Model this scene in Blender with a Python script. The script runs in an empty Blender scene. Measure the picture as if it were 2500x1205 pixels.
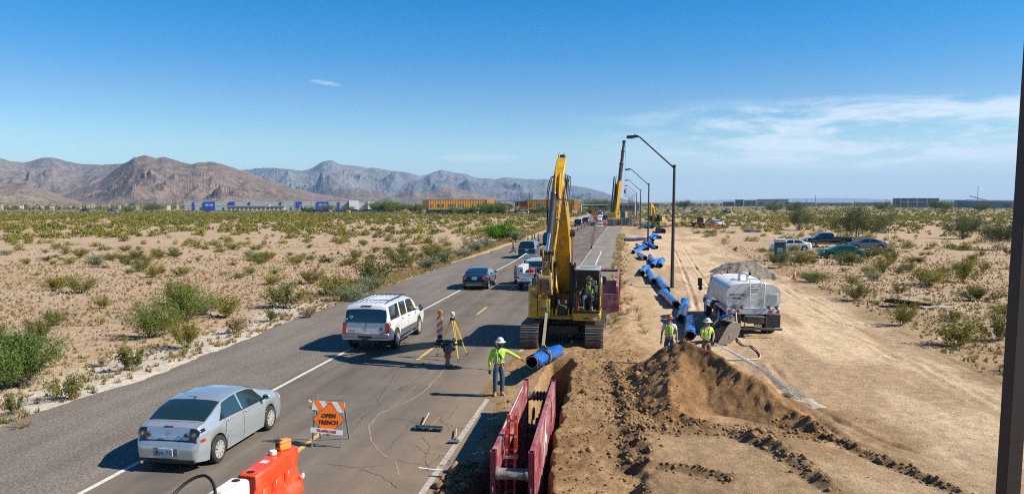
import bpy, bmesh, math, random
import numpy as np
from mathutils import Vector, Matrix, Euler
R=math.radians; PI=math.pi
random.seed(7); rng=np.random.default_rng(11)
S=bpy.context.scene; COL=S.collection
# ---------------------------------------------------------------- camera, sky, sun, exposure
CF,CX,CY,CH=1900.0,1250.0,680.0,6.0
PITCH=math.atan((CY-493)/CF); YAW=R(8.2)
cam=bpy.data.cameras.new('camera'); co=bpy.data.objects.new('camera',cam); COL.objects.link(co)
co.location=(0,0,CH); co.rotation_euler=(PI/2-PITCH,0,YAW)
cam.sensor_width=36; cam.lens=CF/2500*36; cam.shift_y=(CY-602.5)/2500; cam.clip_start=.3; cam.clip_end=40000
S.camera=co
SUN_EL=R(40); SUN_AZ=R(90+2)      # azimuth clockwise from +Y
W=bpy.data.worlds.new('World'); S.world=W; W.use_nodes=True
def make_sky():
    nt=W.node_tree; N=nt.nodes; L=nt.links; N.clear()
    out=N.new('ShaderNodeOutputWorld'); bg=N.new('ShaderNodeBackground'); L.new(bg.outputs[0],out.inputs[0])
    bg.inputs[1].default_value=.063
    sky=N.new('ShaderNodeTexSky'); sky.sky_type='NISHITA'; sky.sun_disc=False
    sky.sun_elevation=SUN_EL; sky.sun_rotation=SUN_AZ; sky.altitude=350; sky.air_density=1.0; sky.dust_density=.35; sky.ozone_density=3.5
    hs=N.new('ShaderNodeHueSaturation'); hs.inputs['Saturation'].default_value=1.22; hs.inputs['Hue'].default_value=.492; hs.inputs['Value'].default_value=1
    L.new(sky.outputs[0],hs.inputs['Color'])
    cr=N.new('ShaderNodeValToRGB'); cr.color_ramp.elements[0].position=0; cr.color_ramp.elements[0].color=(.60,.64,.66,1); cr.color_ramp.elements[1].position=1; cr.color_ramp.elements[1].color=(.004,.30,.50,1)
    for p_,c_ in ((.055,(.60,.63,.64,1)),(.14,(.57,.61,.61,1)),(.245,(.44,.50,.59,1)),(.34,(.21,.455,.61,1)),(.48,(.012,.42,.62,1))): e_=cr.color_ramp.elements.new(p_); e_.color=c_
    tc=N.new('ShaderNodeTexCoord'); sp=N.new('ShaderNodeSeparateXYZ'); L.new(tc.outputs['Generated'],sp.inputs[0])
    def M(op,a,b=None,c=None,clamp=False):
        n=N.new('ShaderNodeMath'); n.operation=op; n.use_clamp=clamp
        for i,v in enumerate((a,b,c)):
            if v is None: continue
            if isinstance(v,(int,float)): n.inputs[i].default_value=v
            else: L.new(v,n.inputs[i])
        return n.outputs[0]
    def smooth(v,a,b):
        m=N.new('ShaderNodeMapRange'); m.interpolation_type='SMOOTHSTEP'; L.new(v,m.inputs[0]); m.inputs[1].default_value=a; m.inputs[2].default_value=b; return m.outputs[0]
    az=M('ARCTAN2',sp.outputs[0],sp.outputs[1])          # 0 = +Y, positive to +X
    el=M('ARCSINE',sp.outputs[2])
    L.new(M('DIVIDE',el,R(30)),cr.inputs[0])
    mu=N.new('ShaderNodeVectorMath'); mu.operation='MULTIPLY'; L.new(hs.outputs[0],mu.inputs[0]); L.new(cr.outputs[0],mu.inputs[1])
    m2_=N.new('ShaderNodeVectorMath'); m2_.operation='SCALE'; L.new(mu.outputs[0],m2_.inputs[0]); m2_.inputs['Scale'].default_value=2.0
    # cloud layer: streaky noise in (azimuth, elevation)
    cv=N.new('ShaderNodeCombineXYZ'); L.new(M('MULTIPLY',az,7.0),cv.inputs[0]); L.new(M('MULTIPLY',el,42.0),cv.inputs[1])
    n1=N.new('ShaderNodeTexNoise'); L.new(cv.outputs[0],n1.inputs['Vector']); n1.inputs['Scale'].default_value=1.1; n1.inputs['Detail'].default_value=9; n1.inputs['Roughness'].default_value=.6; n1.inputs['Distortion'].default_value=.35
    cv2=N.new('ShaderNodeCombineXYZ'); L.new(M('MULTIPLY',az,30.0),cv2.inputs[0]); L.new(M('MULTIPLY',el,80.0),cv2.inputs[1])
    n2=N.new('ShaderNodeTexNoise'); L.new(cv2.outputs[0],n2.inputs['Vector']); n2.inputs['Scale'].default_value=1.0; n2.inputs['Detail'].default_value=7; n2.inputs['Roughness'].default_value=.62
    m1=M('MULTIPLY',smooth(az,R(-6),R(14)),M('MULTIPLY',smooth(el,R(1.5),R(3.2)),M('SUBTRACT',1.0,smooth(el,R(6.0),R(7.3)))))
    c1=M('MULTIPLY',M('ADD',smooth(n1.outputs[0],.39,.61),M('MULTIPLY',smooth(n2.outputs[0],.52,.68),.45)),m1,clamp=True)
    # low faint haze bank to the right
    m2=M('MULTIPLY',smooth(az,R(-16),R(6)),M('SUBTRACT',1.0,smooth(el,R(1.0),R(5.5))))
    c2=M('MULTIPLY',m2,.38)
    # one small wisp and thin streaks on the left
    dx=M('DIVIDE',M('SUBTRACT',az,R(-21.5)),R(1.6)); dy=M('DIVIDE',M('SUBTRACT',M('ADD',el,M('MULTIPLY',az,.12)),R(5.7)),R(.24))
    w=M('SUBTRACT',1.0,M('ADD',M('MULTIPLY',dx,dx),M('MULTIPLY',dy,dy)),clamp=True)
    c3=M('MULTIPLY',smooth(M('MULTIPLY',w,M('MULTIPLY',n2.outputs[0],n1.outputs[0])),.10,.32),.5)
    dx=M('DIVIDE',M('SUBTRACT',az,R(-11.0)),R(5.2)); dy=M('DIVIDE',M('SUBTRACT',el,R(3.2)),R(.6))
    w=M('SUBTRACT',1.0,M('ADD',M('MULTIPLY',dx,dx),M('MULTIPLY',dy,dy)),clamp=True)
    c4=M('MULTIPLY',smooth(M('MULTIPLY',w,M('MULTIPLY',n1.outputs[0],n2.outputs[0])),.08,.3),.28)
    tot=M('ADD',M('ADD',M('MULTIPLY',c1,.78),c2),M('ADD',c3,c4),clamp=True)
    mx=N.new('ShaderNodeMix'); mx.data_type='RGBA'; L.new(tot,mx.inputs[0]); L.new(m2_.outputs[0],mx.inputs[6]); mx.inputs[7].default_value=(8.0,8.8,9.5,1)
    L.new(mx.outputs[2],bg.inputs[0])
make_sky()
sl=bpy.data.lights.new('sun','SUN'); so=bpy.data.objects.new('sun',sl); COL.objects.link(so)
sl.energy=5.0; sl.angle=R(.53); sl.color=(1,.925,.80)
sd=Vector((math.sin(SUN_AZ)*math.cos(SUN_EL),math.cos(SUN_AZ)*math.cos(SUN_EL),math.sin(SUN_EL)))
so.rotation_euler=sd.to_track_quat('Z','Y').to_euler()
vs=S.view_settings; vs.view_transform='Standard'; vs.look='None'; vs.gamma=1; vs.exposure=.86; vs.use_curve_mapping=False
S.cycles.use_denoising=False; S.cycles.pixel_filter_type='BLACKMAN_HARRIS'; S.cycles.filter_width=1.1; S.cycles.use_adaptive_sampling=False; S.cycles.sample_clamp_indirect=4
S.cycles.max_bounces=6; S.cycles.transparent_max_bounces=8; S.cycles.volume_bounces=0
# ---------------------------------------------------------------- where a pixel of the survey photograph meets the ground
def ray(x,y):
    a=(x-CX)/CF; b=-(y-CY)/CF
    f=math.cos(PITCH)+b*math.sin(PITCH); u=-math.sin(PITCH)+b*math.cos(PITCH)
    return a*math.cos(YAW)-f*math.sin(YAW), a*math.sin(YAW)+f*math.cos(YAW), u
def at(x,y,z=0.0):
    X,Y,u=ray(x,y); t=(z-CH)/u; return (X*t,Y*t)
def far(x,y,D):
    X,Y,u=ray(x,y); t=D/math.hypot(X,Y); return (X*t,Y*t,CH+u*t)
# ---------------------------------------------------------------- noise
def _h(ix,iy,s):
    n=(ix.astype(np.int64)*374761393+iy.astype(np.int64)*668265263+s*1274126177)&0xffffffff
    n=((n^(n>>13))*1274126177)&0xffffffff; n=n^(n>>16)
    return (n&0xffffff)/float(0xffffff)
def vn(x,y,s=0):
    ix=np.floor(x); iy=np.floor(y); fx=x-ix; fy=y-iy
    fx=fx*fx*(3-2*fx); fy=fy*fy*(3-2*fy)
    a=_h(ix,iy,s);b=_h(ix+1,iy,s);c=_h(ix,iy+1,s);d=_h(ix+1,iy+1,s)
    return (a*(1-fx)+b*fx)*(1-fy)+(c*(1-fx)+d*fx)*fy
def fbm(x,y,o=4,s=0,g=.5):
    t=0;a=1;n=0
    for i in range(o):
        t=t+a*(vn(x,y,s+i*17)*2-1); n+=a; a*=g; x=x*2.03+5.3; y=y*2.03-3.1
    return t/n
def ridged(x,y,o=5,s=0,g=.5):
    t=0;a=1;n=0;w=1
    for i in range(o):
        v=1-np.abs(vn(x,y,s+i*13)*2-1); v=v*v*w; w=np.clip(v*1.6,0,1); t=t+a*v; n+=a; a*=g; x=x*2.07+7; y=y*2.07-4
    return t/n
def ss(v,a,b):
    t=np.clip((v-a)/(b-a),0,1); return t*t*(3-2*t)
# ---------------------------------------------------------------- materials
MT={}
def node(nt,t,**k):
    n=nt.nodes.new(t)
    for a,b in k.items(): setattr(n,a,b)
    return n
def mat(name,col,rough=.6,metal=0,var=.0,scale=6,bump=0,bscale=60,coat=0,col2=None,c2a=.5,c2b=.7,c2s=3,attr=None,spec=.5,trans=0,coord='Object',sub=0,ior=1.45,alpha=1,stretch=None,emit=0,bdist=.02):
    if name in MT: return MT[name]
    col=tuple(v*.84 for v in col); col2=None if col2 is None else tuple(v*.78 for v in col2)
    m=bpy.data.materials.new(name); m.use_nodes=True; nt=m.node_tree; P=nt.nodes['Principled BSDF']; L=nt.links
    c=tuple(col)+(1,)
    P.inputs['Base Color'].default_value=c; P.inputs['Roughness'].default_value=rough; P.inputs['Metallic'].default_value=metal
    P.inputs['Specular IOR Level'].default_value=spec; P.inputs['Coat Weight'].default_value=coat; P.inputs['Coat Roughness'].default_value=.05
    P.inputs['Transmission Weight'].default_value=trans; P.inputs['IOR'].default_value=ior; P.inputs['Alpha'].default_value=alpha
    src=None
    tc=node(nt,'ShaderNodeTexCoord'); vec=tc.outputs[coord]
    if stretch:
        mp=node(nt,'ShaderNodeMapping'); mp.inputs['Scale'].default_value=stretch; L.new(vec,mp.inputs[0]); vec=mp.outputs[0]
    if attr:
        a=node(nt,'ShaderNodeAttribute',attribute_name=attr); src=a.outputs['Color']
    def mix(f,A,B,bt='MIX'):
        x=node(nt,'ShaderNodeMix',data_type='RGBA',blend_type=bt)
        for i,v in ((0,f),(6,A),(7,B)):
            if isinstance(v,(int,float)): x.inputs[i].default_value=v
            elif isinstance(v,tuple): x.inputs[i].default_value=v
            else: L.new(v,x.inputs[i])
        return x.outputs[2]
    def noise(s,d=5,r=.6):
        n=node(nt,'ShaderNodeTexNoise'); L.new(vec,n.inputs['Vector']); n.inputs['Scale'].default_value=s; n.inputs['Detail'].default_value=d; n.inputs['Roughness'].default_value=r; return n.outputs[0]
    cur=src if src else c
    if col2 is not None:
        mr=node(nt,'ShaderNodeMapRange'); L.new(noise(c2s,8,.65),mr.inputs[0]); mr.inputs[1].default_value=c2a; mr.inputs[2].default_value=c2b
        cur=mix(mr.outputs[0],cur,tuple(col2)+(1,))
    if var:
        mr=node(nt,'ShaderNodeMapRange'); L.new(noise(scale,6,.62),mr.inputs[0]); mr.inputs[1].default_value=.3; mr.inputs[2].default_value=.7; mr.inputs[3].default_value=1-var; mr.inputs[4].default_value=1+var
        cb=node(nt,'ShaderNodeCombineColor')
        for i in range(3): L.new(mr.outputs[0],cb.inputs[i])
        cur=mix(1.0,cur,cb.outputs[0],'MULTIPLY')
    if not isinstance(cur,tuple): L.new(cur,P.inputs['Base Color'])
    if bump:
        b=node(nt,'ShaderNodeBump'); b.inputs['Strength'].default_value=bump; b.inputs['Distance'].default_value=bdist; L.new(noise(bscale,6,.65),b.inputs['Height']); L.new(b.outputs[0],P.inputs['Normal'])
    if emit: P.inputs['Emission Color'].default_value=c; P.inputs['Emission Strength'].default_value=emit
    MT[name]=m; return m
def paint(name,col,rough=.3,metal=0,dust=.12,var=.04):
    return mat(name,col,rough=rough,metal=metal,coat=.6,col2=(.38,.30,.22),c2a=.62-dust,c2b=1.25,c2s=2.2,var=var,scale=3)
# ---------------------------------------------------------------- mesh builder
class MB:
    def __init__(s): s.v=[]; s.f=[]; s.m=[]; s.mi=0
    def add(s,vs,fs):
        o=len(s.v); s.v.extend([tuple(p) for p in vs]); s.f.extend([tuple(i+o for i in f) for f in fs]); s.m.extend([s.mi]*len(fs)); return s
    def box(s,c,d,rot=None):
        x,y,z=[k/2 for k in d]; c=Vector(c)
        P=[Vector(p) for p in ((-x,-y,-z),(x,-y,-z),(x,y,-z),(-x,y,-z),(-x,-y,z),(x,-y,z),(x,y,z),(-x,y,z))]
        if rot is not None:
            M=Euler(rot).to_matrix() if not isinstance(rot,Matrix) else rot
            P=[M@p for p in P]
        return s.add([c+p for p in P],[(0,3,2,1),(4,5,6,7),(0,1,5,4),(1,2,6,5),(2,3,7,6),(3,0,4,7)])
    def b2(s,x0,x1,y0,y1,z0,z1): return s.box(((x0+x1)/2,(y0+y1)/2,(z0+z1)/2),(abs(x1-x0),abs(y1-y0),abs(z1-z0)))
    def bar(s,p0,p1,w,h,up=(0,0,1)):
        p0=Vector(p0);p1=Vector(p1);d=(p1-p0).normalized();u=Vector(up)
        sd_=d.cross(u)
        if sd_.length<1e-4: sd_=d.cross(Vector((1,0,0)))
        sd_.normalize();u=sd_.cross(d)
        P=[]
        for p in (p0,p1):
            for a,b in ((-1,-1),(1,-1),(1,1),(-1,1)): P.append(p+sd_*a*w/2+u*b*h/2)
        return s.add(P,[(0,1,2,3),(7,6,5,4),(0,4,5,1),(1,5,6,2),(2,6,7,3),(3,7,4,0)])
    def cyl(s,p0,p1,r0,r1=None,n=12,caps=True):
        return s.tube([p0,p1],[r0,r0 if r1 is None else r1],n,caps)
    def tube(s,pts,r,n=8,caps=True):
        P=[Vector(p) for p in pts]; k=len(P); rr=[r]*k if isinstance(r,(int,float)) else list(r)
        T=[]
        for i in range(k): T.append((P[min(i+1,k-1)]-P[max(i-1,0)]).normalized())
        a=T[0].cross(Vector((0,0,1)))
        if a.length<.05: a=T[0].cross(Vector((0,1,0)))
        a.normalize(); V=[];F=[]
        for i in range(k):
            a=(a-T[i]*a.dot(T[i]))
            if a.length<1e-5: a=T[i].cross(Vector((1,0,.3)))
            a.normalize(); b=T[i].cross(a)
            for j in range(n):
                t=2*PI*j/n; V.append(P[i]+(a*math.cos(t)+b*math.sin(t))*rr[i])
        for i in range(k-1):
            for j in range(n):
                F.append((i*n+j,i*n+(j+1)%n,(i+1)*n+(j+1)%n,(i+1)*n+j))
        if caps: F.append(tuple(range(n-1,-1,-1))); F.append(tuple((k-1)*n+j for j in range(n)))
        return s.add(V,F)
    def prism(s,poly,axis,a,b):
        n=len(poly)
        def mk(p,t):
            if axis=='x': return (t,p[0],p[1])
            if axis=='y': return (p[0],t,p[1])
            return (p[0],p[1],t)
        V=[mk(p,a) for p in poly]+[mk(p,b) for p in poly]
        F=[tuple(range(n-1,-1,-1)),tuple(range(n,2*n))]+[(i,(i+1)%n,n+(i+1)%n,n+i) for i in range(n)]
        return s.add(V,F)
    def lathe(s,prof,n=16,c=(0,0,0),axis='z',sx=1,sy=1,caps=True):
        if prof[0]==prof[-1]: caps=False
        V=[];F=[];k=len(prof)
        for r,z in prof:
            for j in range(n):
                t=2*PI*j/n; a=r*math.cos(t)*sx; b=r*math.sin(t)*sy
                p=(a,b,z) if axis=='z' else ((z,a,b) if axis=='x' else (a,z,b))
                V.append((p[0]+c[0],p[1]+c[1],p[2]+c[2]))
        for i in range(k-1):
            for j in range(n): F.append((i*n+j,i*n+(j+1)%n,(i+1)*n+(j+1)%n,(i+1)*n+j))
        if caps: F.append(tuple(range(n-1,-1,-1))); F.append(tuple((k-1)*n+j for j in range(n)))
        return s.add(V,F)
    def ball(s,c,r,n=10,sc=(1,1,1)):
        k=max(5,n//2+1); prof=[(max(1e-3,math.sin(PI*i/(k-1)))*r,-math.cos(PI*i/(k-1))*r) for i in range(k)]
        o=len(s.v); s.lathe(prof,n)
        for i in range(o,len(s.v)): p=s.v[i]; s.v[i]=(p[0]*sc[0]+c[0],p[1]*sc[1]+c[1],p[2]*sc[2]+c[2])
        return s
    def tor(s,c,R_,r,axis='x',n=20,m=8,a0=0,a1=2*PI):
        full=abs(a1-a0-2*PI)<1e-4; k=n if full else n+1; pts=[]
        for i in range(k+(1 if full else 0)):
            t=a0+(a1-a0)*i/n; u,v=R_*math.cos(t),R_*math.sin(t)
            pts.append({'x':(c[0],c[1]+u,c[2]+v),'y':(c[0]+u,c[1],c[2]+v),'z':(c[0]+u,c[1]+v,c[2])}[axis])
        return s.tube(pts,r,m)
    def xf(s,M,o=0):
        for i in range(o,len(s.v)): s.v[i]=tuple(M@Vector(s.v[i]))
        return s
    def build(s,name,m,parent=None,bevel=0,smooth=40,loc=None,rot=None,label=None,fix=True):
        me=bpy.data.meshes.new(name); me.from_pydata(s.v,[],s.f)
        ms=m if isinstance(m,(list,tuple)) else [m]
        for q in ms: me.materials.append(q)
        if len(ms)>1: me.polygons.foreach_set('material_index',s.m)
        if fix:
            bm=bmesh.new(); bm.from_mesh(me); bmesh.ops.recalc_face_normals(bm,faces=bm.faces); bm.to_mesh(me); bm.free()
        if smooth:
            me.polygons.foreach_set('use_smooth',[True]*len(me.polygons)); me.set_sharp_from_angle(angle=R(smooth))
        me.update()
        o=bpy.data.objects.new(name,me); COL.objects.link(o)
        if parent is not None: o.parent=parent
        if loc is not None: o.location=loc
        if rot is not None: o.rotation_euler=rot
        if label: o['label']=label
        if bevel:
            b=o.modifiers.new('bevel','BEVEL'); b.width=bevel; b.segments=1; b.limit_method='ANGLE'; b.angle_limit=R(40)
        return o
def tag(o,label=None,cat=None,group=None,kind=None):
    if label: o['label']=label
    if cat: o['category']=cat
    if group: o['group']=group
    if kind: o['kind']=kind
    return o
def thing(name,label,cat,loc=(0,0,0),rz=0,group=None,rot=None):
    o=bpy.data.objects.new(name,None); o.empty_display_size=.2; COL.objects.link(o); o.location=loc; o.rotation_euler=rot if rot else (0,0,rz)
    return tag(o,label,cat,group)
def kids(o): return [c for c in COL.objects if c.parent==o]
TREE={}
def snapshot():
    TREE.clear()
    for c in COL.objects:
        if c.parent: TREE.setdefault(c.parent.name,[]).append(c)
def copy_tree(o,parent=None):
    c=o.copy(); COL.objects.link(c)
    if parent is not None: c.parent=parent
    for ch in TREE.get(o.name,()): copy_tree(ch,c)
    return c
def npmesh(name,V,F,m,parent=None,smooth=True,cols=None,kind=None):
    me=bpy.data.meshes.new(name); V=np.asarray(V,dtype=np.float32); F=np.asarray(F,dtype=np.int32); k=F.shape[1]
    me.vertices.add(len(V)); me.vertices.foreach_set('co',V.ravel())
    me.loops.add(F.size); me.loops.foreach_set('vertex_index',F.ravel())
    me.polygons.add(len(F)); me.polygons.foreach_set('loop_start',np.arange(0,F.size,k,dtype=np.int32))
    me.update(calc_edges=True)
    if smooth: me.polygons.foreach_set('use_smooth',np.ones(len(F),dtype=bool))
    if cols is not None:
        ca=me.color_attributes.new('Col','FLOAT_COLOR','POINT'); c=np.ones((len(V),4),dtype=np.float32); c[:,:3]=cols; ca.data.foreach_set('color',c.ravel())
    me.materials.append(m); me.validate()
    o=bpy.data.objects.new(name,me); COL.objects.link(o)
    if parent is not None: o.parent=parent
    if kind: o['kind']=kind
    return o
def grid_faces(nx,ny):
    i=np.arange(nx-1)[None,:]; j=np.arange(ny-1)[:,None]; a=(j*nx+i).ravel()
    return np.stack([a,a+1,a+nx+1,a+nx],1)
_tx=bpy.data.objects.new('tmp_text',bpy.data.curves.new('tmp_text','FONT'))
def text(s,size,m,parent,name='lettering',loc=(0,0,0),rot=(0,0,0),ext=.002,align='CENTER',sx=1.0,bold=0):
    cu=bpy.data.curves.new(name,'FONT'); cu.body=s; cu.size=size; cu.extrude=ext; cu.align_x=align; cu.align_y='CENTER'; cu.resolution_u=2; cu.offset=bold; cu.space_character=1.05
    t=bpy.data.objects.new(name,cu); COL.objects.link(t); bpy.context.view_layer.update()
    me=bpy.data.meshes.new_from_object(t.evaluated_get(bpy.context.evaluated_depsgraph_get())); bpy.data.objects.remove(t)
    me.materials.clear(); me.materials.append(m); me.name=name
    o=bpy.data.objects.new(name,me); COL.objects.link(o); o.parent=parent; o.location=loc; o.rotation_euler=rot; o.scale=(sx,1,1)
    return o
# ================================================================ ground
def seg_d(x,y,pts,vals=None):
    d=np.full(x.shape,1e9); v=np.zeros(x.shape)
    for i in range(len(pts)-1):
        ax,ay=pts[i][:2]; bx,by=pts[i+1][:2]; dx,dy=bx-ax,by-ay; L2=dx*dx+dy*dy
        t=np.clip(((x-ax)*dx+(y-ay)*dy)/L2,0,1); q=np.hypot(x-ax-t*dx,y-ay-t*dy); k=q<d
        d=np.where(k,q,d)
        if vals: v=np.where(k,vals[i]*(1-t)+vals[i+1]*t,v)
    return (d,v) if vals else d
def xr_road(y):   # right edge of the asphalt
    n=.16*fbm(y*1.3,y*0+3,4,5)
    near=-3.62+.10*np.sin(y*.7)-.75*ss(y,22.2,23.6)*(1-ss(y,30.0,31.5))+n
    near=near-.15*(1-ss(y,15.5,17.2))
    return np.where(y>35.5,-1.05+.13*fbm(y*.4,y*0,3,9)+.2*ss(y,120,200),near+(2.4)*ss(y,33.0,35.5))
RIDGES=[([at(*p) for p in ((1975,1055),(2080,1108),(2190,1150),(2345,1212))],.13,.22),
        ([at(*p) for p in ((1560,1078),(1640,1082),(1780,1082),(1882,1120),(1938,1156),(2030,1222))],.17,.30),
        ([at(*p) for p in ((1575,1170),(1700,1188),(1790,1208))],.13,.18),
        ([at(*p) for p in ((1496,905),(1520,960),(1535,1040),(1552,1120),(1545,1160))],.13,.35)]
RUTS=[[at(*p) for p in q] for q in (
    ((1960,770),(2080,800),(2250,888),(2460,1010)),((2030,760),(2150,805),(2300,872),(2470,952)),((2010,800),(2130,845),(2290,930),(2460,1040)),
    ((1930,1000),(2060,1075),(2200,1130),(2400,1190)),((1880,890),(1960,985),(2100,1060),(2300,1130)),((1850,890),(1925,985),(2040,1060)),
    ((1900,700),(1960,740),(2040,790)),((1640,600),(1660,640),(1690,720),(1700,760)),((1665,600),(1690,640),(1730,700)),((1640,590),(1720,600),(1800,640),(1960,720),(2080,790)))]
def ground_h(x,y):
    h=np.zeros(x.shape)
    xr=xr_road(y)
    # desert, left
    dl=ss(-x,16.6,19.5)
    h=h+dl*(-.12+.16*fbm(x/9,y/9,4,1)+.05*fbm(x/1.7,y/1.7,3,2))
    bed=ss(x,-16.9,-16.2)*(1-ss(x,xr-.16,xr-.02))
    # right of the road
    dr=ss(x,xr-.05,xr+.35)
    rough=fbm(x*2.2,y*2.2,5,21)
    near=1-ss(y,34,40)
    bank=ss(x,-3.6,-1.5)*(1-ss(x,.2,1.6))*near
    h=h+dr*(.05+.04*fbm(x/1.2,y/1.2,4,3)*ss(y,8,12)+.02*rough)
    h=h+bank*(.06+.10*fbm(x*.9,y*.9,4,33)+.05*np.abs(rough)+.05*fbm(x*6,y*6,3,34))
    # far right desert relief
    h=h+ss(x,9,16)*(.12*fbm(x/8,y/8,4,4)+.04*fbm(x/1.5,y/1.5,3,5))
    h=h+ss(y,45,70)*ss(x,0,2)*.16*fbm(x/5,y/5,4,14)
    # excavated bank beyond the blue pipes
    h=h+.9*ss(y,96,150)*ss(x,0.5,5)*(1-ss(y,160,210))*(.5+.5*fbm(x/9,y/9,3,8))*(1-ss(x,30,60))
    lm=dr*ss(x,1.5,3)*(1-ss(x,12.5,15))*(1-ss(y,120,160)); xs_=x+.035*(y-30); h=h+.04*fbm(x*1.1,y*.35,4,41)*lm+.05*(ridged(xs_*1.5,y*.13+.2*x,4,43)-.4)*lm*np.clip(.35+1.6*fbm(x*.35,y*.2,3,44),0,1)
    # raised pad and its small scarp
    pad=ss(x+.22*fbm(x*2,y*2,3,61),.25,.62)*(1-ss(x,3.5,6.5))*ss(y,12,14)*(1-ss(y,19.3,19.9))
    h=h+.26*pad
    cl=np.clip(fbm(x*5.5,y*5.5,4,51)*1.2,-.6,1)
    for pts,hh,w in RIDGES:
        d=seg_d(x,y,pts); k=np.clip(1-d/(w*(1+.5*fbm(x*1.7,y*1.7,3,52))),0,1); h=h+hh*ss(k,0,1)*(1+.7*cl)
    for i,pts in enumerate(RUTS):
        d=seg_d(x,y,pts); d=d+.08*fbm(x*.8,y*.8,3,70+i)
        amp=np.clip(.55+1.1*fbm(x*.5,y*.5,3,170+i),.1,1.1); h=h-.085*amp*np.exp(-(d/.085)**2)+.03*amp*np.exp(-((d-.22)/.10)**2)+.02*amp*fbm(x*7,y*7,2,190+i)*np.exp(-(d/.3)**2)
    # weeds verge beside the excavator
    h=h+.22*ss(y,33,36)*(1-ss(y,52,60))*np.exp(-((x-.15)/.8)**2)*(1+.8*fbm(x*1.5,y*1.5,3,81))
    h=np.where(bed>0,h*(1-bed)-.07*bed,h)
    # trench
    wob=.10*fbm(x*1.3,y*1.1,4,91)
    tl=-2.98+.22*(1-ss(y,15.5,19))*-1+.28*ss(y,21.5,23)+wob; tr=-1.66-.1*ss(y,24,29)+wob*1.2+.1*fbm(y*3,y*0,3,93)+.22*(1-ss(y,15,19))
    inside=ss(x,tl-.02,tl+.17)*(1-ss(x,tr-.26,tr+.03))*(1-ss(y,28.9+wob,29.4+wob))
    h=h*(1-inside)+(-2.3+.12*rough)*inside
    return h,inside,bed
def seg_arc(x,y): return x*.55+y*.83
def ground_col(x,y,h,inside,bed):
    def C(r,g,b): return np.array((r,g,b))[None,:]
    n1=fbm(x/3,y/3,5,101)[:,None]; n2=fbm(x/.7,y/.7,4,102)[:,None]; n3=fbm(x/14,y/14,4,103)[:,None]
    des=C(.36,.255,.168)*(1+.16*n1+.12*n2); des=des+(C(.385,.30,.21)-des)*np.clip(.05+.9*n3,0,.7)
    lot=C(.475,.355,.222)*(1+.09*n1+.07*n2); lot=lot+(C(.30,.20,.115)-lot)*np.clip(.10+2.0*fbm(x/1.6,y/7,5,104)[:,None],0,.7)
    spo=C(.235,.145,.070)*(1+.22*n1+.25*n2); spo=spo+(C(.34,.225,.12)-spo)*np.clip(.35+1.3*fbm(x/1.5,y/1.5,4,105)[:,None],0,.9)
    wht=C(.47,.42,.35)*(1+.12*n2+.1*n1)
    X=x;Y=y
    dg=np.clip(.1+1.5*fbm(x/4.5,y/4.5,5,106)[:,None],0,.62)*np.clip(.55+1.3*fbm(x/.9,y/.9,3,107)[:,None],0,1); des=des+(C(.30,.225,.095)-des)*dg
    # where the packed lot runs: from the near right corner back between the pipes and the scrub
    right=np.interp(Y,[0,24,45,70,105,130,180],[10.0,11.2,12.4,12.0,12.5,12.8,13.5])
    left=np.interp(Y,[0,14,20,30,45,60,110,160],[.0,.0,.2,.6,1.2,1.0,-.2,-.2])
    e=.9*fbm(x/2.2,y/2.2,4,110)
    kl=(ss(X+e*.5,left-.4,left+.8)*(1-ss(X+e*1.6,right-1.0,right+1.2))*(1-ss(Y,128,165)))[:,None]
    c=des+(lot-des)*kl
    kb=(ss(X+e,right-1.0,right+.6)*(1-ss(X+1.5*e,right+3.0,right+7.5))*ss(Y,18,26)*(1-ss(Y,85,110)))[:,None]*np.clip(.45+1.2*fbm(x/1.8,y/2.6,5,133)[:,None],0,1); c=c+(C(.235,.16,.078)*(1+.2*n2)-c)*kb*.85
    verge=(ss(X,-1.2,-.6)*(1-ss(X,left-.2,left+1.6))*ss(Y,31,36))[:,None]
    c=c+(C(.34,.235,.13)*(1+.2*n2)-c)*verge*.8
    ks=(ss(X,-5.2,-4.2)*(1-ss(X+e*.5,.6,2.2))*(1-ss(Y+e,31,36)))[:,None]
    c=c+(spo-c)*ks
    # damp, freshly spread soil round the mound and the near pad
    dm=seg_d(x,y,[(1.5,26),(3.5,22.5),(4.8,20.5)])
    km=np.clip(1-ss(dm+e*.5,1.9,3.2),0,1)[:,None]*.85
    c=c+(spo-c)*km
    padk=(ss(X,.4,.9)*(1-ss(X+e,3.2,6.3))*(1-ss(Y,19,20.2)))[:,None]
    padc=C(.35,.235,.13)*(1+.1*n2); padc=padc+(C(.215,.14,.075)-padc)*np.clip(.3+1.6*fbm(x/.9,y/2.6+x*.2,4,120)[:,None],0,.8)
    c=c+(padc*.86-c)*padk*.9
    for pts,hh,w in RIDGES:
        d=seg_d(x,y,pts); c=c+(C(.19,.12,.062)*(1+.3*n2)-c)*((1-ss(d,w*.6,w*1.5))[:,None])*.85
    # whitish gravel strip along the left shoulder
    kw=(ss(-X+.25*e,15.9,16.2)*(1-ss(-X-1.0*e,18.8,20.6))*(1-ss(Y,42,62)))[:,None]
    c=c+(wht-c)*kw*.95
    # straw-coloured verge farther on
    kg=(ss(-X,15.5,16.5)*(1-ss(-X-1.2*e,18.2,20.5))*ss(Y,40,55)*(1-ss(Y,200,260)))[:,None]
    c=c+(C(.37,.27,.13)*(1+.2*n2)-c)*kg
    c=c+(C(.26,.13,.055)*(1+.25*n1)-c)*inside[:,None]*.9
    # far plain goes olive with scrub nobody can tell apart
    D=np.hypot(x,y); kf=(ss(D,330,600))[:,None]; ol=C(.15,.135,.05)*(1+.35*n3)
    c=c+(ol-c)*kf*.8
    return np.clip(c,.01,1)
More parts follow.
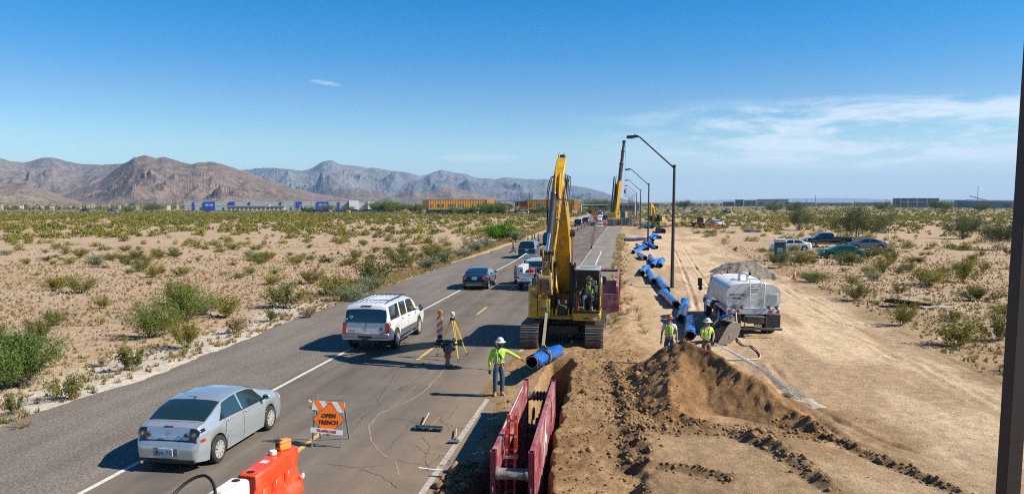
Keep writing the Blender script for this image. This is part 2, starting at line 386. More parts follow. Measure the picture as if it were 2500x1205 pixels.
def gg(*segs):
    out=[]
    for s in segs:
        if s[0]=='g': out.append(np.geomspace(s[1],s[2],s[3])[:-1] if s[1]>0 else -np.geomspace(-s[1],-s[2],s[3])[:-1])
        else: out.append(np.arange(s[1],s[2]-1e-9,s[3]))
    return np.unique(np.round(np.concatenate(out),4))
xs=gg(('g',-12000,-200,24),('l',-200,-40,4),('l',-40,-16,.4),('l',-16,-5,1.1),('l',-5,-1.2,.045),('l',-1.2,7,.065),('l',7,16,.13),('l',16,40,.6),('l',40,200,5),('g',200,12001,24))
ys=gg(('l',-60,12,6),('l',12,32,.06),('l',32,60,.14),('l',60,130,.5),('l',130,400,4),('g',400,14000,30))
GX,GY=np.meshgrid(xs,ys); fx=GX.ravel(); fy=GY.ravel()
gh,gi,gb=ground_h(fx,fy)
FALL=lambda x,y:0*x
gcol=ground_col(fx,fy,gh,gi,gb)
def ground_mat():
    m=bpy.data.materials.new('desert_soil'); m.use_nodes=True; nt=m.node_tree; P=nt.nodes['Principled BSDF']; L=nt.links
    P.inputs['Roughness'].default_value=.93; P.inputs['Specular IOR Level'].default_value=.15
    a=node(nt,'ShaderNodeAttribute',attribute_name='Col'); tc=node(nt,'ShaderNodeTexCoord')
    def nz(s,d,r): n=node(nt,'ShaderNodeTexNoise'); L.new(tc.outputs['Object'],n.inputs['Vector']); n.inputs['Scale'].default_value=s; n.inputs['Detail'].default_value=d; n.inputs['Roughness'].default_value=r; return n.outputs[0]
    def mr(v,a_,b_,c_,d_): n=node(nt,'ShaderNodeMapRange'); L.new(v,n.inputs[0]); n.inputs[1].default_value=a_;n.inputs[2].default_value=b_;n.inputs[3].default_value=c_;n.inputs[4].default_value=d_; return n.outputs[0]
    def mul(c,v):
        x=node(nt,'ShaderNodeVectorMath',operation='SCALE'); L.new(c,x.inputs[0]); L.new(v,x.inputs['Scale']); return x.outputs[0]
    n_a=nz(2.6,9,.72); n_b=nz(17,6,.7)
    c=mul(a.outputs['Color'],mr(n_a,.3,.7,.68,1.30)); c=mul(c,mr(n_b,.3,.7,.62,1.36))
    v=node(nt,'ShaderNodeTexVoronoi'); L.new(tc.outputs['Object'],v.inputs['Vector']); v.inputs['Scale'].default_value=5.5
    c=mul(c,mr(v.outputs['Distance'],.06,.18,.5,1.0))
    L.new(c,P.inputs['Base Color'])
    b=node(nt,'ShaderNodeBump'); b.inputs['Strength'].default_value=.95; b.inputs['Distance'].default_value=.07; L.new(nz(6,9,.8),b.inputs['Height'])
    L.new(b.outputs[0],P.inputs['Normal']); return m
M_SOIL=ground_mat()
ground=npmesh('ground',np.stack([fx,fy,gh],1),grid_faces(len(xs),len(ys)),M_SOIL,cols=gcol,kind='structure')
def gz(x,y):
    h,_,_=ground_h(np.array([float(x)]),np.array([float(y)])); return float(h[0])
# ---------------------------------------------------------------- mound, gravel pile
def pile(name,label,cat,x0,x1,y0,y1,st,ridge,slope,colf,m,ns,amp=1.0,extra=None):
    X=np.arange(x0,x1,st); Y=np.arange(y0,y1,st); A,B=np.meshgrid(X,Y); A=A.ravel(); B=B.ravel()
    base,_,_=ground_h(A,B); h=np.full(A.shape,-9.0)
    wx=A+.30*fbm(A*.9,B*.9,4,ns); wy=B+.30*fbm(A*.9,B*.9,4,ns+9)
    for seg in ridge:
        pts=[p[:2] for p in seg]; d,v=seg_d(wx,wy,pts,[p[2] for p in seg]); h=np.maximum(h,v-slope*d)
    top=np.clip(h+.35,0,1)
    if extra is not None: h=extra(A,B,h)
    h=h+amp*top*(.11*fbm(A*1.3,B*1.3,6,ns+2,.6)+.09*ridged(A*3.3,B*3.3,5,ns+3,.6)+.03*fbm(A*9,B*9,3,ns+6))
    # erosion gullies down the slope
    e=fbm(A*6,B*6,3,ns+4); h=h+amp*.022*e*(h>0)
    inside=h>-.12
    z=np.where(h>-.3,base+np.maximum(h,-.3),base-.3)
    V=np.stack([A,B,z],1); F=grid_faces(len(X),len(Y)); keep=inside[F].any(1); F=F[keep]
    used=np.unique(F); rm=np.full(len(V),-1); rm[used]=np.arange(len(used)); F=rm[F]; V=V[used]
    o=npmesh(name,V,F,m,cols=colf(A,B,h)[used]); tag(o,label,cat); return o,(X,Y,z.reshape(len(Y),len(X)))
def mcol(A,B,h):
    n=fbm(A*2,B*2,5,301)[:,None]; n2=fbm(A*.8,B*.8,4,302)[:,None]
    c=np.array((.262,.148,.066))[None,:]*(1+.25*n); c=c+(np.array((.145,.080,.036))[None,:]-c)*np.clip(.25+1.5*n2,0,.9)
    return np.clip(c,.02,1)
def mextra(A,B,h):
    # scooped bowl on the near side
    d=np.hypot((A-3.55)/1.35,(B-21.35)/1.35); bowl=np.clip(1-d,0,1); return h-.42*ss(bowl,0,.9)*np.clip(h+.1,0,1)
soil_mound,MOUND=pile('soil_mound','large brown mound of loose excavated soil being sprayed with water beside the trench','soil mound',-1.2,7.5,16.5,29.5,.055,
    [[(1.35,27.2,.75),(1.95,25.9,1.47),(2.25,25.3,1.40),(3.1,24.0,1.12),(3.9,22.8,.85),(4.6,21.7,.52),(5.0,20.8,.2)],
     [(1.9,25.6,1.25),(1.7,23.6,.95),(1.42,22.3,.80),(1.35,21.4,.42)],
     [(1.35,21.4,.2),(2.3,20.4,.18),(3.6,19.9,.16),(4.8,20.3,.12)]],.66,mcol,M_SOIL,400,extra=mextra)
def pcol(A,B,h):
    n=fbm(A*9,B*9,3,311)[:,None]; return np.clip(np.array((.235,.20,.165))[None,:]*(1+.3*n),.02,1)
def vis(A,B,h): return h
M_GRAVEL=mat('crushed_gravel',(.3,.26,.22),rough=.95,attr='Col',var=.45,scale=14,bump=1,bscale=9,bdist=.08,spec=.2)
gravel_pile,_=pile('gravel_pile','low two-humped pile of grey crushed gravel behind the white water tanker','gravel pile',4.5,14.5,57.5,73,.11,
    [[(8.9,67.6,.85),(9.8,67.0,1.0)],[(9.4,64.6,1.28),(10.5,64.0,1.22),(11.6,62.6,.35)]],.52,pcol,M_GRAVEL,500,amp=1.2)
def msurf(x,y):
    X,Y,Z=MOUND; i=int((x-X[0])/(X[1]-X[0])); j=int((y-Y[0])/(Y[1]-Y[0]))
    if 0<=i<len(X) and 0<=j<len(Y): return max(gz(x,y),Z[j,i])
    return gz(x,y)
# ---------------------------------------------------------------- asphalt
def strip(name,xl,xr,y0,y1,z,m,step=.3,kind='structure',nx=2,grow=True,cols=None):
    Y=[y0]; 
    while Y[-1]<y1: Y.append(Y[-1]+(max(step,Y[-1]*.006) if grow else step))
    Y[-1]=y1; Y=np.array(Y); L_=xl(Y) if callable(xl) else np.full(len(Y),float(xl)); R_=xr(Y) if callable(xr) else np.full(len(Y),float(xr))
    V=[]; t=np.linspace(0,1,nx)
    A=L_[:,None]*(1-t)+R_[:,None]*t; B=np.repeat(Y[:,None],nx,1); V=np.stack([A.ravel(),B.ravel(),np.full(A.size,z)],1)
    return npmesh(name,V,grid_faces(nx,len(Y)),m,kind=kind,smooth=False)
def asphalt_mat(name,base,tan,speck,crack=True,pale=0,lo=.62,hi=1.42):
    m=bpy.data.materials.new(name); m.use_nodes=True; nt=m.node_tree; P=nt.nodes['Principled BSDF']; L=nt.links
    P.inputs['Roughness'].default_value=.82; P.inputs['Specular IOR Level'].default_value=.3
    tc=node(nt,'ShaderNodeTexCoord'); O=tc.outputs['Object']
    def mp(s): n=node(nt,'ShaderNodeMapping'); n.inputs['Scale'].default_value=s; L.new(O,n.inputs[0]); return n.outputs[0]
    def nz(v,s,d=5,r=.6): n=node(nt,'ShaderNodeTexNoise'); L.new(v,n.inputs['Vector']); n.inputs['Scale'].default_value=s; n.inputs['Detail'].default_value=d; n.inputs['Roughness'].default_value=r; return n
    def mr(v,a_,b_,c_,d_): n=node(nt,'ShaderNodeMapRange'); L.new(v,n.inputs[0]); n.inputs[1].default_value=a_;n.inputs[2].default_value=b_;n.inputs[3].default_value=c_;n.inputs[4].default_value=d_; return n.outputs[0]
    def mix(f,A,B):
        x=node(nt,'ShaderNodeMix',data_type='RGBA')
        for i,v in ((0,f),(6,A),(7,B)):
            if isinstance(v,(int,float)): x.inputs[i].default_value=v
            elif isinstance(v,tuple): x.inputs[i].default_value=v+(1,) if len(v)==3 else v
            else: L.new(v,x.inputs[i])
        return x.outputs[2]
    def M(op,a,b):
        n=node(nt,'ShaderNodeMath',operation=op,use_clamp=True)
        for i,v in enumerate((a,b)):
            if isinstance(v,(int,float)): n.inputs[i].default_value=v
            else: L.new(v,n.inputs[i])
        return n.outputs[0]
    c=mix(mr(nz(mp((1,.12,1)),.9,5,.6).outputs[0],.38,.66,0,.8),base,tan)                    # long streaks along the traffic
    c=mix(mr(nz(mp((1,1,1)),.35,6,.65).outputs[0],.45,.7,0,.55),c,tan)
    sp=node(nt,'ShaderNodeSeparateXYZ'); L.new(O,sp.inputs[0])
    if crack:
        # dust tracked on to the lane beside the trench
        k=M('MULTIPLY',mr(sp.outputs[0],-7.2,-3.8,0,.85),mr(sp.outputs[1],46,24,0,1)); k=M('MULTIPLY',k,mr(nz(O,1.2,6,.7).outputs[0],.3,.6,.35,1)); c=mix(k,c,(.225,.162,.105))
        # dark wheel paths and oil line in each lane
        for x0_,w_,a_ in ((-9.45,.75,.5),(-5.9,.7,.35),(-10.3,.3,.22),(-8.6,.3,.22)):
            wob=M('ADD',M('ABSOLUTE',M('SUBTRACT',sp.outputs[0],x0_),0) if False else 0,0)
            mm=node(nt,'ShaderNodeMath',operation='SUBTRACT'); L.new(sp.outputs[0],mm.inputs[0]); mm.inputs[1].default_value=x0_; ma=node(nt,'ShaderNodeMath',operation='ABSOLUTE'); L.new(mm.outputs[0],ma.inputs[0])
            c=mix(M('MULTIPLY',mr(ma.outputs[0],0,w_,1,0),mr(nz(mp((1,.08,1)),1.3,4,.6).outputs[0],.35,.65,0,a_)),c,(.05,.043,.038))
        def band(x0,w,a): return M('MULTIPLY',mr(M('ABSOLUTE',M('SUBTRACT',sp.outputs[0],x0),0),0,w,1,0),a)
    s1=nz(O,speck,3,.75).outputs[0]
    x=node(nt,'ShaderNodeVectorMath',operation='SCALE'); L.new(c,x.inputs[0]); L.new(mr(s1,.3,.7,lo,hi),x.inputs['Scale']); c=x.outputs[0]
    if crack:
        dn=nz(O,1.5,4,.6); av=node(nt,'ShaderNodeMix',data_type='VECTOR'); av.inputs[0].default_value=.22; L.new(O,av.inputs[4]); L.new(dn.outputs['Color'],av.inputs[5])
        v=node(nt,'ShaderNodeTexVoronoi',feature='DISTANCE_TO_EDGE'); L.new(av.outputs[1],v.inputs['Vector']); v.inputs['Scale'].default_value=.75
        kk=M('MULTIPLY',mr(v.outputs['Distance'],.0,.010,.55,0),mr(nz(O,.28,3,.5).outputs[0],.46,.58,0,1))
        c=mix(kk,c,(.035,.028,.024))
    L.new(c,P.inputs['Base Color'])
    b=node(nt,'ShaderNodeBump'); b.inputs['Strength'].default_value=.5; b.inputs['Distance'].default_value=.012; L.new(s1,b.inputs['Height']); L.new(b.outputs[0],P.inputs['Normal'])
    return m
M_ASPH=asphalt_mat('worn_asphalt',(.094,.080,.067),(.178,.145,.112),48)
M_SHLD=asphalt_mat('gravel_shoulder',(.115,.097,.080),(.17,.145,.12),18,crack=False,lo=.35,hi=1.8)
M_OLD=asphalt_mat('old_grey_asphalt',(.150,.130,.108),(.225,.192,.155),14,crack=False,lo=.5,hi=1.6)
strip('road',lambda y:-11.35+.07*fbm(y*.9,y*0,3,131),lambda y:np.where(y>35.5,-3.95,xr_road(y)),-30,640,0,M_ASPH,step=.16,nx=2)
strip('gravel_shoulder',lambda y:-16.3+.55*fbm(y*.25,y*0,4,132)+.12*fbm(y*2.5,y*0,3,133)+1.2*ss(y,80,130)-.9*ss(y,26,40)*(1-ss(y,70,90)),-11.2,-30,640,-.008,M_SHLD,step=.16,nx=2)
strip('old_shoulder_asphalt',-4.0,lambda y:xr_road(y),35.6,190,-.004,M_OLD,step=.2)
strip('far_sidewalk',-17.5,-15.2,330,640,.02,mat('pale_concrete',(.45,.42,.38),var=.1),step=2)
M_WLINE=mat('white_road_paint',(.66,.64,.58),rough=.7,var=.12,scale=5,col2=(.16,.13,.11),c2a=.52,c2b=.72,c2s=18)
M_YLINE=mat('yellow_road_paint',(.62,.40,.10),rough=.7,var=.12,scale=5,col2=(.16,.13,.11),c2a=.50,c2b=.70,c2s=18)
strip('edge_line',-11.14,-11.01,-30,420,.004,M_WLINE,step=1)
strip('edge_line',-4.15,-4.0,-30,400,.004,mat('worn_white_paint',(.46,.42,.36),rough=.7,var=.15,scale=6,col2=(.2,.165,.135),c2a=.46,c2b=.66,c2s=14),step=1)
y=4.1
while y<330:
    if not(190<y<205): strip('lane_line',-7.84,-7.70,y,y+3.05,.004,M_YLINE,step=3.05,grow=False)
    y+=12.2
# pale sealed cracks and fresh marking paint
M_SEAL=mat('crack_dust',(.27,.215,.165),rough=.9,var=.2)
def ribbon(name,pts,w,m,z=.006,jit=.03,seed=1,kind='structure'):
    rs=np.random.default_rng(seed); P=[]
    for i in range(len(pts)-1):
        a=np.array(pts[i]);b=np.array(pts[i+1]); n=max(2,int(np.hypot(*(b-a))/.12))
        for k in range(n): P.append(a+(b-a)*k/n)
    P.append(np.array(pts[-1])); P=np.array(P); P=P+np.cumsum(rs.normal(0,jit*.35,P.shape),0)*.25+rs.normal(0,jit*.3,P.shape)
    T=np.gradient(P,axis=0); T/=np.linalg.norm(T,axis=1)[:,None]+1e-9; N=np.stack([-T[:,1],T[:,0]],1); ww=w*(.5+rs.random(len(P)))[:,None]/2
    V=np.concatenate([P-N*ww,P+N*ww],1).reshape(-1,2); V=np.concatenate([V,np.full((len(V),1),z)],1); n=len(P)
    F=np.array([[2*i,2*i+1,2*i+3,2*i+2] for i in range(n-1)]); return npmesh(name,V,F,m,kind=kind,smooth=False)
CR=[((1085,895),(1075,915),(1030,960),(985,985),(925,1010),(900,1040),(905,1075),(935,1110),(965,1125),(975,1160)),
    ((1085,885),(1040,900),(1000,930),(945,960),(900,1000),(862,1035)),((1060,905),(1010,945),(960,990),(925,1005)),
    ((860,870),(930,905),(990,935)),((1160,820),(1120,800),(1040,798))]
for i,q in enumerate(CR): ribbon('pavement_crack',[at(*p) for p in q],.045 if i==0 else .022,M_SEAL,seed=i,z=.005)
M_CRK=mat('dark_crack',(.06,.05,.042),rough=.95)
CR2=[((1015,1015),(1000,1035),(985,1060),(955,1085),(945,1100)),((958,1020),(1012,1030),(1060,1040)),((1080,1028),(1120,1045),(1160,1045)),((1012,1085),(1040,1105),(1080,1110),(1100,1130),(1060,1150)),
     ((960,1120),(1000,1130),(1045,1135),(1080,1110)),((985,880),(930,960),(870,1040),(850,1060)),((800,1130),(860,1140),(940,1135)),((1120,985),(1095,1020),(1070,1035)),((880,1145),(930,1160),(970,1190)),((1030,1065),(1050,1090),(1035,1120),(1050,1150))]
for i,q in enumerate(CR2): ribbon('pavement_crack',[at(*p) for p in q],.009,M_CRK,seed=20+i,z=.005,jit=.06)
M_SPRAY=mat('white_marking_spray',(.68,.68,.70),rough=.8,col2=(.2,.17,.14),c2a=.5,c2b=.7,c2s=20)
ribbon('utility_mark',[at(1022,1141),at(1055,1145),at(1098,1148)],.055,M_SPRAY,z=.009,jit=.003,seed=3)
ribbon('utility_mark',[at(1452,655),at(1460,632),at(1467,612)],.12,M_SPRAY,z=.009,jit=.05,seed=4)
# ================================================================ vehicles
M_TYRE=mat('tyre_rubber',(.022,.021,.02),rough=.85,col2=(.16,.12,.085),c2a=.5,c2b=.95,c2s=3)
M_RIM=mat('alloy',(.72,.72,.72),rough=.38,metal=.6)
M_BLK=mat('black_plastic',(.018,.018,.019),rough=.55)
M_DARK=mat('dark_gap',(.008,.008,.008),rough=.9)
M_CHROME=mat('chrome',(.72,.72,.73),rough=.15,metal=1)
M_RED=mat('red_lens',(.42,.012,.016),rough=.15,coat=1)
M_LENS=mat('clear_lens',(.75,.78,.8),rough=.1,coat=1)
M_AMBER=mat('amber_lens',(.75,.22,.02),rough=.2,coat=1)
M_PLATE=mat('licence_plate',(.55,.66,.72),rough=.4)
M_INK=mat('dark_ink',(.02,.03,.07),rough=.6)
def glass_mat(name,c): return mat(name,c,rough=.04,spec=.8,coat=1)
M_GLASS=glass_mat('tinted_glass',(.010,.020,.022)); M_GLASS2=glass_mat('lighter_glass',(.02,.045,.048))
class Shell:
    def __init__(s,P): s.P=P; s.W=P['W']/2
    def sec(s,y,arch=True):
        P=s.P; zt=np.interp(y,*zip(*P['top'])); pw=np.interp(y,*zip(*P['plan'])); w=s.W*pw
        zb=P['rock']+np.interp(y,*zip(*P.get('low',[(-9,0),(9,0)])))
        if arch:
            for yc in P['axles']:
                d=abs(y-yc)
                if d<P['ar']: zb=max(zb,P['wr']+math.sqrt(P['ar']**2-d*d)*1.0)
        belt=min(np.interp(y,*zip(*P['belt'])),zt-.03)
        zb=min(zb,belt-.06); h=max(zt-belt,.03); g=min(1,max(0,(h-.1)/.25))
        tum=P.get('tum',.42)
        wr=w*(.955-.08*(1-g))-tum*h*(.4+.6*g)*.9; wr=max(wr,w*.45)
        return [(w*.955,zb),(w*1.0,zb+(belt-zb)*.42),(w*.995,belt-(belt-zb)*.16),(w*.955,belt),(wr,belt+h*(.82+.06*g)),(wr*.72,belt+h*.965),(0,zt)]
    def B(s,y,q,arch=True):
        c=s.sec(y,arch); i=min(int(q),5); t=q-i; a,b=c[i],c[i+1]; return Vector((a[0]+(b[0]-a[0])*t,y,a[1]+(b[1]-a[1])*t))
    def stations(s):
        P=s.P; L=P['L']/2; ys=set(np.round(np.linspace(-L,L,46),3))
        for yc in P['axles']:
            for k in range(-7,8): ys.add(round(yc+P['ar']*math.sin(k/7*PI/2),3))
            ys.add(round(yc+P['ar']+.012,3)); ys.add(round(yc-P['ar']-.012,3))
        for y,_ in P['top']: ys.add(round(y,3))
        return sorted(y for y in ys if -L-1e-6<=y<=L+1e-6)
    def body(s,qs=(0,.5,1,1.5,2,2.6,3,3.5,4,4.5,5,5.5,6)):
        ys=s.stations(); mb=MB(); n=len(qs)*2-1; V=[]
        for y in ys:
            r=[s.B(y,q) for q in qs]; V+=[(p.x,p.y,p.z) for p in r]+[(-p.x,p.y,p.z) for p in reversed(r[:-1])]
        F=[]
        for i in range(len(ys)-1):
            for j in range(n-1): a=i*n+j; F.append((a,a+1,a+n+1,a+n))
        F.append(tuple(range(n))); F.append(tuple((len(ys)-1)*n+j for j in range(n-1,-1,-1)))
        for i in range(len(ys)-1): F.append((i*n,(i+1)*n,(i+1)*n+n-1,i*n+n-1))
        return mb.add(V,F)
    def nrm(s,y,q,sg,arch):
        e=.01; a=s.B(y+e,q,arch)-s.B(y-e,q,arch); q1=min(q+.02,5.999); q0=max(q-.02,0); b=s.B(y,q1,arch)-s.B(y,q0,arch)
        n=a.cross(b)
        if n.length<1e-9: n=Vector((1,0,0))
        n.normalize()
        if n.x<0 and q<4: n=-n
        if q>=4 and n.z<0: n=-n
        if q>=4 and abs(n.z)<.05 and n.y*(1 if y>0 else -1)<0: n=-n
        return n
    def patch(s,mb,sg,y0,y1,q0,q1,off=.006,n=8,m=4,arch=False,minh=0,y0b=None,y1b=None):
        # y range may slant between the lower and the upper edge
        V=[]
        for i in range(n+1):
            for j in range(m+1):
                t=j/m; a=y0+((y0b if y0b is not None else y0)-y0)*t; b=y1+((y1b if y1b is not None else y1)-y1)*t
                y=a+(b-a)*i/n; q=q0+(q1-q0)*t; p=s.B(y,q,arch)+s.nrm(y,q,1,arch)*off
                V.append((p.x*sg,p.y,p.z))
        F=[(i*(m+1)+j,i*(m+1)+j+1,(i+1)*(m+1)+j+1,(i+1)*(m+1)+j) for i in range(n) for j in range(m)]
        return mb.add(V,F)
def wheel(P,x,y,parent,det,style='alloy'):
    r=P['wr']; w=P.get('tw',.21); sg=1 if x>0 else -1
    t=MB(); t.lathe([(r*.66,-w/2),(r*.93,-w/2),(r,-w/2+.03),(r,w/2-.03),(r*.93,w/2),(r*.66,w/2),(r*.66,-w/2)],28 if det else 14,axis='x')
    wh=t.build('wheel',M_TYRE,parent,loc=(x,y,r),smooth=35)
    rm=MB(); o=sg*(w/2-.015); rr=r*.67
    rm.lathe([(rr,o-sg*.09),(rr,o+sg*.012),(rr*.93,o+sg*.012),(rr*.90,o-sg*.05)],24 if det else 12,axis='x')
    if det:
        k=10 if style=='alloy' else 8
        for i in range(k):
            a=2*PI*i/k+.1; d=Vector((0,math.cos(a),math.sin(a))); rm.bar(d*.03+Vector((o+sg*.004,0,0)),d*rr*.93+Vector((o,0,0)),rr*.20,.03,up=(1,0,0))
        rm.cyl((o-sg*.02,0,0),(o+sg*.015,0,0),rr*.2,n=10)
        b=MB(); b.cyl((o-sg*.08,0,0),(o-sg*.055,0,0),rr*.92,n=16); b.build('brake_disc',M_DARK,wh)
    else: rm.cyl((o-sg*.03,0,0),(o-sg*.005,0,0),rr*.9,n=12)
    rm.build('rim',P.get('rim',M_RIM),wh); return wh
def car(P,name,label,cat,m_paint,loc,rz=0,group=None,det=1):
    t=thing(name,label,cat,loc,rz,group); S_=Shell(P); L=P['L']/2; W_=P['W']/2
    S_.body().build('body',m_paint,t,smooth=38)
    u=MB(); u.b2(-W_*.78,W_*.78,-L*.86,L*.84,P['rock']-.03,P['belt'][1][1]-.12); u.build('underbody',M_DARK,t,smooth=0)
    for yc in P['axles']:
        for sg in (-1,1): wheel(P,sg*(W_-P.get('tw',.21)/2-.015),yc,t,det,P.get('wheelstyle','alloy'))
    gm=P.get('glass',M_GLASS)
    for (a,b,a2,b2) in P['side']:
        for sg in (-1,1):
            g=MB(); S_.patch(g,sg,a,b,P.get('wq0',3.05),3.93,.007,10,4,y0b=a2,y1b=b2); g.build('side_window',gm,t)
    a,b=P['rearw']; g=MB()
    for sg in (-1,1): S_.patch(g,sg,a,b,P.get('rq',4.15),6,.008,8,5)
    g.build('rear_window',P.get('rglass',gm),t)
    a,b=P['wind']; g=MB()
    for sg in (-1,1): S_.patch(g,sg,a,b,4.12,6,.008,8,5)
    g.build('windscreen',gm,t)
    for sg in (-1,1):
        for (y0,y1,q0,q1) in P['tail']:
            g=MB(); S_.patch(g,sg,y0,y1,q0,q1,.010,6,4); g.build('tail_light',P.get('tailm',M_RED),t)
        g=MB(); S_.patch(g,sg,L-.42,L-.16,2.3,3.7,.008,5,3); g.build('headlight',M_LENS,t)
        ym=P['mirror']; mz=np.interp(ym,*zip(*P['belt']))+.10; ms=P.get('ms',1)
        g=MB(); g.bar((sg*W_*.9,ym,mz-.04),(sg*(W_+.08*ms),ym,mz),.05,.04); g.ball((sg*(W_+.12*ms),ym,mz+.02*ms),.1,10,(1.05,.55,.72 if ms==1 else 1.5)); mo=g.build('mirror',P.get('mirm',m_paint),t)
        if ms>1 or det: g=MB(); g.box((sg*(W_+.12*ms),ym-.055,mz+.02*ms),(.15,.012,.09*ms)); g.build('mirror_glass',M_GLASS2,mo)
    if det:
        for ys_ in P['seams']:
            for sg in (-1,1): g=MB(); S_.patch(g,sg,ys_-.006,ys_+.006,.1,3.0,.003,1,8,arch=True); g.build('door_seam',M_DARK,t,smooth=0)
        for ys_ in P['handles']:
            for sg in (-1,1):
                p=S_.B(ys_,P.get('hq',2.55)); g=MB(); g.bar((sg*(p.x+.025),ys_-.10,p.z),(sg*(p.x+.025),ys_+.10,p.z),.025,.03); g.bar((sg*(p.x-.01),ys_-.09,p.z),(sg*(p.x+.03),ys_-.09,p.z),.02,.025); g.bar((sg*(p.x-.01),ys_+.09,p.z),(sg*(p.x+.03),ys_+.09,p.z),.02,.025); g.build('door_handle',P.get('handm',m_paint),t,bevel=.006)
    if P.get('plate'):
        y0,z0=P['plate']; g=MB(); g.box((0,y0,z0),(.34,.02,.18)); pl=g.build('licence_plate',M_PLATE,t,bevel=.004)
        if P.get('ptext'): text(P['ptext'],.13,M_INK,pl,loc=(0,y0-.012,z0-.01),rot=(PI/2,0,0),name='plate_lettering')
    return t,S_
SED=dict(L=4.46,W=1.70,rock=.20,axles=(-1.42,1.22),ar=.375,wr=.318,tw=.205,
    top=[(-2.23,.50),(-2.22,.60),(-2.19,.655),(-2.155,.70),(-2.10,.93),(-2.065,1.0),(-1.98,1.03),(-1.82,1.06),(-1.35,1.265),(-.95,1.38),(-.55,1.425),(-.1,1.432),(.3,1.40),(.7,1.27),(1.1,1.08),(1.25,1.03),(1.6,.985),(1.95,.87),(2.15,.74),(2.23,.60),(2.25,.5)],
    plan=[(-2.25,.62),(-2.22,.78),(-2.15,.87),(-2.05,.915),(-1.85,.965),(-1.4,1.0),(1.2,1.0),(1.7,.96),(2.0,.89),(2.17,.77),(2.25,.62)],
    belt=[(-2.25,.90),(-1.3,.965),(-.5,.945),(1.0,.90),(1.6,.86),(2.25,.66)],
    low=[(-2.25,.06),(-1.9,.0),(1.9,0),(2.25,.05)],
    side=[(-1.36,-.30,-1.02,-.34),(-.22,.92,-.26,.52)],rearw=(-1.78,-1.02),wind=(.48,1.12),
    tail=[(-2.16,-2.075,3.35,4.75),(-2.12,-1.92,2.72,3.35)],tailm=mat('smoked_tail_lamp',(.03,.012,.014),rough=.12,coat=1),
    mirror=.72,seams=(-1.12,-.25,.98),hseams=[(-1.0,2.0,1.2)],handles=(-.92,-.05),plate=(-2.262,.47),ptext='AJA 7CL',glass=glass_mat('green_glass',(.012,.030,.030)))
SILV=mat('silver_blue_paint',(.50,.56,.60),rough=.25,metal=.55,coat=1,var=.03)
def dims(base,**k): d=dict(base); d.update(k); return d
sedan,SS_=car(SED,'sedan','silver blue four-door sedan in the lower left, nearest car on the road','car',SILV,(-10.03,17.83,0))
def sedan_extra(t):
    # trunk shut lines, bumper line, dark lower valance, plate recess, badges, reflectors, exhaust, antenna
    g=MB()
    for sg in (-1,1): SS_.patch(g,sg,-2.158,-2.150,3.0,6,.004,1,8)
    for sg in (-1,1): SS_.patch(g,sg,-2.15,-1.84,4.30,4.335,.004,8,1); SS_.patch(g,sg,-1.84,-1.832,4.3,6,.004,1,6)
    g.build('boot_seam',M_DARK,t,smooth=0)
    g=MB(); g.b2(-.68,.68,-2.262,-2.2,.225,.315); g.build('rear_valance',M_BLK,t,bevel=.01)
    g=MB(); g.b2(-.30,.30,-2.256,-2.24,.375,.565); g.build('plate_recess',mat('recess_shade_silver',(.27,.31,.335),rough=.35,metal=.5),t,bevel=.008)  # darkened copy of the body silver puts the recess shade into the colour
    for sg in (-1,1):
        g=MB(); SS_.patch(g,sg,-2.10,-1.96,1.55,1.78,.006,4,2); g.build('side_reflector',M_RED,t)
        for k,(xx,mm) in enumerate(((.45,M_LENS),(.62,mat('grey_lens',(.35,.36,.36),rough=.15,coat=1)))):
            g=MB(); g.cyl((sg*xx,-2.10,.845),(sg*xx,-2.165,.838),.052,n=16); g.build('lamp_ring',mat('dim_chrome',(.25,.26,.26),rough=.25,metal=.8),t); g=MB(); g.cyl((sg*xx,-2.11,.845),(sg*xx,-2.172,.838),.034,n=14); g.build('lamp_bulb',mm if k else mat('dark_red_lens',(.10,.02,.02),rough=.15,coat=1),t)
    g=MB(); g.tor((0,-2.156,.875),.055,.006,'y',20,6); g.tube([(-.045,-2.157,.885),(-.02,-2.157,.872),(0,-2.157,.855),(.02,-2.157,.872),(.045,-2.157,.885)],.006,6); g.build('oval_badge',M_CHROME,t)
    g=MB(); g.cyl((.26,-2.14,.80),(.26,-2.162,.80),.014,n=10); g.build('boot_lock',M_BLK,t)
    text('mazda3',.06,M_CHROME,t,name='boot_lettering',loc=(-.42,-2.168,.775),rot=(PI/2,0,0))
    g=MB(); g.b2(-.11,.11,-2.078,-2.05,.995,1.022); g.build('brake_light',M_RED,t,bevel=.005)
    g=MB(); g.cyl((-.55,-2.30,.24),(-.55,-2.1,.24),.035,n=12); g.build('exhaust_pipe',M_CHROME,t)
    g=MB(); g.tube([(.0,-.95,1.40),(.02,-1.02,1.43),(.03,-1.3,1.50)],.006,5); g.ball((0,-.95,1.395),.03,8,(1,1.4,.6)); g.build('antenna',M_BLK,t)
    for sg in (-1,1):
        g=MB(); SS_.patch(g,sg,-1.02,.93,1.28,1.36,.012,14,1); g.build('side_moulding',SILV,t)
        g=MB(); SS_.patch(g,sg,-1.36,.96,3.0,3.05,.008,16,1); g.build('window_trim',M_BLK,t)
    g=MB(); SS_.patch(g,1,-1.80,-1.66,2.25,2.55,.004,4,3); g.build('fuel_flap',SILV,t)
sedan_extra(sedan)
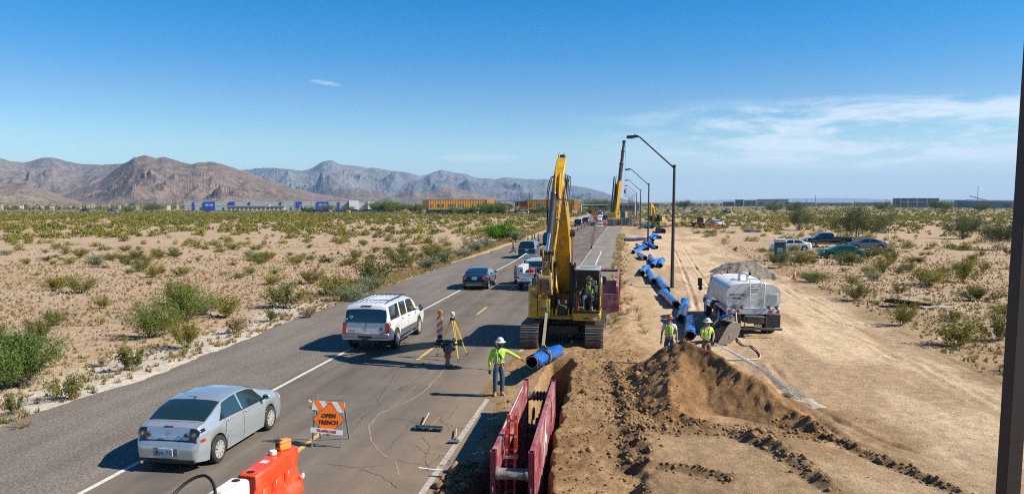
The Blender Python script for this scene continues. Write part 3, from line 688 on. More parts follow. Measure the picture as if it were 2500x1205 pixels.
# --- big white SUV
WHT=mat('white_car_paint',(.66,.68,.70),rough=.3,coat=.8,var=.02)
SUVW=dict(L=5.76,W=2.03,rock=.42,axles=(-1.72,1.76),ar=.475,wr=.40,tw=.26,tum=.22,
    top=[(-2.88,.62),(-2.86,.70),(-2.80,.74),(-2.785,1.20),(-2.74,1.45),(-2.66,1.80),(-2.60,1.90),(-2.45,1.94),(-1.5,1.97),(0,1.965),(.6,1.92),(.9,1.80),(1.45,1.34),(1.55,1.28),(2.1,1.24),(2.65,1.16),(2.78,1.0),(2.86,.8),(2.88,.7)],
    plan=[(-2.88,.93),(-2.8,.955),(-2.6,.97),(-1.7,1.0),(1.8,1.0),(2.5,.97),(2.75,.92),(2.88,.85)],
    belt=[(-2.88,1.22),(-2.0,1.24),(0,1.22),(1.5,1.17),(2.5,1.08),(2.88,.8)],low=[(-2.88,.1),(-2.3,.02),(2.3,0),(2.88,.1)],
    side=[(-2.50,-1.30,-2.42,-1.30),(-1.12,-.28,-1.12,-.28),(-.12,1.22,-.12,.70)],rearw=(-2.782,-2.672),rq=4.05,wind=(.80,1.42),
    tail=[(-2.795,-2.62,1.9,3.0)],mirror=1.05,ms=1.8,mirm=M_BLK,handm=M_BLK,seams=(-1.22,-.20,1.30),hseams=[],handles=(-1.0,-.02),hq=2.4,plate=(-2.93,.72),ptext='',glass=glass_mat('suv_glass',(.012,.022,.026)),wheelstyle='steel')
suv,SV=car(SUVW,'suv','large white SUV with roof rack driving in the left lane behind the silver sedan','suv',WHT,(-10.18,32.45,0))
def suv_extra(t):
    g=MB(); g.b2(-.98,.98,-2.95,-2.78,.60,.80); g.build('rear_bumper',mat('bumper_chrome',(.40,.40,.40),rough=.28,metal=.8,var=.1),t,bevel=.03)
    g=MB(); g.b2(-.30,.30,-2.955,-2.9,.60,.70); g.build('bumper_step',M_BLK,t,bevel=.01)
    for sg in (-1,1):
        g=MB(); SV.patch(g,sg,-1.25,1.28,.02,.85,.012,20,2,arch=True); g.build('lower_cladding',mat('grey_cladding',(.10,.105,.115),rough=.5),t)
        g=MB(); g.tube([(sg*.98,-1.2,.40),(sg*1.06,-1.05,.38),(sg*1.06,1.05,.38),(sg*.98,1.2,.40)],.04,8); g.build('running_board',M_CHROME,t)
        g=MB(); g.tube([(sg*.72,-2.35,1.945),(sg*.72,-2.28,1.995),(sg*.70,.30,2.02),(sg*.70,.38,1.96)],.02,6)
        for yy in (-1.5,-.6): g.cyl((sg*.71,yy,1.95),(sg*.71,yy,2.01),.02,n=6)
        g.build('roof_rail',M_BLK,t)
        for w_,m_ in ((0,M_LENS),):
            pass
    for sg in (-1,1): g=MB(); g.prism([(-2.83,.79),(-2.60,.79),(-2.60,1.20),(-2.80,1.20)],'x',sg*.80,sg*.975); g.build('tail_light',M_RED,t,bevel=.015)
    for yy in (-2.0,.05): g=MB(); g.bar((-.71,yy,2.03),(.71,yy,2.03),.05,.02); g.build('roof_crossbar',M_BLK,t)
    for k in range(6): g=MB(); xx=-.5+k*.2; g.bar((xx,-2.3,1.985),(xx,.1,1.985),.03,.018); g.build('roof_slat',WHT,t)
    g=MB(); g.b2(-.21,.21,-2.665,-2.62,1.85,1.885); g.build('brake_light',M_RED,t)
    g=MB(); g.b2(-.005,.005,-2.802,-2.78,.78,1.19); g.build('tailgate_seam',M_DARK,t)
    g=MB(); g.b2(-.88,.88,-2.804,-2.79,1.19,1.20); g.build('tailgate_seam',M_DARK,t)
    g=MB(); g.b2(-.72,-.42,-2.803,-2.79,.87,.90); g.build('badge_strip',mat('badge_grey',(.25,.25,.26),rough=.4),t)
    g=MB(); g.cyl((.62,-2.79,.96),(.62,-2.803,.96),.05,n=18); g.build('oval_badge',mat('badge_blue',(.03,.07,.2),rough=.3),t)
    g=MB(); g.tor((-.62,-2.772,1.40),.075,.009,'y',14,5,a0=.2,a1=PI-.2); g.tor((-.62,-2.774,1.38),.03,.008,'y',10,5); g.build('window_sticker',M_LENS,t)
    g=MB(); g.b2(-.83,-.76,-2.79,-2.775,1.31,1.36); g.build('window_sticker',M_LENS,t)
    g=MB(); g.b2(-.1,.1,-3.03,-2.9,.50,.58); g.cyl((0,-3.0,.52),(0,-3.0,.44),.03,n=8); g.build('tow_hitch',M_BLK,t)
    g=MB(); g.cyl((.7,-2.85,.38),(.7,-2.6,.38),.035,n=10); g.b2(-.6,.5,-2.7,-2.5,.36,.5); g.build('exhaust_pipe',M_BLK,t)
suv_extra(suv)
BLK=mat('black_car_paint',(.006,.010,.013),rough=.12,coat=1); BLKG=mat('dark_teal_black_paint',(.008,.014,.017),rough=.12,coat=1)
civ,S3=car(dims(SED,L=4.63,W=1.8,rearw=(-1.66,-.9),top=[(-2.315,.50),(-2.30,.62),(-2.24,.70),(-2.22,.98),(-2.15,1.03),(-1.75,1.10),(-1.2,1.26),(-.8,1.37),(-.4,1.41),(.0,1.415),(.35,1.385),(.7,1.28),(1.15,1.08),(1.3,1.02),(1.65,.96),(2.0,.84),(2.2,.72),(2.3,.5),(2.315,.45)],
    plan=[(-2.315,.8),(-2.2,.93),(-1.9,.98),(-1.4,1.0),(1.2,1.0),(1.8,.96),(2.1,.88),(2.315,.62)],tail=[(-2.238,-2.19,3.2,4.7),(-2.235,-1.95,2.6,3.3)],tailm=M_RED,plate=(-2.30,.80),ptext=''),
    'sedan','black compact sedan with red tail lights passing the striped panel','car',BLK,(-10.12,54.35,0))
g=MB(); g.b2(-.55,.55,-2.33,-2.28,.36,.40); g.build('bumper_trim',M_CHROME,civ)
g=MB(); g.tor((0,-2.26,.93),.045,.01,'y',12,5); g.build('badge',M_CHROME,civ)
SUVB=dims(SUVW,L=5.3,W=2.0,rock=.33,axles=(-1.5,1.5),ar=.42,wr=.37,tum=.30,top=[(-2.65,.55),(-2.63,.66),(-2.60,1.15),(-2.52,1.40),(-2.42,1.74),(-2.35,1.84),(-1.2,1.89),(.2,1.87),(.55,1.82),(1.4,1.25),(1.55,1.20),(2.4,1.08),(2.55,.95),(2.65,.6)],
    plan=[(-2.65,.88),(-2.5,.95),(-1.5,1.0),(1.6,1.0),(2.3,.95),(2.65,.8)],belt=[(-2.65,1.14),(0,1.14),(1.5,1.08),(2.65,.75)],
    side=[(-2.25,-1.15,-2.15,-1.15),(-1.02,-.1,-1.02,-.1),(.02,1.15,.02,.62)],rearw=(-2.59,-2.44),wind=(.55,1.38),tail=[(-2.60,-2.42,2.4,3.6)],mirror=1.0,ms=1.2,seams=(-1.08,-.04,1.2),handles=(-.85,.15),plate=(-2.645,.93),ptext='')
s4,_=car(SUVB,'suv','dark teal black SUV with roof rails ahead of the black sedan','suv',BLKG,(-10.25,84.6,0))
g=MB(); g.b2(-.9,.9,-2.64,-2.61,1.06,1.09); g.build('chrome_strip',M_CHROME,s4)
for sg in (-1,1): g=MB(); g.tube([(sg*.7,-2.0,1.85),(sg*.7,-1.9,1.93),(sg*.68,.1,1.92),(sg*.68,.2,1.86)],.02,5); g.build('roof_rail',M_BLK,s4)
s5,_=car(SUVB,'suv','dark green SUV mostly hidden behind the excavator stick in the left lane','suv',mat('dark_green_paint',(.006,.022,.018),rough=.15,coat=1),(-10.3,110.2,0),det=0)
REDP=mat('maroon_car_paint',(.10,.008,.016),rough=.15,coat=1); BLUP=mat('slate_blue_paint',(.13,.18,.23),rough=.25,metal=.5,coat=1); GRNP=mat('green_car_paint',(.006,.085,.028),rough=.3,coat=.35); NAVY=mat('navy_car_paint',(.01,.016,.04),rough=.15,coat=1); GREYP=mat('grey_car_paint',(.12,.13,.14),rough=.25,metal=.4,coat=1)
# --- parked cars on the right: heading left (-X)
SEDW=dims(SED,L=4.85,W=1.85,axles=(-1.5,1.35),top=[(-2.42,.50),(-2.40,.72),(-2.34,.98),(-2.2,1.06),(-1.75,1.13),(-1.1,1.33),(-.6,1.44),(-.2,1.47),(.2,1.45),(.7,1.32),(1.3,1.06),(1.5,1.02),(2.0,.92),(2.3,.76),(2.42,.5)],plan=[(-2.42,.76),(-2.2,.92),(-1.6,1.0),(1.4,1.0),(2.0,.94),(2.42,.66)],belt=[(-2.42,.92),(-1.3,.98),(.9,.93),(2.42,.68)],
   side=[(-1.5,-.30,-1.0,-.34),(-.20,1.05,-.24,.55)],rearw=(-1.72,-.8),wind=(.55,1.28),tail=[(-2.36,-2.25,3.2,4.6),(-2.34,-2.0,2.6,3.3)],tailm=M_RED,plate=None,mirror=.8,seams=(-1.2,-.25,1.05),glass=M_GLASS,ar=.38)
def pk(P,name,lab,cat,m,px,rz,det=1):
    x,y=at(*px); return car(P,name,lab,cat,m,(x,y,gz(x,y)),R(rz),group=None,det=det)
pk(SEDW,'sedan','white fastback sedan parked in the scrub behind the portable toilet','car',WHT,(1929,612),90)
pk(SEDW,'sedan','silver blue sedan with red tail lights parked beside the big desert tree','car',BLUP,(2114,611),88)
pk(dims(SED,L=4.6,plate=None,tailm=M_RED),'sedan','dark green coupe-like sedan parked in front of the other cars on the right','car',GRNP,(2053,633),92)
PICK=dict(L=5.9,W=2.0,rock=.45,axles=(-1.85,1.85),ar=.46,wr=.40,tw=.26,tum=.28,
    top=[(-2.95,.62),(-2.94,1.05),(-2.90,1.32),(-2.6,1.34),(-.80,1.34),(-.74,1.40),(-.62,1.85),(-.5,1.90),(.5,1.92),(.85,1.84),(1.5,1.36),(1.6,1.30),(2.3,1.24),(2.75,1.12),(2.9,.9),(2.95,.7)],
    plan=[(-2.95,.94),(-2.8,.97),(-1.8,1),(1.8,1),(2.6,.96),(2.95,.86)],belt=[(-2.95,1.28),(0,1.27),(1.5,1.2),(2.95,.9)],low=[(-2.95,.08),(-2.5,0),(2.5,0),(2.95,.1)],
    side=[(-.55,.16,-.50,.16),(.28,1.35,.28,.82)],rearw=(-.735,-.64),rq=4.05,wind=(.82,1.48),tail=[(-2.94,-2.86,1.6,3.0)],mirror=1.2,ms=1.3,mirm=M_BLK,seams=(-.66,.22,1.42),handles=(-.4,.45),plate=None,hq=2.4)
pk_,SP=pk(PICK,'pickup_truck','black crew cab pickup truck parked between the white and the silver blue cars','pickup',BLK,(2017,606),90)
g=MB(); SP.patch(g,1,-2.85,-.9,4.15,6,.012,4,3); SP.patch(g,-1,-2.85,-.9,4.15,6,.012,4,3); g.build('bed_floor',M_DARK,pk_)
for sg in (-1,1): g=MB(); SP.patch(g,sg,-2.9,2.6,.02,.55,.012,26,1,arch=True); g.build('lower_trim',mat('tan_trim',(.32,.27,.20),rough=.4),pk_)
# --- white utility truck with service body, seen from behind left of the excavator
ut=thing('utility_truck','white service truck with ladder rack and tool boxes half hidden by the excavator','truck',(-6.15,52.4,0))
UW=mat('truck_white',(.60,.65,.68),rough=.4,var=.06,coat=.3)
def util(t):
    g=MB(); g.b2(-1.08,-.62,0,3.1,.78,1.62); g.build('tool_box',UW,t,bevel=.02); g=MB(); g.b2(.62,1.08,0,3.1,.78,1.62); g.build('tool_box',UW,t,bevel=.02)
    g=MB(); g.b2(-.62,.62,0.0,.06,.78,1.2); g.build('tailgate',UW,t,bevel=.01)
    g=MB(); g.b2(-.62,.62,.06,3.1,.74,.84); g.build('bed_floor',M_BLK,t)
    g=MB(); g.b2(-1.0,1.0,-.22,.0,.60,.74); g.build('rear_bumper',UW,t,bevel=.02)
    for sg in (-1,1):
        g=MB(); g.b2(sg*.90,sg*1.06,-.03,.0,.80,.94); g.build('tail_light',M_RED,t)
        for yy in (.3,1.3,2.3):
            g=MB(); g.b2(sg*1.081,sg*1.095,yy,yy+.72,.86,1.55); d=g.build('locker_door',UW,t,bevel=.01)
            h=MB(); h.b2(sg*1.095,sg*1.11,yy+.3,yy+.42,1.2,1.25); h.build('handle',M_BLK,d)
        g=MB(); g.b2(sg*.72,sg*.82,.0,-.015,1.28,1.42); g.build('rear_latch',M_BLK,t)
    for x,y_ in ((-1.0,.15),(1.0,.15),(-1.0,2.9),(1.0,2.9)):
        g=MB(); g.cyl((x,y_,1.62),(x,y_,2.15),.03,n=6); g.build('rack_post',UW,t)
    for sg in (-1,1): g=MB(); g.tube([(sg*1.0,-.1,2.15),(sg*1.0,4.6,2.22),(sg*.9,5.2,2.0)],.035,6); g.build('rack_rail',UW,t)
    for yy in (.15,1.5,2.9,4.2): g=MB(); g.bar((-1.0,yy,2.17),(1.0,yy,2.17),.07,.05); g.build('rack_crossbar',UW,t)
    cab=dict(L=2.9,W=2.0,rock=.5,axles=(),ar=.4,wr=.4,tum=.25,top=[(-1.45,.8),(-1.44,1.3),(-1.36,1.85),(-1.2,1.95),(-.3,1.97),(0,1.9),(.5,1.38),(.6,1.32),(1.3,1.22),(1.45,.8)],plan=[(-1.45,.96),(-1,1),(1,.98),(1.45,.88)],belt=[(-1.45,1.28),(1.45,1.1)])
    C=Shell(cab); g=C.body(); g.xf(Matrix.Translation((0,4.75,0))); g.build('cab',UW,t)
    g=MB(); 
    for sg in (-1,1): C.patch(g,sg,-1.435,-1.375,4.0,6,.01,4,3)
    g.xf(Matrix.Translation((0,4.75,0))); g.build('rear_window',M_GLASS,t)
    for sg in (-1,1):
        g=MB(); C.patch(g,sg,-1.15,-.1,3.1,3.85,.008,5,3,y1b=-.05); g.xf(Matrix.Translation((0,4.75,0))); g.build('side_window',M_GLASS,t)
        g=MB(); g.box((sg*1.2,5.1,1.5),(.22,.06,.32)); g.build('mirror',M_BLK,t,bevel=.02)
    for yc in (.9,5.3):
        for sg in (-1,1): wheel(dict(wr=.4,tw=.26),sg*.9,yc,t,1)
    g=MB(); g.cyl((-.1,.5,.84),(-.1,.5,1.35),.2,n=14); g.ball((-.1,.5,1.38),.18,12,(1,1,.5)); g.build('red_fuel_can',mat('red_plastic',(.5,.02,.015),rough=.4),t)
    g=MB(); g.b2(-.55,-.2,1.0,2.4,.84,1.3); g.b2(.1,.5,.9,2.0,.84,1.4); g.build('stowed_gear',M_BLK,t,bevel=.02)
    g=MB(); g.bar((.2,-.3,.7),(.2,-.6,1.2),.08,.08); g.b2(.05,.6,-.75,-.3,.62,.7); g.cyl((.3,-.5,.7),(.3,-.5,1.5),.05,n=8); g.build('bench_vice',M_BLK,t,bevel=.01)
    g=MB(); g.b2(-.3,.15,-.24,-.16,1.0,1.12); g.build('hose_rack',M_CHROME,t)
util(ut)
# --- queue of traffic and far vehicles
Q=[('suv',SUVB,BLK,(1412,552),'black SUV at the lane shift beyond the excavator, left of the red one',0),
   ('suv',SUVB,REDP,(1431,546),'red SUV just ahead of the black one at the lane shift',0),
   ('sedan',SEDW,WHT,(1463,539),'white sedan at the head of the oncoming queue beyond the orange barrier',180),
   ('suv',SUVB,WHT,(1466,532),'white SUV second in the oncoming queue',180),
   ('suv',SUVB,NAVY,(1464,526),'dark blue SUV third in the oncoming queue behind the white SUV',180),
   ('sedan',SEDW,WHT,(1468,523),'small white sedan fourth in the oncoming queue near the bend',180),
   ('sedan',SEDW,NAVY,(1473,521),'navy sedan at the far end of the oncoming queue',180),
   ('suv',SUVB,REDP,(1478,537),'maroon SUV beside the crane truck',0),
   ('suv',SUVB,GREYP,(1486,533),'grey SUV in the queue directly left of the crane',0),
   ('sedan',SEDW,BLUP,(1491,527),'slate blue sedan left of the crane counterweight',0),
   ('sedan',SEDW,GREYP,(1493,521),'small grey sedan farthest up the lane by the crane',0)]
for nm,P,m,px,lab,rz in Q:
    x,y=at(*px); car(dims(P,plate=None),nm,lab,'car' if nm=='sedan' else 'suv',m,(x,y,0),R(rz),det=0)
# --- white water truck
def disc_poly(w,h,n=9,k=.62,cx=0,cz=0):
    P=[]
    for i in range(4*n):
        t=2*PI*i/(4*n)+PI/(4*n); c,s_=math.cos(t),math.sin(t)
        P.append((cx+w*math.copysign(abs(c)**k,c),cz+h*math.copysign(abs(s_)**k,s_)))
    return P
wt=thing('water_truck','white water tanker with rear ladder parked on the dirt track beside the mound','truck',(5.72,35.45,gz(5.7,36)),R(3))
TW=mat('tank_white_paint',(.74,.75,.74),rough=.5,coat=.08,col2=(.42,.38,.33),c2a=.50,c2b=.95,c2s=1.4,var=.05,scale=2)
TGR=mat('grimy_steel',(.11,.105,.10),rough=.6,metal=.3,var=.25,scale=6)
M_MUD=mat('mudflap_rubber',(.06,.062,.064),rough=.8,var=.2)
def wtruck(t):
    g=MB(); g.prism(disc_poly(1.17,.66,cz=1.68),'y',.10,4.6); tk=g.build('tank',TW,t,smooth=50,bevel=.02)
    g=MB(); g.prism(disc_poly(1.175,.665,cz=1.68),'y',.06,.13); g.build('tank_rim',TW,t,smooth=50)
    for yy in (1.2,2.4,3.6): g=MB(); g.prism(disc_poly(1.178,.668,cz=1.68),'y',yy,yy+.03); g.build('tank_band',TW,tk,smooth=50)
    g=MB(); g.prism([(-1.16,.98),(1.16,.98),(1.16,1.24),(-1.16,1.24)],'y',-.05,.10); g.build('rear_panel',TW,t,bevel=.01)
    for x,m_ in ((-1.04,M_RED),(-.86,M_LENS),(-.68,M_RED),(.72,M_RED),(.90,M_LENS),(1.06,M_RED)):
        g=MB(); g.cyl((x,-.05,1.10),(x,-.085,1.10),.065,n=16); g.build('tail_lamp',m_,t)
    for i in range(3):
        g=MB(); g.cyl((.0+(i-1)*.12+.04,.04,2.15),((i-1)*.12+.04,.005,2.15),.05,n=12); g.build('marker_lamp',M_RED,t)
    g=MB(); g.b2(-.17,.25,.03,.06,2.09,2.21); g.build('marker_plate',M_LENS,t,bevel=.004)
    # ladder
    for x in (-.17,.31): g=MB(); g.tube([(x,-.02,1.16),(x,-.05,1.3),(x,-.05,2.42),(x,.02,2.55),(x,.14,2.55),(x,.18,2.44),(x,.18,2.32)],.016,8); g.build('ladder_rail',TW,t)
    for z in (1.36,1.62,1.88,2.14): g=MB(); g.cyl((-.17,-.05,z),(.31,-.05,z),.016,n=8); g.build('ladder_rung',TW,t)
    g=MB(); g.tube([(.52,-.02,1.2),(.42,-.06,1.35),(.44,-.07,1.6),(.46,-.06,2.30),(.44,.1,2.42),(.40,.5,2.46),(-.14,1.1,2.46)],.026,8); g.build('overflow_pipe',TW,t)
    g=MB(); g.tube([(-.4,1.3,2.30),(-.4,1.3,2.58),(-.35,1.28,2.66),(-.22,1.25,2.70),(-.08,1.22,2.66),(-.04,1.2,2.56),(-.04,1.2,2.30)],.06,10); g.build('filler_goose_neck',TW,t)
    g=MB(); g.cyl((.02,1.2,2.66),(.10,1.18,2.68),.07,n=12); g.build('filler_cap',M_BLK,t)
    g=MB(); g.lathe([(.36,2.28),(.36,2.38),(.30,2.40)],20,(-.25,2.0,0)); g.build('manhole_hatch',TW,t)
    g=MB(); g.prism([(.64,1.50),(1.06,1.50),(1.06,1.90),(.64,1.90)],'y',.02,.06); fr=g.build('placard_frame',TW,t,bevel=.008)
    g=MB(); g.prism([(.69,1.55),(1.01,1.55),(1.01,1.85),(.69,1.85)],'y',.005,.02); g.build('placard_face',mat('placard_grey',(.42,.46,.48),rough=.3),fr)
    text('NON',.135,mat('blue_ink',(.01,.05,.35),rough=.5),t,name='tank_lettering',loc=(-.93,.045,1.82),rot=(PI/2,0,0),sx=.8,bold=.004)
    text('POTABLE',.13,M_INK,t,name='tank_lettering',loc=(-.56,.045,1.82),rot=(PI/2,0,0),sx=.78,bold=.003)
    text('WATER',.13,M_INK,t,name='tank_lettering',loc=(-.72,.045,1.67),rot=(PI/2,0,0),sx=.85,bold=.003)
    for x in (-.85,-.55,.62,.95):
        g=MB(); g.tube([(x,.0,1.30),(x,-.12,1.30),(x+.05,-.2,1.24)],.05,8); g.cyl((x+.05,-.14,1.30),(x+.05,-.14,1.38),.03,n=8); g.box((x+.05,-.14,1.39),(.12,.03,.02)); g.build('spray_nozzle',TGR,t)
    # chassis, step, bumper
    g=MB(); g.b2(-.45,.45,-.1,6.6,.62,.86); g.build('chassis',TGR,t)
    g=MB(); g.b2(-.38,.42,-.5,.0,.90,.94); g.b2(-.34,.40,-.44,-.1,.62,.90); g.build('rear_box',TGR,t,bevel=.01)
    g=MB(); g.b2(-.46,-.42,-.45,-.4,.38,.95); g.b2(.46,.50,-.45,-.4,.38,.95); g.b2(-1.14,1.16,-.50,-.40,.34,.43); g.build('rear_bumper',TGR,t,bevel=.01)
    g=MB(); g.b2(-.02,.28,-.505,-.5,.46,.60); pl=g.build('licence_plate',mat('dusty_plate',(.45,.38,.28),rough=.6),t)
    for sg in (-1,1): g=MB(); g.b2(sg*.55,sg*1.16,-.12,-.09,.40,.98); g.build('mud_flap',M_MUD,t)
    for y_ in (1.0,2.25):
        for x in (-1.0,-.72,.72,1.0): wheel(dict(wr=.49,tw=.25,rim=TW),x,y_,t,0)
    for x in (-.98,.98): wheel(dict(wr=.49,tw=.28,rim=TW),x,6.25,t,0)
    g=MB(); 
    for sg in (-1,1): g.prism([(.35,1.0),(.45,1.12),(2.9,1.12),(3.0,1.0),(2.9,1.04),(.45,1.04)],'x',sg*.55,sg*1.18)
    g.build('fender',TW,t,bevel=.01)
    # tread of the outer rear tyre shows as chevrons
    g=MB()
    for k in range(7):
        z=.52+k*.065; g.bar((.62,-.075,z),(.80,-.075,z-.09),.03,.02,up=(0,1,0)); g.bar((.80,-.075,z-.09),(1.0,-.075,z+.02),.03,.02,up=(0,1,0))
    g.build('mud_flap_ribs',TGR,t)
    # cab and hood
    cab=dict(L=3.0,W=2.2,rock=.75,axles=(),ar=.4,wr=.4,tum=.2,top=[(-1.5,1.0),(-1.48,2.0),(-1.40,2.22),(-.6,2.27),(-.3,2.2),(.05,1.72),(.15,1.66),(1.2,1.52),(1.45,1.3),(1.5,.9)],plan=[(-1.5,.98),(-.2,1),(0.2,.85),(1.3,.78),(1.5,.7)],belt=[(-1.5,1.55),(1.5,1.2)])
    C=Shell(cab); g=C.body(); g.xf(Matrix.Translation((0,6.3,0))); g.build('cab',TW,t)
    for sg in (-1,1):
        g=MB(); C.patch(g,sg,-1.2,-.35,3.1,3.85,.008,5,3); g.xf(Matrix.Translation((0,6.3,0))); g.build('side_window',M_GLASS,t)
        g=MB(); g.prism([(-.70,.62),(-.62,.95),(-.3,1.08),(.25,1.08),(.6,.9),(.68,.62),(.56,.62),(.45,.85),(.2,.96),(-.25,.96),(-.5,.85),(-.58,.62)],'x',sg*.62,sg*1.16); g.xf(Matrix.Translation((0,6.25,0))); g.build('front_fender',TW,t,bevel=.02)
        g=MB(); g.tube([(sg*1.05,5.7,2.05),(sg*1.42,5.75,2.05),(sg*1.42,5.75,1.45),(sg*1.05,5.7,1.5)],.018,6); a=g.build('mirror_arm',M_BLK,t)
        g=MB(); g.box((sg*1.50,5.75,1.82),(.22,.08,.42)); g.ball((sg*1.48,5.73,1.5),.12,10,(1,.5,1)); g.build('mirror',M_BLK,a,bevel=.02)
    g=MB(); g.lathe([(.24,1.0),(.24,0.0)],16,(0,0,0),'y'); g.xf(Matrix.Translation((-1.0,4.1,.85))); g.build('air_tank',M_CHROME,t)
    g=MB(); g.b2(-1.1,-.5,3.2,3.9,.55,.95); g.b2(-.95,-.5,4.2,4.8,.6,1.0); g.build('battery_box',TGR,t,bevel=.02)
    g=MB(); g.cyl((-.55,4.85,1.0),(-.55,4.85,2.5),.06,n=10); g.build('exhaust_stack',M_CHROME,t)
wtruck(wt)
g=MB(); g.cyl((0,0,0),(0,0,.35),.03,n=8); g.cyl((0,0,.35),(0,0,.62),.075,n=12); g.ball((0,0,.64),.075,10); g.cyl((-.14,0,.5),(.14,0,.5),.035,n=8); 
hy=thing('hydrant_meter','red hydrant meter standing up in front of the water tanker','hydrant',at(1776,745)+(0,)); hy.location=(5.75,44.5,0); hy.scale=(.62,.62,.78)
g.xf(Matrix.Translation((0,0,1.75))@Matrix.Scale(1.5,4)); g.build('valve_body',mat('hydrant_red',(.45,.02,.03),rough=.4),hy)
g=MB(); g.cyl((0,0,0),(0,0,1.75),.05,n=8); g.build('standpipe',M_CHROME,hy)
g=MB(); g.cyl((0,0,2.7),(0,0,2.95),.05,n=10); g.tor((0,0,2.98),.07,.015,'z',12,6); g.build('outlet',mat('dull_green_metal',(.1,.16,.14),rough=.5),hy)
# ================================================================ excavator
YEL=mat('machine_yellow',(.62,.36,.012),rough=.38,coat=.4,col2=(.30,.20,.10),c2a=.47,c2b=.74,c2s=2.6,var=.16,scale=3.5)
YELD=mat('dirty_yellow',(.42,.25,.04),rough=.6,col2=(.20,.14,.09),c2a=.42,c2b=.62,c2s=4,var=.2,scale=6,bump=.4,bscale=30)
STEEL=mat('worn_track_steel',(.16,.145,.13),rough=.55,metal=.35,col2=(.30,.23,.17),c2a=.42,c2b=.62,c2s=5,var=.25,scale=14)
DSTEEL=mat('dark_machine_steel',(.028,.027,.027),rough=.5,col2=(.16,.12,.09),c2a=.5,c2b=.9,c2s=4)
HOSE=mat('hydraulic_hose',(.012,.012,.013),rough=.45)
ROD=mat('chrome_rod',(.70,.68,.80),rough=.08,metal=1)
SOILC=mat('clinging_soil',(.24,.17,.11),rough=.95,var=.35,scale=20,bump=1,bscale=30)
ex=thing('excavator','large yellow tracked excavator facing the camera with raised boom lifting a blue pipe','excavator',(-2.48,33.75,.0))
def track(sx):
    tr=MB(); L2,r=2.05,.47
    poly=[(L2*math.cos(0),0)]
    def path(s):   # distance along the loop -> (y,z,angle)
        a=2*L2; b=PI*r; P=2*(a+b); s%=P
        if s<a: return (-L2+s,.0+.03,0)           # bottom, going +Y
        s-=a
        if s<b: t=s/r; return (L2+r*math.sin(t),r+.03-r*math.cos(t),t)
        s-=b
        if s<a: return (L2-s,2*r+.03-.05*math.sin(PI*s/a),PI)
        s-=a; t=s/r; return (-L2-r*math.sin(t),r+.03+r*math.cos(t),PI+t)
    g=MB(); g.b2(-.2,.2,-2.0,2.0,.22,.80); f=g.build('track',DSTEEL,ex,bevel=.04,loc=(sx,0,0))
    sh=MB(); sh.box((0,0,0),(.74,.185,.03))
    for k in (-.06,.06): sh.box((0,k,-.035),(.74,.022,.05))
    me=None; N=56; P=2*(2*L2+PI*r)
    for i in range(N):
        y,z,a=path(i*P/N)
        if me is None: o=sh.build('track_shoe',STEEL,f,smooth=0); me=o.data
        else: o=bpy.data.objects.new('track_shoe',me); COL.objects.link(o); o.parent=f
        o.location=(0,y,z); o.rotation_euler=(a,0,0)
    for y in (-L2,L2): g=MB(); g.cyl((-.16,y,r+.03),(.16,y,r+.03),r-.06,n=20); g.cyl((-.22,y,r+.03),(.22,y,r+.03),.2,n=14); g.build('sprocket' if y>0 else 'idler',DSTEEL,f)
    for k in range(8): g=MB(); yy=-1.6+k*.457; g.cyl((-.2,yy,.17),(.2,yy,.17),.12,n=12); g.build('roller',DSTEEL,f)
for sx in (-1.315,1.33): track(sx)
g=MB(); g.b2(-1.15,1.15,-.9,.9,.50,.95); g.b2(-.65,.65,-1.5,1.5,.48,.85); g.cyl((0,0,.9),(0,0,1.22),.75,n=28); g.build('carbody',DSTEEL,ex,bevel=.03)
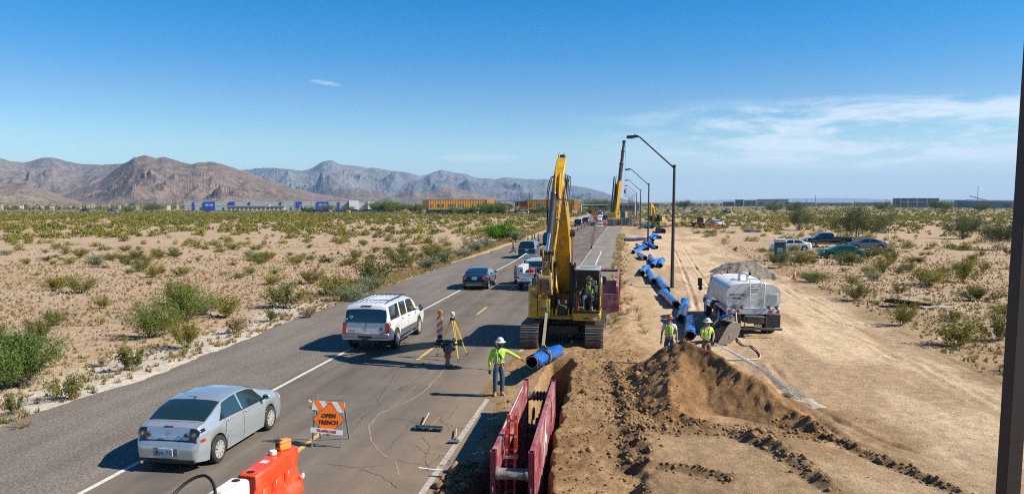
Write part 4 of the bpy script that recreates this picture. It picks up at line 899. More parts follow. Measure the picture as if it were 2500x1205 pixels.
def upper():
    t=ex
    g=MB(); g.b2(-1.40,1.45,-1.9,3.0,1.20,1.42); g.build('deck',YEL,t,bevel=.02)
    # engine house and counterweight
    g=MB(); g.b2(-1.40,-.42,.0,2.9,1.42,2.55); g.b2(.45,1.45,-.3,2.9,1.42,2.40); g.b2(-.42,.45,.9,2.9,1.42,2.50); g.build('engine_cover',YEL,t,bevel=.04)
    g=MB(); pl=[(-1.45,2.3),(1.48,2.3),(1.48,3.2),(1.2,3.55),(-1.2,3.55),(-1.45,3.2)]; g.prism(pl,'z',1.15,2.45); g.build('counterweight',YEL,t,bevel=.06)
    # front left locker, rounded, with recesses
    o=2*.0
    def rp(y1,r=.16): return [(-1.40+r*(1-math.cos(a)),-2.22+r*(1-math.sin(a))) for a in [k*PI/10 for k in range(6)]]+[(-.95,-2.24),(-.95,y1),(-1.40,y1)]
    g=MB(); g.prism(rp(.1),'z',1.78,2.62); g.build('locker_door',YEL,t,smooth=50)
    g=MB(); g.prism(rp(.1),'z',1.26,1.765); g.build('lower_locker',YEL,t,smooth=50)
    g=MB(); g.b2(-.95,-.48,-2.20,.1,1.26,2.05); g.build('storage_box',YEL,t,bevel=.03)
    g=MB(); g.b2(-.95,-.52,-1.5,.1,2.05,2.60); g.build('fuel_cover',YELD,t,bevel=.03)
    g=MB(); g.b2(-.86,-.60,-2.215,-2.20,1.52,1.86); h=g.build('access_hatch',YELD,t,bevel=.01)
    g=MB(); g.b2(-.80,-.66,-2.23,-2.215,1.72,1.80); g.build('latch',M_CHROME,h)
    g=MB(); g.b2(-1.25,-1.10,-2.246,-2.235,2.44,2.48); g.build('data_plate',M_LENS,t)
    for k in range(4): g=MB(); g.b2(-1.27+.02*k,-1.05,-2.25,-2.24,2.32-.06*k,2.335-.06*k); g.build('warning_stripe',M_INK if k else M_RED,t)
    g=MB(); g.tube([(-1.0,-2.27,1.34),(-1.0,-2.30,1.4),(-1.0,-2.30,2.95),(-1.0,-2.2,3.0),(-1.0,-1.3,3.0),(-1.0,-1.3,2.6)],.018,6); g.tube([(-1.0,-2.30,1.36),(-.9,-2.3,1.30),(-.6,-2.3,1.30)],.018,6); g.build('hand_rail',HOSE,t)
    g=MB(); g.box((-1.02,-2.34,2.15),(.10,.06,.08)); g.cyl((-1.0,-2.3,2.7),(-1.0,-2.35,2.7),.05,n=8); g.build('rail_lamp',M_BLK,t)
    g=MB(); g.box((-1.12,-2.35,2.78),(.20,.06,.30),(0,0,.3)); g.build('right_mirror',M_BLK,t,bevel=.02)
    # centre frame with boom foot brackets
    for x in (-.42,-.26,.26,.44): g=MB(); g.prism([(-2.1,1.22),(.4,1.22),(.4,2.2),(-.3,2.3),(-.9,1.8),(-2.1,1.62)],'x',x-.025,x+.025); g.build('boom_bracket',YEL,t,bevel=.01)
    g=MB(); g.b2(-.40,.42,-.6,-.5,1.3,2.1); g.build('rear_plate',YELD,t,bevel=.01); g=MB(); g.b2(-.40,.42,-2.15,-2.10,1.22,1.34); g.build('front_plate',YELD,t,bevel=.01)
    g=MB(); g.b2(-.20,.20,-2.05,-1.6,1.36,1.78); g.build('valve_block',M_BLK,t,bevel=.06)
    for i,x in enumerate((-.16,-.11,.12,.17)): g=MB(); g.b2(x-.012,x+.012,-2.09,-2.07,1.86,2.02); g.build('grease_label',M_LENS,t)
    g=MB(); g.b2(-.1,.06,-2.08,-2.06,1.78,1.81); g.build('yellow_label',mat('label_yellow',(.8,.7,.05),rough=.5),t)
    # cab
    x0,x1,y0,y1,z0,z1=.52,1.52,-2.22,-.45,1.50,3.28
    CABF=M_BLK
    g=MB(); g.b2(.46,1.56,-2.24,-.4,1.18,1.50); g.build('cab_base',YEL,t,bevel=.02)
    text('302778',.085,mat('decal_black',(.01,.01,.01),rough=.5),t,name='unit_number',loc=(.98,-2.244,1.28),rot=(PI/2,0,0),bold=.003)
    g=MB(); g.b2(1.28,1.44,-2.252,-2.235,1.22,1.32); g.build('base_label',M_LENS,t)
    def post(p0,p1,w=.07,n='cab_pillar',m=CABF): g=MB(); g.bar(p0,p1,w,w); return g.build(n,m,t,bevel=.012)
    for x in (x0+.035,x1-.035): post((x,y0,z0),(x,y0+.04,z1-.06)); post((x,y1,z0),(x,y1,z1-.06)); post((x,-1.25,z0),(x,-1.25,z1-.06),.06)
    for (a,b) in (((x0,y0+.0,z0+.05),(x1,y0+.0,z0+.05)),((x0,y0+.04,z1-.09),(x1,y0+.04,z1-.09))): post(a,b,.10,'cab_crossbar')
    for x in (x0+.03,x1-.03): post((x,y0,z0+.05),(x,y1,z0+.05),.10,'cab_crossbar'); post((x,y0,z1-.09),(x,y1,z1-.09),.08,'cab_crossbar')
    g=MB(); g.b2(x0-.03,x1+.03,y0-.02,y1+.03,z1-.05,z1+.03); r=g.build('cab_roof',mat('roof_grey',(.30,.31,.31),rough=.5,var=.1,col2=(.4,.33,.25),c2a=.5,c2b=.8),t,bevel=.05)
    g=MB(); g.b2(x0+.2,x1-.2,y0+.5,y1-.4,z1+.03,z1+.06); g.build('roof_hatch',M_GLASS2,r,bevel=.02)
    for x in (x0+.08,x1-.08): g=MB(); g.cyl((x,y0-.06,z1-.10),(x,y0+.02,z1-.10),.055,n=12); g.build('work_lamp',M_BLK,t)
    g=MB(); g.b2(x0+.02,x1-.02,y1-.01,y1+.02,z0,z1-.1); g.build('cab_back',M_BLK,t)
    g=MB(); g.b2(x0,x1,y0+.05,y1,z0-.0,z0+.03); g.build('cab_floor',mat('floor_mat',(.13,.12,.11),rough=.9),t)
    CG=bpy.data.materials.new('clear_cab_glass'); CG.use_nodes=True; nt=CG.node_tree; N=nt.nodes; Lk=nt.links; N.remove(N['Principled BSDF'])
    tr_=N.new('ShaderNodeBsdfTransparent'); tr_.inputs[0].default_value=(.88,.95,.94,1); gl=N.new('ShaderNodeBsdfGlossy'); gl.inputs['Roughness'].default_value=.03; fr=N.new('ShaderNodeFresnel'); fr.inputs[0].default_value=1.35; mx=N.new('ShaderNodeMixShader')
    Lk.new(fr.outputs[0],mx.inputs[0]); Lk.new(tr_.outputs[0],mx.inputs[1]); Lk.new(gl.outputs[0],mx.inputs[2]); Lk.new(mx.outputs[0],N['Material Output'].inputs[0])
    g=MB(); g.add([(x0+.07,y0,z0+.1),(x1-.07,y0,z0+.1),(x1-.07,y0+.03,z1-.13),(x0+.07,y0+.03,z1-.13)],[(0,1,2,3)]); g.build('front_window',CG,t,smooth=0)
    for x in (x0+.01,x1-.01):
        g=MB(); g.add([(x,y0+.06,z0+.1),(x,-1.29,z0+.1),(x,-1.29,z1-.13),(x,y0+.06,z1-.13)],[(0,1,2,3)]); g.build('door_window',CG,t,smooth=0)
        g=MB(); g.add([(x,-1.21,z0+.5),(x,y1-.04,z0+.5),(x,y1-.04,z1-.13),(x,-1.21,z1-.13)],[(0,1,2,3)]); g.build('rear_side_window',CG,t,smooth=0)
        g=MB(); g.b2(x-.012,x+.012,-1.21,y1-.04,z0+.05,z0+.5); g.build('side_panel',YEL if x>1 else M_BLK,t)
    # seat, levers
    g=MB(); g.b2(.80,1.26,-1.45,-.95,1.80,1.98); g.box((1.03,-.90,2.35),(.48,.14,.78),(-.12,0,0)); g.b2(.85,1.2,-1.35,-1.05,1.53,1.8); g.build('operator_seat',mat('seat_cloth',(.03,.03,.032),rough=.9),t,bevel=.05)
    for x in (.66,1.38): g=MB(); g.b2(x-.08,x+.08,-1.75,-1.0,1.80,2.02); g.cyl((x,-1.62,2.0),(x,-1.66,2.22),.025,n=8); g.ball((x,-1.66,2.24),.045,8,(1,1,1.4)); g.build('control_lever',M_BLK,t,bevel=.02)
    g=MB(); g.cyl((.62,-2.0,1.53),(.62,-2.0,1.95),.075,n=12); g.ball((.62,-2.0,1.97),.05,8); g.build('fire_extinguisher',mat('extinguisher_red',(.45,.03,.02),rough=.35),t)
    g=MB(); g.b2(1.32,1.42,-2.08,-1.98,2.35,2.62); g.box((1.32,-2.0,2.75),(.16,.05,.12)); g.build('monitor',mat('monitor_grey',(.35,.36,.36),rough=.5),t,bevel=.01)
    for x in (.9,1.16): g=MB(); g.box((x,-2.0,1.6),(.12,.25,.03),(.35,0,0)); g.cyl((x,-1.95,1.62),(x,-1.8,2.0),.014,n=6); g.build('travel_pedal',M_BLK,t)
    g=MB(); g.tube([(x1,-2.0,3.0),(x1+.2,-2.1,3.0)],.015,6); a=g.build('mirror_arm',M_BLK,t)
    g=MB(); g.box((x1+.20,-2.14,2.84),(.17,.07,.32)); g.build('mirror_head',M_BLK,a,bevel=.02)
    g=MB(); g.tube([(.55,-2.28,1.58),(.6,-2.29,1.9),(.62,-2.28,2.1)],.014,5); g.build('wiper',M_BLK,t)
    g=MB(); g.tube([(x1+.03,-1.3,1.62),(x1+.06,-1.3,1.7),(x1+.06,-1.3,2.6),(x1+.03,-1.3,2.68)],.016,6); g.build('grab_rail',M_BLK,t)
upper()
# ---- boom, stick, cylinders.  local frame: x sideways, -y forward, z up
def loft_box(name,pts,m,parent,bevel=.02):
    # pts: (x,y,z,half width,half depth,normal angle in yz)
    g=MB(); V=[]
    for x,y,z,w,d,a in pts:
        n=Vector((0,math.cos(a),math.sin(a))); c=Vector((x,y,z))
        V+=[c+Vector((-w,0,0))-n*d,c+Vector((w,0,0))-n*d,c+Vector((w,0,0))+n*d,c+Vector((-w,0,0))+n*d]
    F=[(0,1,2,3),tuple(len(V)-4+k for k in (3,2,1,0))]
    for i in range(len(pts)-1):
        for j in range(4): a=i*4+j; b=i*4+(j+1)%4; F.append((a,b,b+4,a+4))
    g.add(V,F); return g.build(name,m,parent,bevel=bevel,smooth=30)
def arm():
    t=ex
    bp=[(0,.15,1.95,.22,.16,1.2),(0,-.25,2.35,.31,.26,.9),(0,-1.35,3.55,.31,.40,.62),(0.02,-2.35,4.75,.30,.48,.45),(.05,-3.35,5.45,.27,.42,.75),(.10,-4.6,6.05,.22,.32,.95),(.15,-5.55,6.55,.18,.24,1.05),(.16,-5.80,6.70,.15,.17,1.05)]
    bo=loft_box('boom',bp,YEL,t)
    for sg in (-1,1):   # boom cylinders
        g=MB(); g.cyl((sg*.40,-1.75,1.45),(sg*.405,-2.05,3.42),.125,n=18); g.cyl((sg*.405,-2.02,3.38),(sg*.405,-2.08,3.50),.15,n=18); b=g.build('boom_cylinder',HOSE,t)
        g=MB(); g.cyl((sg*.405,-2.05,3.42),(sg*.41,-2.30,4.72),.055,n=12); g.build('cylinder_rod',M_CHROME,b)
        g=MB(); g.cyl((sg*.30,-2.30,4.75),(sg*.50,-2.30,4.75),.15,n=14); g.build('rod_pin',DSTEEL,b)
    g=MB(); g.cyl((-.52,-2.30,4.75),(.52,-2.30,4.75),.08,n=12); g.build('boom_pin',DSTEEL,bo)
    for sg in (-1,1): g=MB(); g.tor((sg*.38,-2.35,5.12),.09,.03,'y',14,6); g.build('boom_lamp_ring',YELD,t)
    # stick cylinder over the boom
    g=MB(); g.cyl((.05,-2.4,5.45),(.12,-4.3,6.65),.13,n=16); b=g.build('stick_cylinder',HOSE,t)
    g=MB(); g.cyl((.12,-4.3,6.65),(.19,-5.2,7.25),.06,n=10); g.build('stick_rod',ROD,b)
    # stick: hangs nearly plumb in front of the boom head
    def sx(z): return .20-.088*(7.5-z)
    sp=[(sx(7.58),-5.30,7.58,.155,.13,.15),(sx(7.5),-5.36,7.50,.165,.20,.12),(sx(7.0),-5.72,7.0,.175,.34,.08),(sx(6.6),-5.86,6.60,.175,.42,.03),(sx(5.6),-6.0,5.6,.165,.34,-.05),(sx(4.7),-6.2,4.7,.15,.25,-.10),(sx(3.95),-6.38,3.95,.13,.17,-.12)]
    st=loft_box('stick',sp,YEL,t)
    for sg in (-1,1): g=MB(); c=sx(7.6)+sg*.10; g.prism([(-5.42,7.45),(-5.10,7.45),(-5.12,7.72),(-5.22,7.78),(-5.38,7.72)],'x',c-.028,c+.028); g.build('stick_lug',YEL,st,bevel=.01)
    g=MB(); g.cyl((sx(7.65)-.14,-5.24,7.66),(sx(7.65)+.14,-5.24,7.66),.05,n=10); g.build('stick_pin',DSTEEL,st)
    for sg in (-1,1):   # twin rails carrying the bucket cylinder
        g=MB(); a=sx(6.9)+sg*.075-.01; b=sx(6.0)+sg*.075-.03
        g.prism([(-6.02,7.03),(-6.16,6.95),(-6.56,6.35),(-6.56,6.12),(-6.30,6.15)],'x',a-.022,a+.022); g.build('cylinder_bracket',YEL,st,bevel=.008)
    bx=lambda z: sx(z)-.07
    g=MB(); g.cyl((bx(6.22),-6.50,6.24),(bx(5.0),-6.66,4.98),.105,n=18); g.cyl((bx(5.04),-6.655,5.04),(bx(4.94),-6.67,4.92),.125,n=18); g.ball((bx(6.27),-6.49,6.28),.12,10); bc=g.build('bucket_cylinder',mat('cylinder_grey',(.10,.10,.105),rough=.3,metal=.4,col2=(.25,.2,.15),c2a=.5,c2b=.8,c2s=7),t)
    g=MB(); g.cyl((bx(5.0),-6.66,4.95),(bx(4.3)-.02,-6.76,4.28),.062,n=14); g.build('cylinder_rod',ROD,bc)
    g=MB(); g.cyl((bx(6.2)-.06,-6.5,6.02),(bx(6.2)+.2,-6.5,6.1),.02,n=6); g.cyl((bx(6.2)+.12,-6.5,6.08),(bx(6.2)+.3,-6.44,6.1),.03,n=8); g.build('cylinder_pipe',M_CHROME,bc)
    # linkage
    for sg in (-1,1):
        g=MB(); c=bx(4.2)+sg*.15; g.prism([(-6.70,4.36),(-6.86,4.32),(-6.88,4.12),(-6.60,3.3),(-6.42,3.32),(-6.62,4.1)],'x',c-.03,c+.03); g.build('tipping_link',YELD,t,bevel=.01)
    g=MB(); g.cyl((bx(4.2)-.24,-6.76,4.24),(bx(4.2)+.22,-6.76,4.24),.075,n=12); g.cyl((bx(4.2)-.25,-6.76,4.24),(bx(4.2)-.17,-6.76,4.24),.12,n=12); g.cyl((bx(4.2)+.14,-6.76,4.24),(bx(4.2)+.22,-6.76,4.24),.12,n=12); g.build('link_pin',DSTEEL,t)
    g=MB(); g.prism([(-6.80,4.2),(-6.62,4.26),(-6.50,3.45),(-6.74,3.42)],'x',bx(4)-.15,bx(4)+.10); lb=g.build('link_plate',YELD,t,bevel=.02)
    text('7',.30,M_LENS,lb,name='link_number',loc=(bx(4)-.03,-6.80,3.82),rot=(PI/2,0,0))
    # quick coupler, caked with soil
    cx=bx(3.4)-.02
    g=MB()
    for sg in (-1,1): g.prism([(-6.75,3.55),(-6.25,3.60),(-6.12,3.30),(-6.18,2.95),(-6.45,2.72),(-6.78,2.78),(-6.92,3.05),(-6.90,3.35)],'x',cx+sg*.20-.045,cx+sg*.20+.045)
    g.build('coupler_side_plate',YELD,t,bevel=.02)
    g=MB(); g.b2(cx-.17,cx+.17,-6.85,-6.3,2.86,3.32); cb=g.build('quick_coupler',SOILC,t,bevel=.05)
    g=MB(); g.cyl((cx-.19,-6.86,3.33),(cx+.19,-6.86,3.33),.13,n=14); g.cyl((cx-.27,-6.5,3.0),(cx+.27,-6.5,3.0),.07,n=10); g.build('coupler_pin',SOILC,cb)
    rs=np.random.default_rng(5); g=MB()
    for i in range(26): g.ball((cx+rs.uniform(-.22,.22),-6.88+rs.uniform(-.02,.1),rs.uniform(2.82,3.4)),rs.uniform(.02,.06),6,(1,.5,1.3))
    g.build('caked_soil',SOILC,cb)['kind']='stuff'
    # hoses
    hs=[]
    for k in range(2):
        o=k*.05
        hs.append([(sx(6.9)-.15,-5.75,6.90-o),(sx(6.9)-.24-o,-5.85,6.86),(sx(6.2)-.29-o,-6.0,6.3),(sx(5.8)-.27-o*.6,-6.05,5.6),(sx(5)-.20,-6.2,4.7),(sx(4.3)-.16,-6.3,4.2)])
    for k in range(4):
        o=k*.11
        hs.append([(.10+.20,-4.7,6.45-o),(.28+o*.5,-5.0-o,6.98-o*.6),(sx(6.9)+.22+o*.55,-5.4-o*.6,6.85),(sx(6)+.24+o*.62,-5.7-o*.6,6.0+o*.3),(sx(6)+.22+o*.45,-5.9-o*.3,5.35+o*2.2),(sx(6)+.13,-6.1,5.30+o*2.8),(sx(6)+.08,-6.28,5.8+o*1.6)])
    for q in hs:
        P=[Vector(p) for p in q]; pts=[]
        for i in range(len(P)-1):
            p0=P[max(i-1,0)];p1=P[i];p2=P[i+1];p3=P[min(i+2,len(P)-1)]
            for s_ in range(6):
                u=s_/6; pts.append(.5*((2*p1)+(p2-p0)*u+(2*p0-5*p1+4*p2-p3)*u*u+(3*p1-p0-3*p2+p3)*u**3))
        pts.append(P[-1]); g=MB(); g.tube(pts,.015,6); g.build('hydraulic_hose',HOSE,t)
    for x,z0,z1 in ((sx(5.5)+.10,5.7,4.3),(sx(5.5)+.15,5.6,4.5)): g=MB(); g.tube([(x,-6.34,z0),(x-.04,-6.42,(z0+z1)/2),(x-.12,-6.50,z1)],.016,6); g.build('steel_line',YELD,t)
    for z in (5.9,5.45,4.9): g=MB(); g.box((sx(z)+.13,-6.37,z),(.10,.06,.05)); g.build('line_clamp',M_CHROME,t)
    return cx
CXX=arm()
# ---- lifting gear and the hanging pipe (world coordinates from here)
hx,hy_=ex.location.x+CXX+.05,ex.location.y-6.55
PA=Vector((-2.90,24.75,.83)); PB=Vector((-2.50,29.7,.28)); PD=(PB-PA).normalized(); PC=PA+PD*1.95
slg=thing('lifting_chain','yellow chain and hook hanging from the excavator coupler','chain',(hx,hy_,2.15))
for k in range(9):
    g=MB(); g.tor((0,0,0),.036,.012,'x' if k%2 else 'y',12,5); o=g.build('chain_link',mat('chain_yellow',(.45,.38,.08),rough=.4,metal=.3),slg); o.location=(0,0,.62-k*.058); o.scale=(1,1,1.25)
g=MB(); g.tor((0,0,.0),.09,.022,'y',14,6,a0=-.6,a1=PI*1.25); g.cyl((0,0,.09),(0,0,.16),.03,n=8); g.build('hook',mat('hook_green',(.16,.28,.16),rough=.4,metal=.3),slg)
st=thing('lifting_strap','tan webbing strap hanging between the hook and the pipe clamp','strap',(hx,hy_,2.1))
top=Vector((hx,hy_,2.12)); bot=Vector((PC.x,PC.y,PC.z+.42))
M_WEB=mat('tan_webbing',(.50,.42,.30),rough=.8,var=.1)
for o_ in (-.022,.022): g=MB(); g.bar(top-Vector(st.location)+Vector((o_,0,0)),bot-Vector(st.location)+Vector((o_*1.2,0,0)),.05,.02,up=(0,1,0)); g.build('webbing',M_WEB,st)
PIPEW=None
def pipe_mat():
    m=mat('blue_polyethylene_wrap',(.010,.125,.52),rough=.32,coat=.3,var=.28,scale=5,bump=.9,bscale=7,bdist=.05,stretch=(1,1,1),col2=(.03,.25,.75),c2a=.5,c2b=.75,c2s=5)
    return m
M_WRAP=pipe_mat(); M_CI=mat('pipe_cement_lining',(.16,.155,.15),rough=.8,var=.2); M_IN=mat('pipe_inside',(.035,.033,.03),rough=.9)
def pipe(name,label,A,B,r=.235,group=None,wrinkle=.012,seed=1,loose=.25,m=None,open_='A',parentless=True,cat='pipe'):
    A=Vector(A);B=Vector(B);L=(B-A).length; t=thing(name,label,cat,A,group=group); d=B-A; t.rotation_euler=d.to_track_quat('Y','Z').to_euler()
    rs=np.random.default_rng(seed); g=MB(); n=20; k=26; V=[];F=[]
    ph=rs.uniform(0,6,4)
    for i in range(k+1):
        y=L*i/k
        for j in range(n):
            a=2*PI*j/n; w=wrinkle*(math.sin(5*a+y*3+ph[0])+.7*math.sin(3*a-y*7+ph[1])+rs.normal(0,.5))
            e=(y/L); end=max(0,(.22-y)/.22) if open_!='A' else 0; end2=max(0,(y-(L-loose))/max(loose,.01)); rr=r+w+end2*loose*.45*(.6+.5*math.sin(2*a+ph[2]))-(end*.5*r)
            V.append((rr*math.cos(a),y,rr*math.sin(a)+(-end2*r*.25)))
    for i in range(k):
        for j in range(n): F.append((i*n+j,i*n+(j+1)%n,(i+1)*n+(j+1)%n,(i+1)*n+j))
    g.add(V,F); g.build('plastic_wrap',m or M_WRAP,t,smooth=60)
    g=MB(); g.lathe([(r-.06,-.10),(r-.032,-.10),(r-.032,L+.03),(r-.06,L+.03),(r-.06,-.10)],n,axis='y'); g.build('pipe_wall',M_CI,t)
    g=MB(); g.cyl((0,L*.45,0),(0,L*.5,0),r-.062,n=n); g.lathe([(r-.062,-.09),(r-.062,L*.5)],n,axis='y',caps=False); g.build('pipe_bore',M_IN,t,fix=False)
    return t
hp=pipe('hanging_pipe','blue wrapped water pipe hanging over the trench with its dark end facing the camera',PA,PB,seed=3,loose=.12)
cl=thing('pipe_clamp','dark grey curved lifting clamp gripping the hanging pipe','clamp',PC,rot=PD.to_track_quat('Y','Z').to_euler())
g=MB(); V=[];F=[]
CLM=mat('clamp_steel',(.10,.11,.115),rough=.4,metal=.5,var=.15)
for j in range(17):
    a=-.25+PI*1.2*j/16-.05
    for (rr,yy) in ((.262,-.30),(.262,.30),(.285,.30),(.285,-.30)): V.append((rr*math.cos(a),yy*(.55+.45*abs(math.sin(a))),rr*math.sin(a)))
for j in range(16):
    for q in range(4): a=j*4+q;b=j*4+(q+1)%4; F.append((a,b,b+4,a+4))
g.add(V,F+[(0,1,2,3),(67,66,65,64)]); g.build('saddle',CLM,cl)
for k in range(5): g=MB(); a=.3+k*.62; g.bar((.287*math.cos(a),-.22,.287*math.sin(a)),(.287*math.cos(a+.2),.22,.287*math.sin(a+.2)),.03,.03); g.build('saddle_rib',M_CHROME if k%2 else CLM,cl)
g=MB(); g.prism([(-.16,.27),(.16,.27),(.05,.45),(-.05,.45)],'y',-.02,.02); g.build('lifting_eye',CLM,cl,bevel=.01)
for yy in (-.1,.12): g=MB(); g.tor((0,yy,0),.275,.022,'y',28,6); g.build('strap_ring',M_WEB if yy>0 else M_CHROME,cl)
# ================================================================ trench boxes
MAR=mat('maroon_paint',(.28,.045,.065),rough=.55,col2=(.50,.35,.31),c2a=.42,c2b=.70,c2s=3.6,var=.16,scale=4,stretch=(1,.35,1),coat=.15)
MARD=mat('maroon_dark',(.20,.02,.04),rough=.55,var=.15,col2=(.28,.18,.14),c2a=.55,c2b=.85,c2s=5)
SPR=mat('spreader_steel',(.15,.135,.125),rough=.6,metal=.2,col2=(.36,.30,.25),c2a=.42,c2b=.62,c2s=6,var=.2)
CHALK=mat('chalk_paint',(.66,.66,.68),rough=.8,col2=(.3,.1,.12),c2a=.5,c2b=.75,c2s=12)
tb=thing('trench_box','maroon steel trench shield with pipe spreaders standing in the trench beside the worker','trench box',(-2.155,15.0,0),R(1.2))
TZ0,TZ1=-2.0,1.0; TL=6.35
for sg,nm in ((-1,0),(1,1)):
    x=sg*.385
    g=MB(); g.b2(x-.045,x+.045,.1,TL-.1,TZ0,TZ1); pl=g.build('side_plate',MAR,tb,bevel=.012)
    for yy in (0,TL):
        g=MB(); o_=.062
        for (a,b,c,d) in ((x-o_,x-o_+.02,yy-.1,yy+.1),(x+o_-.02,x+o_,yy-.1,yy+.1),(x-o_,x+o_,yy-.1,yy-.08),(x-o_,x+o_,yy+.08,yy+.1)): g.b2(a,b,c,d,TZ0-.1,TZ1+.05)
        g.build('end_post',MARD,tb,smooth=0)
    g=MB(); g.b2(x-.052,x+.052,.1,TL-.1,TZ1,TZ1+.03); g.build('top_rail',MAR,tb,bevel=.008)
    for yy in (1.4,4.9):
        g=MB(); g.b2(x+sg*.046,x+sg*.056,yy-.03,yy+.03,TZ1-.75,TZ1-.2); g.build('lifting_slot',M_DARK,pl)
for yy in (0,TL):
    for z in (.58,-.35,-1.4): 
        g=MB(); g.cyl((-.33,yy,z),(.33,yy,z),.115,n=20); s_=g.build('spreader_pipe',SPR,tb,smooth=50)
        for sg in (-1,1): g=MB(); g.cyl((sg*.27,yy,z),(sg*.325,yy,z),.135,n=20); g.build('collar',SPR,s_,smooth=50)
text('3',.22,CHALK,tb,name='chalk_mark',loc=(.02,-.117,.60),rot=(PI/2,PI/2,0))
for x in (-.16,.14): text('20',.17,CHALK,tb,name='chalk_mark',loc=(x,-.117,-.33),rot=(PI/2,.15,0))
for x in (-.385,.385):
    for i,ch in enumerate('10/20'): text(ch,.15,CHALK,tb,name='chalk_mark',loc=(x,-.104,.28-.17*i),rot=(PI/2,0 if ch!='/' else 1.0,0))
for x,yy in ((.37,5.9),): 
    g=MB()
    for k in range(4): g.tor((-.15+.09*k,TL,.58),.135,.018,'x',16,5)
    g.build('chain_wraps',M_DARK,tb)
g=MB(); g.prism([(2.5,.1),(3.0,.95),(3.1,.9),(3.0,.55),(3.4,.35),(3.2,.2),(2.9,.4)],'x',.432,.436); g.build('white_logo_stencil',CHALK,tb,smooth=0)
g=MB(); g.b2(-.405,-.385,1.6,5.6,TZ1+.031,TZ1+.037); g.build('white_edge_mark',CHALK,tb,smooth=0)
# rope and chain down the middle, cap inside
rp=thing('rope','dark rope dangling between the trench box plates','rope',(-2.25,18.9,0))
g=MB(); g.tube([(0,.6,.65),(.03,0,.55),(.05,-.3,-.2),(.02,-.6,-1.3),(-.1,-.9,-2.1)],.022,6); g.build('rope_strand',M_BLK,rp); g=MB(); g.tor((0,.62,.58),.14,.025,'x',14,5); g.build('rope_loop',M_BLK,rp)
# orange ladder
WHP_=mat('dull_alloy',(.5,.5,.48),rough=.5)
LAD=mat('ladder_orange',(.85,.075,.02),rough=.4,coat=.3)
ld=thing('ladder','orange fibreglass extension ladder standing inside the near end of the trench box','ladder',(-2.39,15.9,-2.62),rot=(R(-2),R(1),0))
for (y_,h,w_) in ((0,3.80,.15),(.09,4.1,.13)):
    sec=[]
    for sg in (-1,1):
        g=MB(); x=sg*w_*.62; g.b2(x-.035,x+.035,y_-.015,y_+.015,0,h); g.b2(x-.035,x-.028,y_-.015,y_+.06,0,h); g.b2(x+.028,x+.035,y_-.015,y_+.06,0,h); r_=g.build('rail',LAD,ld,smooth=0)
        z=.3
        while z<h-.1: g=MB(); g.cyl((x,y_-.02,z),(x,y_-.03,z),.028,n=10); g.build('rung_cap',WHP_,r_); z+=.305
    z=.3
    while z<h-.1: g=MB(); g.cyl((-w_*.6,y_+.05,z),(w_*.6,y_+.05,z),.014,n=8); g.build('rung',LAD,ld); z+=.305
for z in (3.2,): g=MB(); g.b2(-.15,.15,-.025,.12,z-.03,z+.03); g.build('bracket',WHP_,ld,bevel=.005)
g=MB(); g.b2(-.14,-.10,-.020,-.016,2.75,3.08); g.build('ladder_label',mat('label_blue',(.10,.12,.45),rough=.4),ld); g=MB(); g.b2(-.15,-.09,-.020,-.016,1.9,2.3); g.b2(.09,.15,-.020,-.016,2.05,2.3); g.build('ladder_label',M_LENS,ld)
g=MB(); g.b2(.08,.15,-.021,-.017,1.95,2.25); g.build('warning_label',mat('label_yellow',(.8,.7,.05)),ld)
g=MB(); g.tor((-.18,.05,3.45),.22,.010,'x',18,5); g.build('ladder_rope',M_BLK,ld)
# second maroon box behind the excavator
tb2=thing('trench_box','second maroon trench box lying beyond the excavator cab, near end toward the camera','trench box',(-.95,41.2,.02))
for sg in (-1,1):
    x=sg*.62; g=MB(); g.b2(x-.07,x+.07,.0,11.5,.05,1.55); p_=g.build('side_plate',MAR,tb2,bevel=.01)
    for k in range(5): g=MB(); g.b2(x+sg*.07,x+sg*.11,.2+k*2.7,.32+k*2.7,.05,1.55); g.build('stiffener',MARD,p_)
g=MB(); g.b2(-.55,.55,.0,.14,.05,1.15); g.build('end_plate',MAR,tb2,bevel=.01)
g=MB(); g.cyl((-.85,11.3,1.45),(.85,11.3,1.45),.12,n=14); g.build('spreader_pipe',SPR,tb2)
g=MB(); g.b2(-.55,.55,.2,11.2,.1,.75); g.build('soil_fill',SOILC,tb2)
# ================================================================ digging bucket on the ground
bk=thing('digging_bucket','detached excavator bucket resting on the dirt left of the water tanker','bucket',(4.35,33.1,gz(4.3,33)),rot=(0,0,R(-62))); bk.scale=(.78,.78,.80); bk.location=(4.15,33.4,gz(4.1,33))
BST=mat('bucket_steel',(.27,.25,.225),rough=.5,metal=.3,col2=(.28,.19,.12),c2a=.45,c2b=.62,c2s=3,var=.15)
prof=[(-.75,.05),(-.45,.02),(.1,.12),(.55,.45),(.72,.85),(.66,1.12),(.45,1.22),(.2,1.22)]
sidep=prof+[(-.10,1.05),(-.75,.12)]
for x in (-.62,.62): g=MB(); g.prism(sidep,'x',x-.025,x+.025); g.build('bucket_side',BST,bk,bevel=.008)
g=MB(); V=[];F=[]
for (a,b) in prof: V+=[(-.6,a,b),(.6,a,b)]
for i in range(len(prof)-1): F.append((2*i,2*i+1,2*i+3,2*i+2))
g.add(V,F); o=g.build('bucket_shell',BST,bk); md=o.modifiers.new('s','SOLIDIFY'); md.thickness=.04
for x in (-.2,.2): g=MB(); g.prism([(.1,1.2),(.65,1.1),(.62,1.4),(.42,1.55),(.2,1.42)],'x',x-.03,x+.03); g.build('bucket_ear',BST,bk,bevel=.01)
for k in range(5): g=MB(); x=-.52+k*.26; g.prism([(-.72,.0),(-.72,.12),(-.98,.03)],'x',x-.05,x+.05); g.build('tooth',BST,bk)
g=MB(); 
